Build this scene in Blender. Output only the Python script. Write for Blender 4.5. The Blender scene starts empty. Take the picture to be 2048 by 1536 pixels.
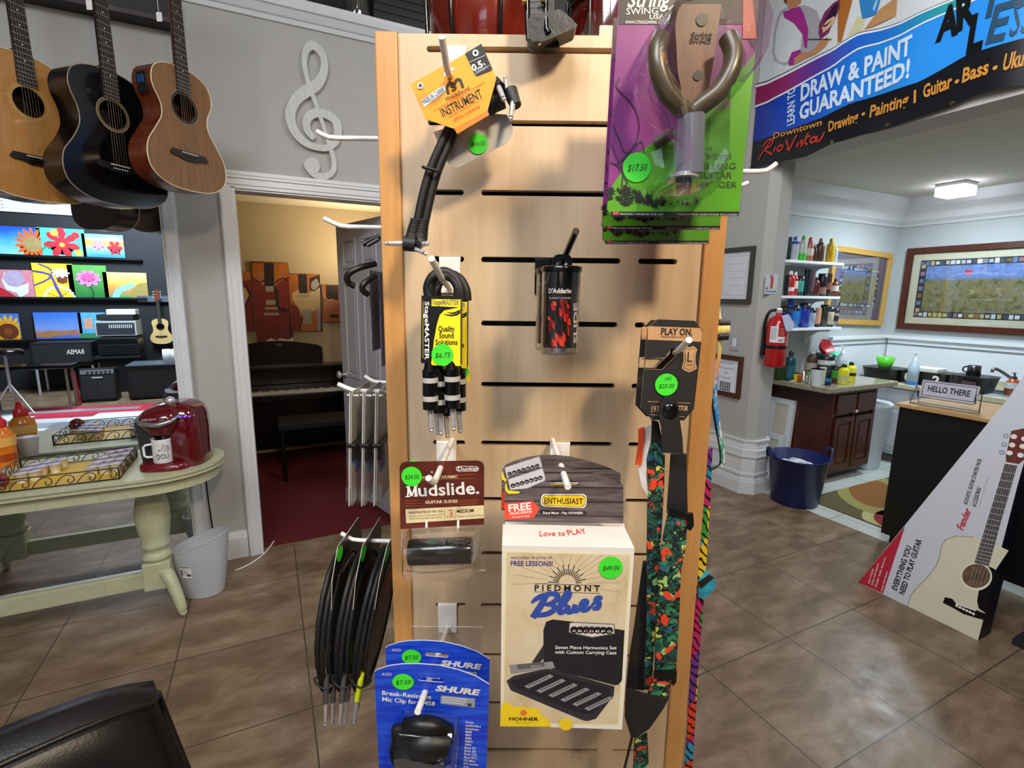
import bpy, bmesh, math, random
from mathutils import Vector, Matrix, geometry
SC = bpy.context.scene
COL = SC.collection
random.seed(7)
PI = math.pi
# ------------------------------------------------------------------ camera
H = 1.55; FPX = 1000.0; PITCH = math.radians(10); ROLL = math.radians(.67); YAW = math.radians(26)
cy_, sy_ = math.cos(YAW), math.sin(YAW)
RIGHT = Vector((cy_, -sy_, 0)); FWD = Vector((sy_, cy_, 0)); UP = Vector((0, 0, 1))
def C(x, y, z):                      # tower-aligned axes (right, forward, height) -> room axes
    return RIGHT * x + FWD * y + UP * z
cp, sp = math.cos(PITCH), math.sin(PITCH)
look = FWD * cp - UP * sp
upv = FWD * sp + UP * cp
cr, sr = math.cos(ROLL), math.sin(ROLL)
cx = RIGHT * cr + upv * sr
cyv = upv * cr - RIGHT * sr
cam_d = bpy.data.cameras.new('camera'); cam = bpy.data.objects.new('camera', cam_d); COL.objects.link(cam)
R3 = Matrix((cx, cyv, -look)).transposed()
cam.matrix_world = Matrix.Translation((0, 0, H)) @ R3.to_4x4()
cam_d.sensor_width = 36; cam_d.lens = 36 * FPX / 2048; cam_d.clip_start = .02
SC.camera = cam
def ray(px, py):
    x = (px - 1024) / FPX; y = (768 - py) / FPX
    return cx * x + cyv * y + look
# ------------------------------------------------------------------ light
vs = SC.view_settings
vs.view_transform = 'Standard'; vs.look = 'None'; vs.gamma = 1; vs.use_curve_mapping = False; vs.exposure = 0.0
w = bpy.data.worlds.new('room_air'); SC.world = w; w.use_nodes = True
w.node_tree.nodes['Background'].inputs[0].default_value = (.75, .82, 1, 1)
w.node_tree.nodes['Background'].inputs[1].default_value = .25
def lamp(name, loc, aim, size, power, col, sy=None, spread=None):
    d = bpy.data.lights.new(name, 'AREA'); d.energy = power; d.color = col; d.size = size
    if sy: d.shape = 'RECTANGLE'; d.size_y = sy
    if spread: d.spread = math.radians(spread)
    o = bpy.data.objects.new(name, d); COL.objects.link(o); o.location = loc
    o.rotation_euler = (Vector(aim) - Vector(loc)).to_track_quat('-Z', 'Y').to_euler()
    return o
WARM = (1, .80, .56); COOL = (.80, .90, 1)
lamp('ceiling_lamp_key', C(.72, -.75, 2.75), C(.05, .69, 1.80), .22, 8.5, WARM, spread=84)
lamp('ceiling_lamp_side', C(-1.1, -1.0, 3.4), C(-.9, 1.5, .2), .7, 32, (.95, .94, 1))
lamp('ceiling_lamp_rear', (-1.8, -2.2, 3.5), (-2.4, -3.9, 1.2), 1.2, 330, COOL)
lamp('ceiling_lamp_mirror_side', (-.7, -.6, 3.4), (-.7, 2.6, .4), .8, 40, (.88, .94, 1))
lamp('fill_light_right', (1.75, .75, 3.5), (3.2, 2.0, .3), 1.0, 62, (.93, .96, 1))  # unseen light, added to brighten the stub wall, banner and floor at right
lamp('kitchen_ceiling_lamp', (5.0, 2.2, 2.42), (5.0, 2.2, 0), .26, 34, (.74, .90, 1), sy=.26)
lamp('piano_room_lamp', (.85, 4.75, 1.75), (.6, 5.05, 2.36), .2, 9, (1, .82, .56))
# ------------------------------------------------------------------ materials
def lin(h):
    if isinstance(h, (tuple, list)): return tuple(h)
    h = h.lstrip('#'); r = [int(h[i:i+2], 16) / 255 for i in (0, 2, 4)]
    return tuple(((c + .055) / 1.055) ** 2.4 if c > .04045 else c / 12.92 for c in r)
MATS = {}
class N:                                                   # small node-graph helper
    def __init__(s, name):
        s.m = bpy.data.materials.new(name); s.m.use_nodes = True
        s.t = s.m.node_tree; s.n = s.t.nodes; s.b = s.n['Principled BSDF']
    def new(s, kind, **kw):
        n = s.n.new(kind)
        for k, v in kw.items():
            if k in n.inputs: n.inputs[k].default_value = v
            else: setattr(n, k, v)
        return n
    def link(s, a, b): s.t.links.new(a, b)
    def coord(s, sc=(1, 1, 1), rot=(0, 0, 0), loc=(0, 0, 0)):
        tc = s.new('ShaderNodeTexCoord'); mp = s.new('ShaderNodeMapping')
        mp.inputs['Scale'].default_value = sc; mp.inputs['Rotation'].default_value = rot; mp.inputs['Location'].default_value = loc
        s.link(tc.outputs['Object'], mp.inputs[0]); return mp.outputs[0]
    def ramp(s, fac, stops, interp='LINEAR'):
        r = s.new('ShaderNodeValToRGB'); r.color_ramp.interpolation = interp
        e = r.color_ramp.elements
        while len(e) < len(stops): e.new(.5)
        for i, (p, c) in enumerate(stops):
            e[i].position = p; e[i].color = (*lin(c), 1)
        s.link(fac, r.inputs[0]); return r.outputs[0]
    def mix(s, a, b, fac, mode='MIX'):
        m = s.new('ShaderNodeMix', data_type='RGBA', blend_type=mode)
        for sock, v in ((m.inputs[6], a), (m.inputs[7], b), (m.inputs[0], fac)):
            if hasattr(v, 'is_linked'): s.link(v, sock)
            elif isinstance(v, (int, float)): sock.default_value = v
            else: sock.default_value = (*lin(v), 1)
        return m.outputs[2]
    def noise(s, vec, scale, detail=3, rough=.5, dist=0):
        n = s.new('ShaderNodeTexNoise', Scale=scale, Detail=detail, Roughness=rough, Distortion=dist)
        s.link(vec, n.inputs['Vector']); return n.outputs[0]
    def bump(s, h, strength=.2, dist=.01):
        b = s.new('ShaderNodeBump', Strength=strength, Distance=dist); s.link(h, b.inputs['Height'])
        s.link(b.outputs[0], s.b.inputs['Normal'])
    def done(s, col=None, rough=.5, metal=0, coat=0, spec=.5):
        b = s.b
        if col is not None:
            if hasattr(col, 'is_linked'): s.link(col, b.inputs['Base Color'])
            else: b.inputs['Base Color'].default_value = (*lin(col), 1)
        b.inputs['Roughness'].default_value = rough; b.inputs['Metallic'].default_value = metal
        b.inputs['Coat Weight'].default_value = coat; b.inputs['Coat Roughness'].default_value = .05
        b.inputs['Specular IOR Level'].default_value = spec
        return s.m
def flat(h, rough=.5, metal=0, var=.06, scale=60, coat=0, spec=.5):
    key = (h, rough, metal, var, scale, coat, spec)
    if key in MATS: return MATS[key]
    g = N('colour_' + str(h).strip('#'))
    c = lin(h); n = g.noise(g.coord(), scale)
    a = tuple(max(0, v * (1 - var)) for v in c); b = tuple(min(1, v * (1 + var)) for v in c)
    MATS[key] = g.done(g.ramp(n, [(.3, a), (.7, b)]), rough, metal, coat, spec)
    return MATS[key]
def glow(h, s):
    g = N('lit_panel'); g.b.inputs['Emission Color'].default_value = (*lin(h), 1); g.b.inputs['Emission Strength'].default_value = s
    return g.done(h, .5)
def clear(name, tint='#ffffff', k=.75, rough=.04, base=.06):
    g = N(name); g.n.remove(g.b)
    t = g.new('ShaderNodeBsdfTransparent'); t.inputs[0].default_value = (*lin(tint), 1)
    gl = g.new('ShaderNodeBsdfGlossy'); gl.inputs['Roughness'].default_value = rough
    lw = g.new('ShaderNodeLayerWeight', Blend=.25)
    ma = g.new('ShaderNodeMath', operation='MULTIPLY_ADD'); ma.inputs[1].default_value = k; ma.inputs[2].default_value = base
    ma.use_clamp = True
    g.link(lw.outputs['Facing'], ma.inputs[0])
    mx = g.new('ShaderNodeMixShader'); g.link(ma.outputs[0], mx.inputs[0]); g.link(t.outputs[0], mx.inputs[1]); g.link(gl.outputs[0], mx.inputs[2])
    g.link(mx.outputs[0], g.n['Material Output'].inputs[0])
    return g.m
def wood(name, c1, c2, sc=(14, 14, 1.2), rough=.4, coat=0, dist=1.2, n=4):
    g = N(name); v = g.coord(sc)
    a = g.noise(v, n, 6, .6, dist)
    return g.done(g.ramp(a, [(.3, c1), (.7, c2)]), rough, 0, coat)

CLEAR = clear('clear_plastic')
THINC = clear('thin_clear_plastic', k=.22, base=.03)
GLASSY = clear('picture_glass', base=.05, rough=.02)
WHITE = flat('#e9e8e4', .45); BLACK = flat('#0c0c0d', .4); BLACKG = flat('#0b0b0c', .15); PAPER = flat('#e8e5df', .6)
CHROME = flat('#d8d8dc', .24, .6, .02); GREY = flat('#7d7f82', .5); WIRE = flat('#efece6', .35)
GREEN = flat('#3fdc2c', .6, var=.03); INK = flat('#17331a', .6)
TRIM = flat('#dadbdc', .35, var=.02)
MAPLE = wood('maple_veneer', '#bda383', '#d0b794', (9, 9, .8), .33, .15)
MAPLE2 = wood('maple_solid_edge', '#ba8547', '#c9955a', (14, 14, 1), .4)
WALLM = flat('#b1afaa', .85, var=.02, scale=8)

# ------------------------------------------------------------------ mesh builder
TXT = {}
def text_mesh(s, bold):
    k = (s, bold)
    if k in TXT: return TXT[k]
    cu = bpy.data.curves.new('t', 'FONT'); cu.body = s; cu.size = 1; cu.resolution_u = 2; cu.offset = bold; cu.fill_mode = 'FRONT'
    ob = bpy.data.objects.new('t', cu); me = ob.to_mesh()
    vs_ = [(v.co.x, v.co.y) for v in me.vertices]; fs = [tuple(p.vertices) for p in me.polygons]
    ob.to_mesh_clear(); bpy.data.objects.remove(ob); bpy.data.curves.remove(cu)
    xs = [v[0] for v in vs_] or [0]; ys = [v[1] for v in vs_] or [0]
    TXT[k] = (vs_, fs, min(xs), max(xs), max(ys)); return TXT[k]
class MB:
    ts = 1.0                                                 # lettering height factor
    def __init__(s, M=None):
        s.v = []; s.f = []; s.m = []; s.sm = []; s.mats = []; s.M = M
    def mi(s, m):
        if m not in s.mats: s.mats.append(m)
        return s.mats.index(m)
    def add(s, vs_, fs, mat, smooth=False, M=None):
        o = len(s.v); MM = s.M
        if M is not None: MM = M if MM is None else MM @ M
        for v in vs_:
            v = Vector(v); s.v.append(MM @ v if MM is not None else v)
        k = s.mi(mat)
        for f in fs: s.f.append([o + i for i in f]); s.m.append(k); s.sm.append(smooth)
    def bm(s, b, mat, smooth=False, M=None):
        b.verts.index_update()
        s.add([v.co for v in b.verts], [[v.index for v in f.verts] for f in b.faces], mat, smooth, M); b.free()
    def box(s, c, size, mat, bev=0, M=None, seg=2):
        b = bmesh.new(); bmesh.ops.create_cube(b, size=1)
        for v in b.verts: v.co = Vector((v.co.x * size[0] + c[0], v.co.y * size[1] + c[1], v.co.z * size[2] + c[2]))
        if bev: bmesh.ops.bevel(b, geom=b.edges[:], offset=bev, segments=seg, profile=.5, affect='EDGES')
        s.bm(b, mat, False, M)
    def bb(s, a, b, mat, bev=0, M=None):
        s.box([(a[i] + b[i]) / 2 for i in range(3)], [abs(b[i] - a[i]) for i in range(3)], mat, bev, M)
    def tube(s, pts, r, mat, n=10, closed=False, M=None, sub=0):
        pts = [Vector(p) for p in pts]
        if sub: pts, r = smooth_path(pts, r, sub, closed)
        rs = r if isinstance(r, (list, tuple)) else [r] * len(pts)
        vs_ = []; fs = []; L = len(pts); prev = None
        for i, p in enumerate(pts):
            if closed: t = pts[(i + 1) % L] - pts[i - 1]
            else: t = pts[min(i + 1, L - 1)] - pts[max(i - 1, 0)]
            if t.length < 1e-9: t = Vector((0, 0, 1))
            t.normalize()
            if prev is None: a = t.orthogonal().normalized()
            else:
                a = prev - t * prev.dot(t)
                a = a.normalized() if a.length > 1e-6 else t.orthogonal().normalized()
            prev = a; b = t.cross(a)
            for k in range(n):
                q = 2 * PI * k / n; vs_.append(p + (a * math.cos(q) + b * math.sin(q)) * rs[i])
        for i in range(L if closed else L - 1):
            j = (i + 1) % L
            for k in range(n):
                fs.append((i * n + k, i * n + (k + 1) % n, j * n + (k + 1) % n, j * n + k))
        s.add(vs_, fs, mat, True, M)
        if not closed:
            s.add(vs_[:n][::-1], [list(range(n))], mat, False, M); s.add(vs_[-n:], [list(range(n))], mat, False, M)
    def lathe(s, prof, mat, n=24, M=None, smooth=True, sx=1, sy=1):
        vs_ = []; fs = []
        for (r, z) in prof:
            for k in range(n):
                q = 2 * PI * k / n; vs_.append((r * math.cos(q) * sx, r * math.sin(q) * sy, z))
        for i in range(len(prof) - 1):
            for k in range(n): fs.append((i * n + k, i * n + (k + 1) % n, (i + 1) * n + (k + 1) % n, (i + 1) * n + k))
        s.add(vs_, fs, mat, smooth, M)
        if prof[0][0] > 1e-5: s.add(vs_[:n][::-1], [list(range(n))], mat, False, M)
        if prof[-1][0] > 1e-5: s.add(vs_[-n:], [list(range(n))], mat, False, M)
    def poly(s, pts, y0, y1, mat, holes=(), M=None, edge=None):     # outline in x-z, thickness along y
        loops = [[(p[0], 0, p[1]) for p in pts]] + [[(p[0], 0, p[1]) for p in h] for h in holes]
        tri = geometry.tessellate_polygon([[Vector((p[0], p[2], 0)) for p in l] for l in loops])
        fl = [p for l in loops for p in l]; n = len(fl)
        area = 0
        fr = []; bk = []
        for t in tri:
            a, b, c = (fl[i] for i in t)
            cr_ = (b[0] - a[0]) * (c[2] - a[2]) - (b[2] - a[2]) * (c[0] - a[0])
            t = list(t) if cr_ > 0 else list(t)[::-1]
            fr.append(t); bk.append(t[::-1])
        s.add([(p[0], y0, p[2]) for p in fl], fr, mat, False, M)
        if y1 is None: return
        s.add([(p[0], y1, p[2]) for p in fl], bk, edge or mat, False, M)
        for li, l in enumerate(loops):
            m = len(l); vv = [(p[0], y0, p[2]) for p in l] + [(p[0], y1, p[2]) for p in l]
            A = sum(l[i][0] * l[(i + 1) % m][2] - l[(i + 1) % m][0] * l[i][2] for i in range(m))
            fw = (A > 0) == (li == 0)
            fs = [((i + 1) % m, i, i + m, (i + 1) % m + m) for i in range(m)]
            if not fw: fs = [f[::-1] for f in fs]
            s.add(vv, fs, edge or mat, False, M)
    def flat(s, pts, y, mat, M=None): s.poly(pts, y, None, mat, (), M)
    def disc(s, c, r, y, mat, r2=None, n=28, M=None, y1=None):
        r2 = r2 or r
        s.poly([(c[0] + r * math.cos(2 * PI * k / n), c[1] + r2 * math.sin(2 * PI * k / n)) for k in range(n)], y, y1, mat, (), M)
    def ring(s, c, r, ri, y, mat, y1=None, n=28, M=None):
        cc = lambda q: [(c[0] + q * math.cos(2 * PI * k / n), c[1] + q * math.sin(2 * PI * k / n)) for k in range(n)]
        s.poly(cc(r), y, y1, mat, [cc(ri)], M)
    def stroke(s, pts, w, y, mat, sub=0, M=None, y1=None):
        P = [Vector((p[0], p[1], 0)) for p in pts]
        W = w if isinstance(w, (list, tuple)) else [w] * len(P)
        if sub: P, W = smooth_path(P, list(W), sub, False)
        L = []; R = []
        for i, p in enumerate(P):
            t = P[min(i + 1, len(P) - 1)] - P[max(i - 1, 0)]
            if t.length < 1e-9: t = Vector((1, 0, 0))
            t.normalize(); nrm = Vector((-t.y, t.x, 0)) * W[i] / 2
            L.append(p + nrm); R.append(p - nrm)
        n = len(P)
        vs_ = [(p.x, y - 5e-5 * i / n, p.y) for i, p in enumerate(L)] + [(p.x, y - 5e-5 * i / n, p.y) for i, p in enumerate(R)]
        s.add(vs_, [(i, n + i, n + i + 1, i + 1) for i in range(n - 1)], mat, False, M)
    def text(s, txt, a, b, h, y, mat, bold=0, shear=0, warp=None, M=None):
        """lettering whose baseline runs from a to b (2-D on the face), cap height h"""
        vs_, fs, x0, x1, yt = text_mesh(txt, bold)
        a = Vector(a); b = Vector(b); d = b - a; L = d.length; d /= L; u = Vector((-d.y, d.x))
        kx = L / max(1e-6, x1 - x0); kz = h * MB.ts / .70
        out = []
        for (x, z) in vs_:
            q = a + d * ((x - x0) * kx + shear * z * kz) + u * (z * kz)
            out.append(warp(q.x, q.y) if warp else (q.x, y, q.y))
        s.add(out, [f for f in fs], mat, False, M)
    def build(s, name, parent=None, M=None, label=None, kind=None):
        me = bpy.data.meshes.new(name); me.from_pydata([tuple(v) for v in s.v], [], s.f)
        for m in s.mats: me.materials.append(m)
        me.polygons.foreach_set('material_index', s.m); me.polygons.foreach_set('use_smooth', s.sm)
        me.update()
        o = bpy.data.objects.new(name, me); COL.objects.link(o)
        if parent: o.parent = parent
        elif M is not None: o.matrix_world = M
        if label: o['label'] = label
        if kind: o['kind'] = kind
        return o
def smooth_path(P, r, sub, closed):
    n = len(P); out = []; ro = []
    rs = list(r) if isinstance(r, (list, tuple)) else [r] * n
    rng = range(n if closed else n - 1)
    for i in rng:
        g = lambda k: P[k % n] if closed else P[max(0, min(n - 1, k))]
        p0, p1, p2, p3 = g(i - 1), g(i), g(i + 1), g(i + 2)
        for k in range(sub):
            t = k / sub
            out.append(.5 * ((2 * p1) + (p2 - p0) * t + (2 * p0 - 5 * p1 + 4 * p2 - p3) * t * t + (3 * p1 - p0 - 3 * p2 + p3) * t ** 3))
            ro.append(rs[i] * (1 - t) + rs[(i + 1) % n] * t)
    if not closed: out.append(P[-1]); ro.append(rs[-1])
    return out, ro
MIRY = 3.12
class Fr:                                                   # a flat face in the room: origin, right, up
    def __init__(s, O, ex, ez=(0, 0, 1), mirror=False):
        s.O = Vector(O); s.ex = Vector(ex).normalized(); s.ez = Vector(ez).normalized(); s.ey = s.ez.cross(s.ex); s.mirror = mirror
        s.M = Matrix((s.ex, s.ey, s.ez)).transposed().to_4x4(); s.M.translation = s.O
    def uv(s, px, py, d=0):
        r = ray(px, py); o = Vector((0, 0, H))
        if s.mirror: r = Vector((r.x, -r.y, r.z)); o.y = 2 * MIRY
        O = s.O + s.ey * d
        q = o + r * ((O - o).dot(s.ey) / r.dot(s.ey)) - s.O
        return (q.dot(s.ex), q.dot(s.ez))
    def g(s, pts, d=0): return [s.uv(x, y, d) for x, y in pts]
    def k(s, px, py, r): a = s.uv(px, py); b = s.uv(px + r, py); return math.hypot(a[0] - b[0], a[1] - b[1])
def RF(px, py, y):                                          # tower-parallel face at depth y through a point
    r = ray(px, py); O = Vector((0, 0, H)) + r * (y / r.dot(FWD))
    return Fr(O, RIGHT)
def onY(px, py, Y, mirror=False):
    r = ray(px, py); o = Vector((0, 0, H))
    if mirror: r = Vector((r.x, -r.y, r.z)); o.y = 2 * MIRY
    return o + r * ((Y - o.y) / r.y)
def onX(px, py, X): r = ray(px, py); return Vector((0, 0, H)) + r * (X / r.x)
def onZ(px, py, z, mirror=False):
    r = ray(px, py); o = Vector((0, 0, H))
    if mirror: r = Vector((r.x, -r.y, r.z)); o.y = 2 * MIRY
    return o + r * ((z - H) / r.z)
def tag(o, label, cat, group=None, kind=None):
    o['label'] = label; o['category'] = cat
    if group: o['group'] = group
    if kind: o['kind'] = kind
    return o
def thing(name, label, cat, M, group=None):
    o = bpy.data.objects.new(name, None); COL.objects.link(o); o.empty_display_size = .05
    o.matrix_world = M if isinstance(M, Matrix) else Matrix.Translation(M)
    return tag(o, label, cat, group)
def solo(name, label, cat, mb, M, group=None):
    o = mb.build(name, None, M if isinstance(M, Matrix) else Matrix.Translation(M)); return tag(o, label, cat, group)
def struct(name, mb, M=None):
    o = mb.build(name, None, M); o['kind'] = 'structure'; return o
def dup(root, M, label=None, group=None):
    r = root.copy(); COL.objects.link(r); r.matrix_world = M
    if label: r['label'] = label
    if group: r['group'] = group
    for ch in list(root.children):
        c = ch.copy(); COL.objects.link(c); c.parent = r
        for g_ in ch.children:
            d = g_.copy(); COL.objects.link(d); d.parent = c
    return r
def T(x, y, z, rz=0): return Matrix.Translation((x, y, z)) @ Matrix.Rotation(rz, 4, 'Z')
def rr(x0, z0, x1, z1, r, n=5):                             # rounded rectangle outline
    o = []
    for cx_, cz_, a in ((x1 - r, z0 + r, -90), (x1 - r, z1 - r, 0), (x0 + r, z1 - r, 90), (x0 + r, z0 + r, 180)):
        for k in range(n + 1):
            q = math.radians(a + 90 * k / n); o.append((cx_ + r * math.cos(q), cz_ + r * math.sin(q)))
    return o
def S(off, sc, pts): return [(off[0] + x / sc, off[1] + y / sc) for x, y in pts]   # enlarged-detail coordinates
# ================================================================== the room
g = N('brown_floor_tile'); v = g.coord((1, 1, 1), loc=(-.058, -.30, 0))
br = g.new('ShaderNodeTexBrick', offset=0.0, squash=1.0, Scale=1.0); g.link(v, br.inputs['Vector'])
br.inputs['Mortar Size'].default_value = .003; br.inputs['Mortar Smooth'].default_value = .1
br.inputs['Brick Width'].default_value = .505; br.inputs['Row Height'].default_value = .505; br.inputs['Bias'].default_value = 0
br.inputs['Color1'].default_value = (.35, .35, .35, 1); br.inputs['Color2'].default_value = (.65, .65, .65, 1)
n1 = g.noise(g.coord((2.2, 4.5, 1), (0, 0, .5)), 1.6, 8, .66, .25)
base = g.ramp(n1, [(.28, '#5a4938'), (.46, '#745f49'), (.6, '#8a7560'), (.76, '#a8957e')])
tone = g.mix(base, br.outputs['Color'], .35, 'OVERLAY')
n2 = g.noise(g.coord((1, 1, 1)), 9, 8, .7)
tone = g.mix(tone, '#b3a28e', g.ramp(n2, [(.6, '#000000'), (.82, '#666666')]))
col = g.mix(tone, '#4a4036', br.outputs['Fac'])
rgh = g.ramp(n2, [(.3, (.28, .28, .28)), (.7, (.46, .46, .46))])
g.link(rgh, g.b.inputs['Roughness']); m = g.done(col, .3, spec=.4); g.link(rgh, g.b.inputs['Roughness'])
g.bump(br.outputs['Fac'], -.25, .003)
FLOORM = m
g = N('white_floor_tile'); v = g.coord((1, 1, 1), loc=(.02, .27, 0))
br = g.new('ShaderNodeTexBrick', offset=0.0, Scale=1.0); g.link(v, br.inputs['Vector'])
br.inputs['Mortar Size'].default_value = .004; br.inputs['Brick Width'].default_value = .46; br.inputs['Row Height'].default_value = .46
br.inputs['Color1'].default_value = (.62, .64, .6, 1); br.inputs['Color2'].default_value = (.55, .57, .53, 1); br.inputs['Mortar'].default_value = (.3, .31, .28, 1)
WTILE = g.done(br.outputs['Color'], .25)
CARPET = flat('#5e0c13', .95, var=.35, scale=220)
TANW = flat('#b9a888', .85, var=.03, scale=6); BLACKW = flat('#171a20', .7, var=.1, scale=5)
KWALL = flat('#b4b8b8', .8, var=.02, scale=6); CEILM = flat('#c4c2b6', .9, var=.02, scale=4)
def slab(name, a, b, mat):
    mb = MB(); mb.bb(a, b, mat); return struct(name, mb)
YW = 3.18
slab('floor', (-6, -4.2, -.1), (3.53, YW + .06, 0), FLOORM)
slab('floor_kitchen', (3.53, -1.5, -.1), (6.1, 3.3, 0), WTILE)
slab('floor_piano_room', (-1.2, YW + .06, -.1), (2.6, 5.5, .004), CARPET)
mb = MB()
mb.bb((-6, YW, 0), (-.14, YW + .12, 3.02), WALLM); mb.bb((-.14, YW, 2.12), (.74, YW + .12, 3.02), WALLM); mb.bb((.74, YW, 0), (3.72, YW + .12, 3.02), WALLM)
struct('wall_left', mb)
slab('wall_loft', (-6, YW + .7, 3.02), (3.72, YW + .8, 3.7), flat('#3a3835', .9))
mb = MB()                                                    # crown along the wall top, in steps
prof = [(0, 2.955), (-.012, 2.955), (-.02, 2.975), (-.03, 2.98), (-.05, 3.01), (-.062, 3.015), (-.07, 3.04), (-.07, 3.06), (.82, 3.06), (.82, 3.02), (0, 3.02)]
def run(mb, prof, a, b, mat, axis='x', base=0):              # profile swept along x (profile y,z) or y (profile x,z)
    n = len(prof); vs_ = []
    for t in (a, b):
        for (q, z) in prof: vs_.append((t, base + q, z) if axis == 'x' else (base + q, t, z))
    fs = [(i, (i + 1) % n, (i + 1) % n + n, i + n) for i in range(n)]
    mb.add(vs_, fs, mat)
run(mb, prof, -6, 3.3, TRIM, 'x', YW); struct('trim_1', mb)
slab('ceiling', (-6, -4.2, 3.7), (3.37, YW + .8, 3.8), CEILM)
slab('wall_rear', (-6, -4.2, 0), (3.5, -4.05, 3.7), BLACKW)
slab('wall_far_left', (-6.1, -4.2, 0), (-6, YW + .8, 3.7), WALLM)
slab('wall_right', (3.37, -4.2, 2.545), (3.60, YW, 3.7), WALLM)          # header over the kitchenette opening
slab('wall_right_front', (3.37, -4.2, 0), (3.6, -1.5, 2.545), WALLM)
mb = MB()                                                    # stub wall / pillar with chamfered corners
foot = [(3.37, YW), (3.37, 2.655), (3.43, 2.60), (3.56, 2.60), (3.62, 2.66), (3.62, YW)]
def prism(mb, foot, z0, z1, mat):
    n = len(foot); vs_ = [(x, y, z0) for x, y in foot] + [(x, y, z1) for x, y in foot]
    mb.add(vs_, [(i, (i + 1) % n, (i + 1) % n + n, i + n) for i in range(n)] + [list(range(n))[::-1], list(range(n, 2 * n))], mat)
prism(mb, foot, 0, 2.545, WALLM); struct('wall_pillar', mb)
def grow(foot, d):
    return [(3.37 - d, YW), (3.37 - d, 2.655 - .4 * d), (3.43 - .4 * d, 2.60 - d), (3.56 + .4 * d, 2.60 - d), (3.62 + d, 2.66 - .4 * d), (3.62 + d, YW)]
mb = MB()
for z0, z1, d in ((0, .10, .040), (.10, .118, .034), (.118, .15, .026), (.15, .17, .032), (.17, .185, .02), (.185, .30, .022), (.30, .315, .034), (.315, .36, .03), (.36, .385, .018), (.385, .425, .014), (.425, .44, .022)):
    prism(mb, grow(foot, d), z0, z1, TRIM)
struct('baseboard_pillar', mb)
# kitchenette shell
KY, KX, KZ = 3.06, 5.9, 2.545
slab('wall_kitchen_left', (3.62, KY, 0), (KX + .1, KY + .1, 2.6), KWALL)
slab('wall_kitchen_back', (KX, -1.5, 0), (KX + .1, KY, 2.6), KWALL)
slab('ceiling_kitchen', (3.60, -1.5, KZ), (KX + .1, KY + .1, KZ + .1), CEILM)
slab('wall_kitchen_right', (3.6, -1.6, 0), (KX, -1.5, 2.6), KWALL)
kp = [(0, 2.28), (-.012, 2.28), (-.02, 2.30), (-.05, 2.33), (-.07, 2.39), (-.11, 2.45), (-.12, 2.545), (0, 2.545)]
mb = MB(); run(mb, kp, 3.62, KX, TRIM, 'x', KY); run(mb, kp, -1.5, KY, TRIM, 'y', KX); struct('trim_2', mb)
mb = MB(); WP = flat('#e6ebf0', .35, var=.01)
mb.bb((4.95, KY - .03, .78), (KX, KY, 1.16), WP); mb.bb((4.93, KY - .05, 1.16), (KX, KY, 1.19), WP); mb.bb((4.95, KY - .036, 1.10), (KX, KY - .03, 1.112), GREY)
mb.bb((KX - .03, -1.5, .78), (KX, KY - .05, 1.16), WP); mb.bb((KX - .05, -1.5, 1.16), (KX, KY - .05, 1.19), WP); mb.bb((KX - .036, -1.5, 1.10), (KX - .03, KY - .05, 1.112), GREY)
struct('trim_3', mb)
# ceiling lamp of the kitchenette
t = thing('ceiling_light', 'square glowing white ceiling light above the kitchenette', 'ceiling light', T(5.40, 2.41, KZ))
mb = MB(); mb.bb((-.11, -.11, -.03), (.11, .11, 0), flat('#d9d9dd', .4), .01); mb.build('housing', t)
mb = MB(); mb.bb((-.105, -.105, -.105), (.105, .105, -.031), glow('#eef0ff', 9), .006); mb.build('diffuser', t, label='glowing white diffuser')
# door opening
mb = MB()
def casing(mb, x0, x1, y0, dirx, z0, z1):                    # stepped upright casing
    for a, b, d in ((0, .018, .012), (.018, .050, .018), (.050, .066, .026), (.066, .072, .020)):
        xa = x0 + dirx * a; xb = x0 + dirx * b; mb.bb((xa, y0 - d, z0), (xb, y0, z1), TRIM)
casing(mb, -.112, 0, YW, -1, 0, 2.105); casing(mb, .705, 0, YW, 1, 0, 2.105)
for a, b, d in ((0, .018, .012), (.018, .050, .018), (.050, .066, .026), (.066, .085, .03)):
    mb.bb((-.184, YW - d, 2.10 + a), (.78, YW, 2.10 + b), TRIM)
mb.bb((-.14, YW, 0), (-.112, YW + .12, 2.12), TRIM); mb.bb((.705, YW, 0), (.74, YW + .12, 2.12), TRIM); mb.bb((-.112, YW, 2.09), (.705, YW + .12, 2.12), TRIM)
struct('trim_4', mb)
mb = MB()
for x0, x1 in ((-.378, -.19),):
    mb.bb((x0, YW - .016, 0), (x1, YW, .13), TRIM); mb.bb((x0, YW - .011, .13), (x1, YW, .15), TRIM); mb.bb((x0, YW - .006, .15), (x1, YW, .165), TRIM)
struct('baseboard_left', mb)
# wall mirror with white frame
g = N('mirror_silver'); MIRM = g.done('#e3eaee', .0, 1)
t = thing('wall_mirror', 'huge white-framed wall mirror behind the pale green table, reflecting the black wall of paintings', 'mirror', T(-.45, MIRY, 0))
mb = MB(); mb.bb((-2.6, 0, .05), (.008, .012, 2.03), MIRM); mb.build('mirror_glass', t, label='mirror glass reflecting the room')
mb = MB(); PT = wood('white_painted_board', '#cfd3d8', '#e2e4e6', (3, 3, 1), .45)
mb.bb((.0, -.018, 0), (.066, .06, 2.10), PT, .004); mb.bb((.012, -.024, 0), (.028, -.016, 2.09), PT, .003)
mb.build('frame_upright', t)
mb = MB(); mb.bb((-2.6, -.02, .0), (0, .06, .055), PT, .004); mb.build('bottom_rail', t)
mb = MB(); mb.bb((-2.6, -.02, 2.03), (0, .06, 2.10), PT, .004); mb.build('top_rail', t)
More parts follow.
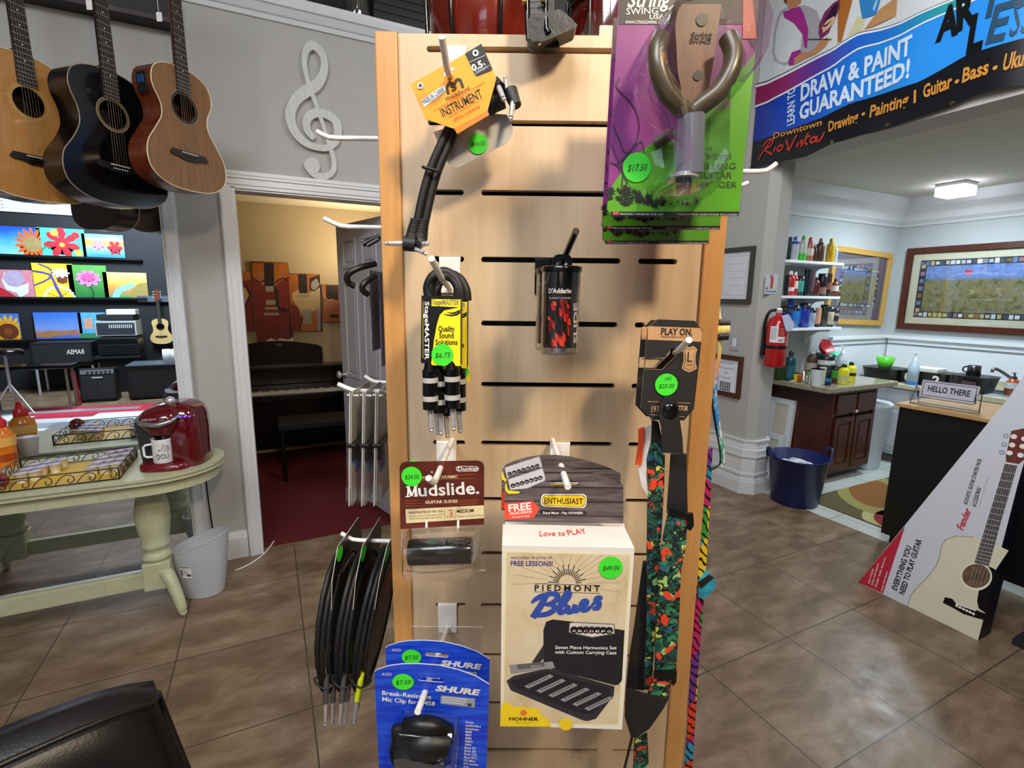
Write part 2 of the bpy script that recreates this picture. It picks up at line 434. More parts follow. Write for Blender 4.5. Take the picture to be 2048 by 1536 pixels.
# piano room shell
slab('wall_piano_room', (-1.2, 5.30, 0), (2.6, 5.4, 2.5), TANW)
slab('wall_piano_room_left', (-1.3, YW + .12, 0), (-1.2, 5.4, 2.5), TANW)
slab('wall_piano_room_right', (1.25, YW + .12, 0), (1.35, 5.4, 2.5), TANW)
slab('ceiling_piano_room', (-1.3, YW + .12, 2.36), (2.6, 5.4, 2.46), flat('#e6dcc4', .9))
# open six-panel door
DM = flat('#c0bec4', .45, var=.02)
hx, hy = Vector((.70, 3.33, 0)), Vector((.50, 4.03, 0))
dx = (hx - hy); wd = dx.length
t = thing('door_1', 'open grey six-panel door leading into the piano room', 'door', Fr(hy + Vector((0, 0, .012)), dx).M); t['kind'] = 'structure'
mb = MB(); mb.bb((0, 0, 0), (wd, .035, 2.03), DM)
for x0, x1 in ((.10, wd / 2 - .045), (wd / 2 + .045, wd - .10)):
    for z0, z1 in ((.17, .80), (.92, 1.62), (1.72, 1.93)):
        mb.poly(rr(x0, z0, x1, z1, .004, 1), -.009, 0, DM, [rr(x0 + .022, z0 + .022, x1 - .022, z1 - .022, .004, 1)])
        mb.bb((x0 + .045, -.006, z0 + .045), (x1 - .045, 0, z1 - .045), DM, .004)
mb.build('leaf', t)
mb = MB(); M = Matrix.Translation((.06, -.0, .93)) @ Matrix.Rotation(PI / 2, 4, 'X')
mb.lathe([(.03, 0), (.03, .006), (.011, .01), (.011, .035), (.026, .045), (.029, .058), (.02, .068), (0, .07)], CHROME, 18, M); mb.build('door_knob', t, label='round metal door knob')
# white cord on the floor by the casing
a = [(470, 1141), (490, 1133), (515, 1118), (535, 1100), (548, 1082)]
mb = MB(); O = onZ(510, 1115, 0); mb.tube([onZ(x, y, .004) - O for x, y in a], .004, WIRE, 6, sub=4)
solo('power_cord', 'thin white cord lying on the tiles beside the door casing', 'cord', mb, O)
# ================================================================== slatwall display tower
YP = .69
f = Fr(C(0, YP, 0), RIGHT)
xL = f.uv(752, 100)[0]; xR = f.uv(1437, 620)[0]; zT = f.uv(760, 66)[1]
SLY = [105.5, 248, 387, 522, 648, 768, 883.5, 998, 1106, 1209, 1313, 1411, 1504]
zs = [f.uv(1100, y)[1] for y in SLY]
nn = len(zs); mx_ = (nn - 1) / 2; mz = sum(zs) / nn
STEP = sum((i - mx_) * (z - mz) for i, z in enumerate(zs)) / sum((i - mx_) ** 2 for i in range(nn)); Z0 = mz - STEP * mx_
DEP = .46
t = thing('display_tower', 'tall maple slatwall display tower with rows of slots standing in the middle', 'display stand', f.M)
TOWER = t
SW = .028
mb = MB()
holes = []
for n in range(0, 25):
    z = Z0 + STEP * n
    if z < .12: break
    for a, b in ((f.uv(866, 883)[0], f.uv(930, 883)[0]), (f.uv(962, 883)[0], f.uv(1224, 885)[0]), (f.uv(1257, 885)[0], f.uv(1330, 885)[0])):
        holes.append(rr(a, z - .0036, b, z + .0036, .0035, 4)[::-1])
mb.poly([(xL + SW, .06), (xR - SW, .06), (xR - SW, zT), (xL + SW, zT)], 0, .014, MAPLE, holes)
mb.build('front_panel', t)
for nm, a, b in (('corner_post', xL, xL + SW), ('corner_post', xR - SW, xR)):
    mb = MB(); mb.bb((a, -.006, 0), (b, .03, zT), MAPLE2, .002); mb.build(nm, t)
    mb = MB(); mb.bb((a, DEP - .03, 0), (b, DEP, zT), MAPLE2, .002); mb.build(nm, t)
mb = MB(); mb.bb((xL + .004, .03, .05), (xL + .018, DEP - .03, zT - .001), MAPLE); mb.build('side_panel', t)
mb = MB(); mb.bb((xR - .018, .03, .05), (xR - .004, DEP - .03, zT - .001), MAPLE); mb.build('side_panel', t)
mb = MB(); mb.bb((xL + SW, DEP - .016, .05), (xR - SW, DEP - .002, zT - .001), MAPLE); mb.build('back_panel', t)
mb = MB(); mb.bb((xL + .02, .016, zT - .02), (xR - .02, DEP - .02, zT - .002), MAPLE2); mb.build('top_board', t)
mb = MB(); mb.bb((xL + .02, .02, 0), (xR - .02, DEP - .02, .06), BLACK); mb.build('plinth', t)
mb = MB(); mb.bb((xL + .02, .04, .07), (xR - .02, .05, zT - .03), BLACK); mb.build('slot_shade_sheet', t, label='black inside behind the slots')  # black sheet put in so the slots read as unlit depth
def slotz(px, py):                                           # height of the slot nearest to a point of the panel
    z = f.uv(px, py)[1]; n = round((z - Z0) / STEP); return Z0 + STEP * n
# ---------------------------------------------------------------- hooks
def hook(base, bend, tip, yb, yt, label, r=.0036, mat=WIRE, plate=True, pw=.0285, ph=.045, ybase=YP - .003, px=None):
    F = RF(base[0], base[1], ybase); Mi = F.M.inverted()
    at = lambda p, y: Mi @ RF(p[0], p[1], y).O
    t = thing('slat_hook', label, 'hook', F.M, 'hooks on the display tower')
    mb = MB(); a = Vector((0, 0, 0)); b = at(bend, yb); c = at(tip, yt)
    e = b + (a - b).normalized() * .010
    mb.tube([a, e, b + ((a - b).normalized() + (c - b).normalized()) * .0016, b + (c - b).normalized() * .008, c], r, mat, 10); mb.build('rod', t)
    if plate:
        z = slotz(*(px or base)) - F.O.z; xc = 0
        if px: xc = (f.uv(*px)[0] - F.O.dot(RIGHT))
        mb = MB(); yy = YP - ybase
        mb.bb((xc - pw / 2, yy - .0035, z - ph), (xc + pw / 2, yy - .001, z + .002), mat, .0008); mb.bb((xc - pw / 2, yy - .003, z + .0), (xc + pw / 2, yy + .012, z + .003), mat)
        mb.build('back_plate', t)
    return t
hook((910, 160), (896, 146), (884, 74), .575, .545, 'white hook at top left, through the orange cable card')
hook((900, 578), (884, 558), (863, 517), .56, .525, 'white hook through the yellow and black cable packs', px=(900, 524))
hook((1112, 545), (1125, 525), (1152, 462), .60, .53, 'black hook holding the two clear slide tubes', mat=BLACKG, px=(1091, 524))
hook((1330, 716), (1356, 702), (1378, 680), .56, .53, 'white hook through the window of the black strap card', px=(1310, 650))
hook((905, 880), (868, 967), (857, 956), .518, .507, 'white hook through the brown slide card', px=(893, 884))
hook((1106, 880), (1133, 966), (1136, 974), .498, .49, 'white hook holding up the harmonica boxes', px=(1120, 886))
hook((895, 1256), (843, 1404), (835, 1424), .48, .465, 'long white hook carrying the blue microphone clip packs', px=(895, 1210))
hook((1372, 62), (1385, 20), (1388, -40), .50, .48, 'white hook at top right, behind the purple and green packs', px=(1372, 100))
def side_hook(base, bend, tip, y, label, r=.0036, mat=WIRE):
    F = RF(base[0] + 14, base[1], y); Mi = F.M.inverted(); at = lambda p: Mi @ RF(p[0], p[1], y).O
    t = thing('slat_hook', label, 'hook', F.M, 'hooks on the display tower')
    b = at(bend); c = at(tip); X_ = xL + .004 if base[0] < 1000 else xR - .004
    a = Vector((X_ - F.O.dot(RIGHT), 0, b.z * .5))
    mb = MB(); mb.tube([a, b + (a - b).normalized() * .012, b + ((a - b).normalized() + (c - b).normalized()) * .002, b + (c - b).normalized() * .01, c], r, mat, 10); mb.build('rod', t)
    s = 1 if a.x > b.x else -1
    mb = MB(); mb.bb((a.x - s * .006, -.014, a.z - .03), (a.x - s * .002, .014, a.z + .012), mat, .0008); mb.build('back_plate', t)
side_hook((757, 278), (657, 276), (634, 263), .79, 'bare white hook in front of the treble clef')
side_hook((762, 458), (682, 453), (648, 437), .80, 'bare white hook in front of the top of the grey door')
side_hook((772, 786), (705, 781), (676, 768), .79, 'white hook holding the clear plastic packs on the left side')
side_hook((768, 767), (748, 764), (729, 752), .98, 'white hook seen behind the hook of the clear plastic packs')
side_hook((776, 1085), (705, 1080), (682, 1066), .80, 'white hook holding the black cable coils on the left side')
side_hook((1452, 345), (1533, 343), (1553, 327), .80, 'bare white hook below the left end of the banner')
side_hook((1450, 374), (1484, 371), (1496, 365), .95, 'short white hook seen beside the green pack, lower of two at right')
# ---------------------------------------------------------------- price dots
def dot(F, px, py, r, txt, parent, y, lines=None, ell=1.0):
    mb = MB(); ts = MB.ts; MB.ts = .9; c = F.uv(px, py); R = F.k(px, py, r)
    mb.disc(c, R, y, GREEN, R * ell, y1=y + .0002)
    for (s, dx, dz, wd, h) in (lines or [(txt, 0, 0, 1.35, .5)]):
        mb.text(s, (c[0] + (dx - wd / 2) * R, c[1] + (dz - h / 2) * R - .03 * R), (c[0] + (dx + wd / 2) * R, c[1] + (dz - h / 2) * R + .05 * R), h * R, y - .0003, INK, .0, .25)
    MB.ts = ts; mb.build('price_sticker', parent, label='round green price sticker')
# ================================================================== orange cable pack
MB.ts = .70
F = RF(900, 150, .60); off, sc = (740, 0), 4.096
P = lambda pts, d=0: F.g(S(off, sc, pts), d)
p1 = lambda x, y: P([(x, y)])[0]
t = thing('patch_cable_pack', 'orange card of short black patch cables hung askew at the top left', 'cable pack', F.M)
ORA = flat('#f39a12', .45, var=.03)
mb = MB()
mb.poly(P([(330, 690), (778, 440), (912, 360), (1003, 565), (1035, 640), (962, 910), (690, 1055), (455, 975)]), 0, .0012, ORA, [P([(590, 605), (615, 575), (655, 548), (688, 548), (690, 565), (640, 600), (600, 625)])])
mb.poly(P([(962, 910), (966, 948), (715, 1097), (690, 1055)]), .0002, .002, flat('#c87c12', .5))
mb.poly(P([(778, 440), (912, 360), (1003, 565), (995, 580), (880, 625), (862, 618)]), -.0004, None, BLACK)
mb.stroke(P([(812, 512), (942, 455)]), .0004, -.0006, flat('#ddd8d0'))
K = p1(413, 705); k2 = p1(865, 437)
for q in (K, k2): mb.ring(q, .0034, .0016, -.0011, CHROME, 0); mb.disc(q, .0016, -.0005, BLACK)
mb.poly(P([(413, 828), (600, 700), (625, 742), (445, 880)]), -.0004, None, PAPER)
mb.text('MADE IN CHINA', p1(438, 862), p1(612, 745), .0075, -.0007, flat('#4d5474'))
DK = flat('#2a1a0a', .6); ORD = flat('#b56a0c', .6)
mb.text('0.5', p1(845, 588), p1(930, 545), .0095, -.0007, PAPER, .03); mb.text('ft', p1(936, 540), p1(950, 532), .004, -.0007, PAPER)
for i in range(3): mb.stroke(P([(862, 590 + i * 11), (985 - i * 20, 535 + i * 15)]), .0007, -.0007, flat('#8a8a88'))
mb.stroke(P([(642, 772), (632, 725), (645, 690), (668, 682), (688, 702), (698, 680), (712, 655), (735, 655), (748, 680), (762, 720)]), .0031, -.0006, DK, 4)
mb.text('S', p1(674, 752), p1(718, 728), .0105, -.0008, DK, .02)
mb.text('MiracleSound', p1(630, 832), p1(818, 735), .0062, -.0006, DK, 0)
mb.text('INSTRUMENT', p1(600, 962), p1(928, 795), .0135, -.0006, DK, .006)
mb.text('CHANGING THE WORLD AS YOU HEAR IT', p1(530, 918), p1(945, 682), .0035, -.0004, ORD)
mb.text('CHANGING YOUR MUSIC FAMILY OF', p1(640, 972), p1(925, 818), .003, -.0004, ORD)
mb.text('LIFETIME  GUARANTEE', p1(690, 1000), p1(903, 882), .0045, -.0006, flat('#c2461c'))
mb.build('header_card', t, label='orange folded card')
mb = MB(); GC = flat('#b4b4ae', .35)
mb.poly(P([(480, 1000), (560, 1190), (620, 1295), (645, 1312), (700, 1312), (1110, 1098), (1168, 1010), (1172, 960), (1120, 850), (1000, 840)]), .034, .0355, GC)
mb.build('backing_card', t, label='grey plastic backing card')
dot(F, *S(off, sc, [(868, 1105)])[0], 21, '$14.50', t, .0325)
def at3(F, px, py, d): q = F.uv(px, py, d); return Vector((q[0], d, q[1]))
RUB = flat('#161617', .55)
def plug(mb, a, b, boot=.0055, jr=.003, L=.38):               # rubber boot then a metal jack with ringed tip
    a = Vector(a); b = Vector(b); d = (b - a)
    mb.tube([a, a + d * .5], jr * 1.05, CHROME, 10)
    mb.tube([a + d * .5, a + d * .80], jr * .95, CHROME, 10); mb.tube([a + d * .80, a + d * .84], jr * .55, BLACK, 8)
    mb.tube([a + d * .84, a + d * .9, a + d * .97, b], [jr * .6, jr * .95, jr * .7, jr * .3], CHROME, 10)
for i, (dx, lb) in enumerate(((0, 'left'), (16, 'right'))):
    mb = MB(); pts = [(905 + dx * .8, 240), (884 + dx, 285), (862 + dx, 335), (847 + dx, 385), (835 + dx, 440), (828 + dx, 470)]
    mb.tube([at3(F, x, y, .016 + .003 * i) for x, y in pts], .0050, RUB, 10, sub=3)
    mb.build('cable', t)
    mb = MB()
    mb.tube([at3(F, 832 + dx, 440, .016), at3(F, 824 + dx * 1.05, 478, .016)], [.0056, .0085], RUB, 12)
    for k in range(5):
        q = k / 6; mb.tube([at3(F, 832 + dx - 7 * q, 440 + 34 * q, .016), at3(F, 831 + dx - 7 * q, 443 + 34 * q, .016)], .0066 + .002 * q, RUB, 12)
    if i == 0: mb.tube([at3(F, 808, 487, .014), at3(F, 832, 489, .014)], .0088, RUB, 12)
    else: mb.tube([at3(F, 836, 480, .012), at3(F, 846, 492, .012)], .0075, RUB, 12)
    mb.build('plug_boot', t)
    mb = MB()
    if i == 0: plug(mb, at3(F, 808, 487, .014), at3(F, 769, 487, .008))
    else: plug(mb, at3(F, 842, 489, .012), at3(F, 856, 487, .0)); plug(mb, at3(F, 822, 494, .014), at3(F, 854, 509, .0), jr=.0024)
    mb.build('jack', t, label='silver metal jack')
mb = MB(); mb.tube([at3(F, 846, 334, .006), at3(F, 866, 339, .006), at3(F, 880, 344, .010), at3(F, 866, 342, .028)], .0018, RUB, 6, closed=True, sub=3); mb.build('cable_tie', t)
mb = MB()
for k in range(8): mb.tube([at3(F, 975 + k * 3.2, 208 - k * 1.8, .02), at3(F, 976.6 + k * 3.2, 207.2 - k * 1.8, .02)], .0135 - .0004 * k, RUB, 14)
mb.tube([at3(F, 972, 210, .02), at3(F, 1005, 196, .02)], .0115, RUB, 14)
mb.tube([at3(F, 988, 166, .014), at3(F, 999, 178, .008)], .0075, RUB, 12); mb.tube([at3(F, 1020, 182, .018), at3(F, 1032, 212, .012)], [.0085, .0065], RUB, 12); mb.build('plug_boot', t)
mb = MB(); plug(mb, at3(F, 997, 174, .006), at3(F, 1009, 201, -.004)); plug(mb, at3(F, 1026, 205, .010), at3(F, 1021, 241, .004)); plug(mb, at3(F, 1014, 184, .02), at3(F, 1010, 153, .02)); mb.build('jack', t, label='silver metal jack')
# ================================================================== yellow patch cable packs
MB.ts = .76
YEL = flat('#f6e21a', .45, var=.02)
def stage_pack(F, t, dxp=0, dyp=0):
    off, sc = (800 + dxp, 500 + dyp), 3.84
    P = lambda pts, d=0: F.g(S(off, sc, pts), d); p1 = lambda x, y: P([(x, y)])[0]
    mb = MB()
    mb.poly(P([(165, 350), (466, 352), (463, 890), (238, 884), (160, 866)]), 0, .020, BLACK)
    mb.flat(P([(244, 376), (465, 380), (464, 440), (242, 430)]), -.0005, YEL)
    mb.flat(P([(239, 884), (262, 690), (284, 570), (305, 500), (340, 464), (400, 452), (464, 438), (463, 890)]), -.0005, YEL)
    for q in ([(334, 492), (390, 502), (440, 490), (482, 458)], [(360, 478), (410, 485), (465, 462)], [(380, 505), (430, 498), (463, 478)]):
        mb.stroke(P([(min(x, 463), y) for x, y in q]), [.0003, .0016, .0014, .0004][:len(q)], -.0008, BLACK, 3)
    mb.text('StageMASTER', p1(248, 416), p1(456, 424), .0075, -.0009, flat('#8f8a5c'), .02)
    mb.text('Quality', p1(295, 624), p1(420, 624), .0078, -.0009, DK, .02); mb.text('Sound', p1(302, 675), p1(413, 675), .0078, -.0009, DK, .02); mb.text('Solutions', p1(273, 727), p1(443, 727), .0078, -.0009, DK, .02)
    mb.text('StageMASTER', p1(192, 395), p1(192, 842), .0062, -.0008, PAPER, .02)
    mb.stroke(P([(178, 392), (177, 830)]), .0004, -.0006, YEL)
    mb.build('card_sleeve', t, label='black and yellow card sleeve')
    Q = lambda x, y, d: at3(F, off[0] + x / sc, off[1] + y / sc, d)
    for j in range(2):
        mb = MB(); o = j * 26
        mb.tube([Q(225 + o, 370, .010 + j * .004), Q(212 + o * .8, 290, .01), Q(250 + o * .7, 205, .01 + j * .004), Q(335, 165 + o, .012), Q(415 - o * .6, 205 + o * .5, .012), Q(460 - o * .6, 290, .01), Q(468 - o, 370, .01)], .0052, RUB, 10, sub=4)
        mb.build('cable', t)
    for x, d, y0 in ((230, .004, 900), (302, .016, 925), (400, .004, 890)):
        mb = MB(); sx = 1
        mb.tube([Q(x, y0 + 20, d), Q(x + 4, y0 + 320, d)], .0088, BLACKG, 14); mb.tube([Q(x - 4, y0 - 40, d), Q(x, y0 + 30, d)], [.005, .008], BLACKG, 12); mb.build('plug_sleeve', t)
        mb = MB()
        for b in (95, 235): mb.tube([Q(x + 2, y0 + b - 18, d), Q(x + 3, y0 + b + 20, d)], .0093, flat('#cfcdc8', .3, .3), 14)
        plug(mb, Q(x + 4, y0 + 320, d), Q(x + 14, y0 + 500, d), jr=.0034); mb.build('jack', t, label='silver bands and jack')
F = RF(900, 600, .553); t = thing('patch_cable_pack', 'front yellow and black cable pack with a green price sticker', 'cable pack', F.M, 'yellow cable packs'); stage_pack(F, t)
dot(F, *S((800, 500), 3.84, [(327, 805)])[0], 22, '$6.75', t, -.0012)
F2 = RF(913, 606, .60); t2 = thing('patch_cable_pack', 'second yellow cable pack, half hidden behind the front one', 'cable pack', F2.M, 'yellow cable packs'); stage_pack(F2, t2, 13, 5)
mb = MB(); mb.poly(F2.g([(915, 700), (935, 700), (936, 771), (919, 771)]), .021, .022, YEL); mb.build('price_flap', t2)
dot(F2, 921, 748, 14, '', t2, .0205, lines=[])
# ================================================================== clear slide tubes
MB.ts = .72
RED = flat('#b3261c', .4, var=.5, scale=40)
def slide_tube(F, t):
    R = F.k(1124, 620, 39.5) ; c = F.uv(1124, 628); zt = F.uv(1124, 540)[1]; zb = F.uv(1124, 714)[1]; Ct = Matrix.Translation((c[0], R, 0))
    mb = MB(Ct); mb.lathe([(R * .96, zb + .002), (R, zb + .004), (R, zt - .002)], CLEAR, 36); mb.lathe([(0, zb), (R * .9, zb), (R * .96, zb + .002)], CLEAR, 36); mb.build('clear_tube', t, label='clear plastic tube')
    mb = MB(Ct)
    za = F.uv(1124, 697)[1]; zc = F.uv(1124, 568)[1]
    mb.lathe([(R * .93, za), (R * .93, zc)], flat('#1a1214', .3), 36)
    wr = lambda k: (lambda x, z: (R * k * math.sin((x - c[0]) / (R * k)), -R * k * math.cos((x - c[0]) / (R * k)), z))
    def wflat(pts, k, mat):
        b = MB(); b.flat(pts, 0, mat); mb.add([wr(k)(v.x, v.z) for v in b.v], b.f, mat)
    random.seed(3)
    for i in range(26):
        x = 1112 + random.uniform(-16, 26); y = random.uniform(600, 690); a = random.uniform(4, 11); s = random.uniform(5, 14)
        wflat(F.g([(x - a * .5, y - s), (x + a * .4, y - s * .4), (x + a * .5, y + s), (x - a * .3, y + s * .6)]), .945 + i * .0004, flat(random.choice(['#b3241a', '#e0452a', '#7d1712', '#d8321f']), .35))
    q1 = lambda x, y: F.uv(x, y)
    mb.text("D'Addario", q1(1095, 586), q1(1144, 586), .0068, 0, PAPER, .02, warp=wr(.965)); mb.text('PLANET WAVES', q1(1097, 598), q1(1143, 598), .0028, 0, flat('#b8b8b8'), 0, warp=wr(.965))
    mb.text('SLIDE', q1(1164.5, 688), q1(1163.5, 606), .0098, 0, PAPER, .03, warp=wr(.965))
    mb.build('printed_insert', t, label='black and red printed insert')
    mb = MB(Ct); mb.lathe([(R * 1.03, zt - .001), (R * 1.06, zt), (R * 1.06, zt + .004), (R * .98, zt + .005), (0, zt + .005)], BLACKG, 36)
    mb.lathe([(R * .985, zt - .017), (R * .985, zt)], BLACKG, 36); mb.build('lid', t, label='black lid')
    mb = MB(Matrix.Translation((c[0], R, zt)))
    mb.poly([(-.0105, 0), (-.0105, .012), (-.008, .0165), (-.004, .018), (.006, .018), (.0095, .0165), (.0115, .012), (.0115, 0), (.0065, 0), (.0065, .011), (.003, .0125), (-.003, .0125), (-.006, .011), (-.006, 0)], -.002, .002, BLACKG); mb.build('hang_loop', t)
    mb = MB(Ct); mb.lathe([(R * .55, zb + .004), (R * .55, za + .02)], CHROME, 24); mb.build('glass_slide', t)
F = RF(1124, 620, .55); t = thing('slide_tube', 'front clear tube with black lid and black and red insert', 'slide tube', F.M, 'clear slide tubes'); slide_tube(F, t)
Mo = F.M.copy(); Mo.translation = F.O + C(-.004, .046, 0)
dup(t, Mo, 'second clear tube with black lid, half hidden behind the front tube')
# ================================================================== purple and green blister packs
MB.ts = .60
PUR = flat('#87307f', .35, var=.12, scale=14); GRN = flat('#5aa41c', .35, var=.10, scale=14); SPL = flat('#10140c', .4)
F = RF(1360, 250, .49); off, sc = (1190, 0), 3.07
P = lambda pts, d=0: F.g(S(off, sc, pts), d); p1 = lambda x, y: P([(x, y)])[0]
Q = lambda x, y, d: at3(F, off[0] + x / sc, off[1] + y / sc, d)
t = thing('guitar_hanger_pack', 'front purple and green pack showing a guitar hanger, with a $17.50 sticker', 'blister pack', F.M, 'purple and green guitar hanger packs')
mb = MB()
mb.poly(P([(155, -150), (1010, -150), (1000, 60), (985, 330), (880, 1325), (100, 1325), (72, 1285)]), 0, .0008, PUR)
mb.flat(P([(985, 320), (720, 640), (480, 800), (300, 915), (180, 1030), (86, 1170), (74, 1285), (98, 1323), (880, 1323)]), -.0004, GRN)
mb.flat(P([(155, -148), (1009, -148), (1003, 20), (985, 310), (945, 260), (930, 150), (146, 150)]), -.0004, BLACK)
mb.flat(P([(905, -148), (950, -148), (990, 240), (905, 240)]), -.0008, flat('#c4694e', .4))  # salmon patch painted in for the reflection off the clear bubble
mb.poly(P([(95, 1300), (884, 1300), (879, 1326), (98, 1326)]), -.0006, None, BLACK)
mb.text('PROUDLY MADE IN THE USA', p1(152, 1320), p1(418, 1322), .0026, -.0009, PAPER); mb.text('MOUNTING HARDWARE INCLUDED', p1(510, 1322), p1(872, 1324), .0026, -.0009, PAPER)
mb.flat(P([(108, 1300), (145, 1300), (145, 1320), (108, 1320)]), -.0009, flat('#b84a5a'))
mb.text('String', p1(195, 48), p1(448, 42), .020, -.0008, PAPER, .02, .25); mb.text('SWING', p1(190, 92), p1(385, 88), .0085, -.0008, PAPER, .01); mb.text('USA', p1(330, 122), p1(425, 116), .006, -.0008, PAPER, .02, .2)
mb.text('WWW.STRINGSWING.COM', p1(185, 150), p1(425, 150), .0044, -.0009, PAPER, .01)
for s, y in (('OUR', 925), ('THE #1', 980), ('SELLING', 1040), ('GUITAR', 1097), ('HANGER', 1155)):
    x0, x1 = {'OUR': (665, 720), 'THE #1': (640, 830), 'SELLING': (620, 860), 'GUITAR': (620, 838), 'HANGER': (622, 868)}[s]
    mb.text(s, p1(x0, y), p1(x1, y), .0092 if s != 'OUR' else .005, -.0008, flat('#1c3a10'))
random.seed(11)
def splat(mb, x, y, r, yo, mat):
    n = 9; pts = []
    for k in range(n * 2):
        q = PI * k / n; rad = r * (1 if k % 2 else random.uniform(.25, .6)) * random.uniform(.6, 1.2)
        pts.append((x + rad * math.cos(q), y + rad * math.sin(q)))
    mb.flat(P(pts), yo, mat)
for i in range(34):
    q = random.random(); splat(mb, 85 + 330 * q ** 1.3, 1275 - 60 * random.random() - 130 * (1 - q) * random.random(), random.uniform(12, 42), -.0007 - i * 1e-5, SPL)
for i in range(9): splat(mb, 330 + 300 * random.random(), 1255 + random.uniform(-18, 12), random.uniform(10, 26), -.0007, SPL)
for q in ([(150, 480), (130, 530), (170, 580), (240, 660), (270, 760), (255, 860), (200, 950), (130, 1010)], [(110, 770), (150, 860), (190, 940), (280, 870), (300, 940)], [(100, 880), (130, 960), (170, 1050), (160, 1150)], [(90, 1000), (140, 1020), (200, 1130)]):
    mb.stroke(P(q), .0013, -.0008, flat('#3a0d40'), 4)
mb.build('backing_card', t, label='purple and green printed card')
dot(F, *S(off, sc, [(255, 1030)])[0], 28, '$17.50', t, -.0014)
mb = MB(); WB = wood('walnut_block', '#50301e', '#6b442e', (30, 30, 4), .4)
mb.poly(P([(490, 66), (748, 66), (730, 200), (690, 470), (660, 640), (590, 668), (520, 640), (485, 470), (470, 200)], -.012), -.022, -.002, WB)
mb.disc(p1(598, 205), .005, -.0228, BLACK, y1=-.02); mb.disc(p1(575, 530), .004, -.0228, BLACK, y1=-.02)
mb.text('String', p1(530, 320), p1(655, 312), .009, -.0226, DK, .02, .2); mb.text('SWING', p1(525, 345), p1(650, 345), .005, -.0226, DK, .02); mb.build('wooden_block', t, label='walnut mounting block with black lettering')
mb = MB(); OLI = flat('#4c412d', .34, var=.1, spec=.7)
mb.tube([Q(405, 235, -.035), Q(385, 300, -.04), Q(390, 420, -.044), Q(440, 560, -.044), Q(520, 650, -.042), Q(585, 690, -.04), Q(660, 640, -.042), Q(760, 560, -.044), Q(835, 430, -.044), Q(850, 320, -.04), Q(818, 230, -.035)], .0078, OLI, 14, sub=5); mb.build('padded_yoke', t, label='olive foam padded yoke')
mb = MB(); mb.tube([Q(588, 700, -.038), Q(572, 1060, -.03)], [.0115, .0128], flat('#a4a8b8', .25, .6), 24); mb.tube([Q(548, 1070, -.03), Q(546, 1095, -.03)], .0125, CHROME, 20)
mb.tube([Q(545, 1095, -.028), Q(543, 1190, -.028)], [.007, .0062], flat('#5a5c66', .3, 1), 16); mb.build('threaded_stem', t, label='steel stem')
mb = MB(); mb.tube([Q(470, 815, -.01), Q(365, 885, -.006)], [.006, .004], flat('#3b3431', .4), 10); mb.build('screw', t)
mb = MB()
def dome(mb, base, top, d0, d1, mat):                         # clear shell: flange outline, then raised front
    n = len(base); b = [(x, d0, z) for x, z in base]; m_ = [(x, d1 * .55, z) for x, z in [((a[0] + c[0]) / 2 * .35 + a[0] * .65, (a[1] + c[1]) / 2 * .35 + a[1] * .65) for a, c in zip(base, top)]]; u = [(x, d1, z) for x, z in top]
    fs = []
    for k in range(2):
        for i in range(n): j = (i + 1) % n; fs.append((k * n + i, k * n + j, (k + 1) * n + j, (k + 1) * n + i))
    mb.add(b + m_ + u, fs, mat, True); mb.poly(top, d1, None, mat)
dome(mb, P([(250, 500), (300, 270), (350, 195), (450, 160), (460, 60), (780, 60), (800, 150), (880, 190), (920, 300), (900, 500), (800, 640), (690, 720), (690, 1060), (640, 1240), (330, 1240), (310, 1160), (430, 1060), (380, 760), (300, 640)]),
     P([(300, 500), (340, 300), (390, 230), (475, 190), (485, 90), (755, 90), (770, 180), (850, 220), (885, 310), (860, 490), (770, 610), (660, 700), (655, 1060), (610, 1210), (370, 1210), (360, 1170), (470, 1060), (420, 750), (340, 620)]), -.001, -.06, CLEAR)
mb.build('clear_blister', t, label='clear plastic bubble')
mb = MB(); o_ = P([(135, -140), (1020, -140), (1004, 60), (992, 330), (892, 1322), (870, 1340), (88, 1338), (62, 1290)])
mb.poly(o_, -.0016, None, CLEAR); mb.build('clear_sheet', t, label='clear plastic front sheet')
for bl, y, lb in (((1206, 456), .546, 'second purple and green pack, just behind the front one'), ((1206.5, 485), .602, 'rearmost purple and green pack, lowest of the three')):
    Mo = F.M.copy(); a = RF(1216, 428, .49).O; b = RF(bl[0], bl[1], y).O; Mo.translation = F.O + (b - a); dup(t, Mo, lb)
# ================================================================== strap card and straps
MB.ts = .88
F = RF(1345, 760, .56); off, sc = (1180, 620), 3.34
P = lambda pts, d=0: F.g(S(off, sc, pts), d); p1 = lambda x, y: P([(x, y)])[0]
TANC = flat('#c2966a', .6, var=.03); CHAR = flat('#1b1a19', .6)
g = N('parrot_print'); v0 = g.coord((1, 1, 1)); wn = g.new('ShaderNodeTexNoise', Scale=48, Detail=2); g.link(v0, wn.inputs[0])
vm = g.new('ShaderNodeVectorMath', operation='MULTIPLY_ADD'); vm.inputs[1].default_value = (.05, .05, .05); g.link(wn.outputs['Color'], vm.inputs[0]); g.link(v0, vm.inputs[2]); v = vm.outputs[0]
v2 = g.new('ShaderNodeTexVoronoi', Scale=74); g.link(v, v2.inputs[0])
n0 = g.noise(v, 34, 2, .5, 1.5)
c1 = g.ramp(g.noise(v, 75, 3, .55, 2), [(.36, '#080b14'), (.50, '#0b3a34'), (.56, '#2a7a4e'), (.60, '#080c16'), (.68, '#28506e')], 'CONSTANT')
wv = g.new('ShaderNodeSeparateColor'); g.link(v2.outputs['Color'], wv.inputs[0])
c2 = g.ramp(wv.outputs[0], [(0, '#d8401f'), (.28, '#c9bf52'), (.42, '#2f7a52'), (.66, '#9ab86a'), (.8, '#1f5a6a'), (.93, '#20478f')], 'CONSTANT')
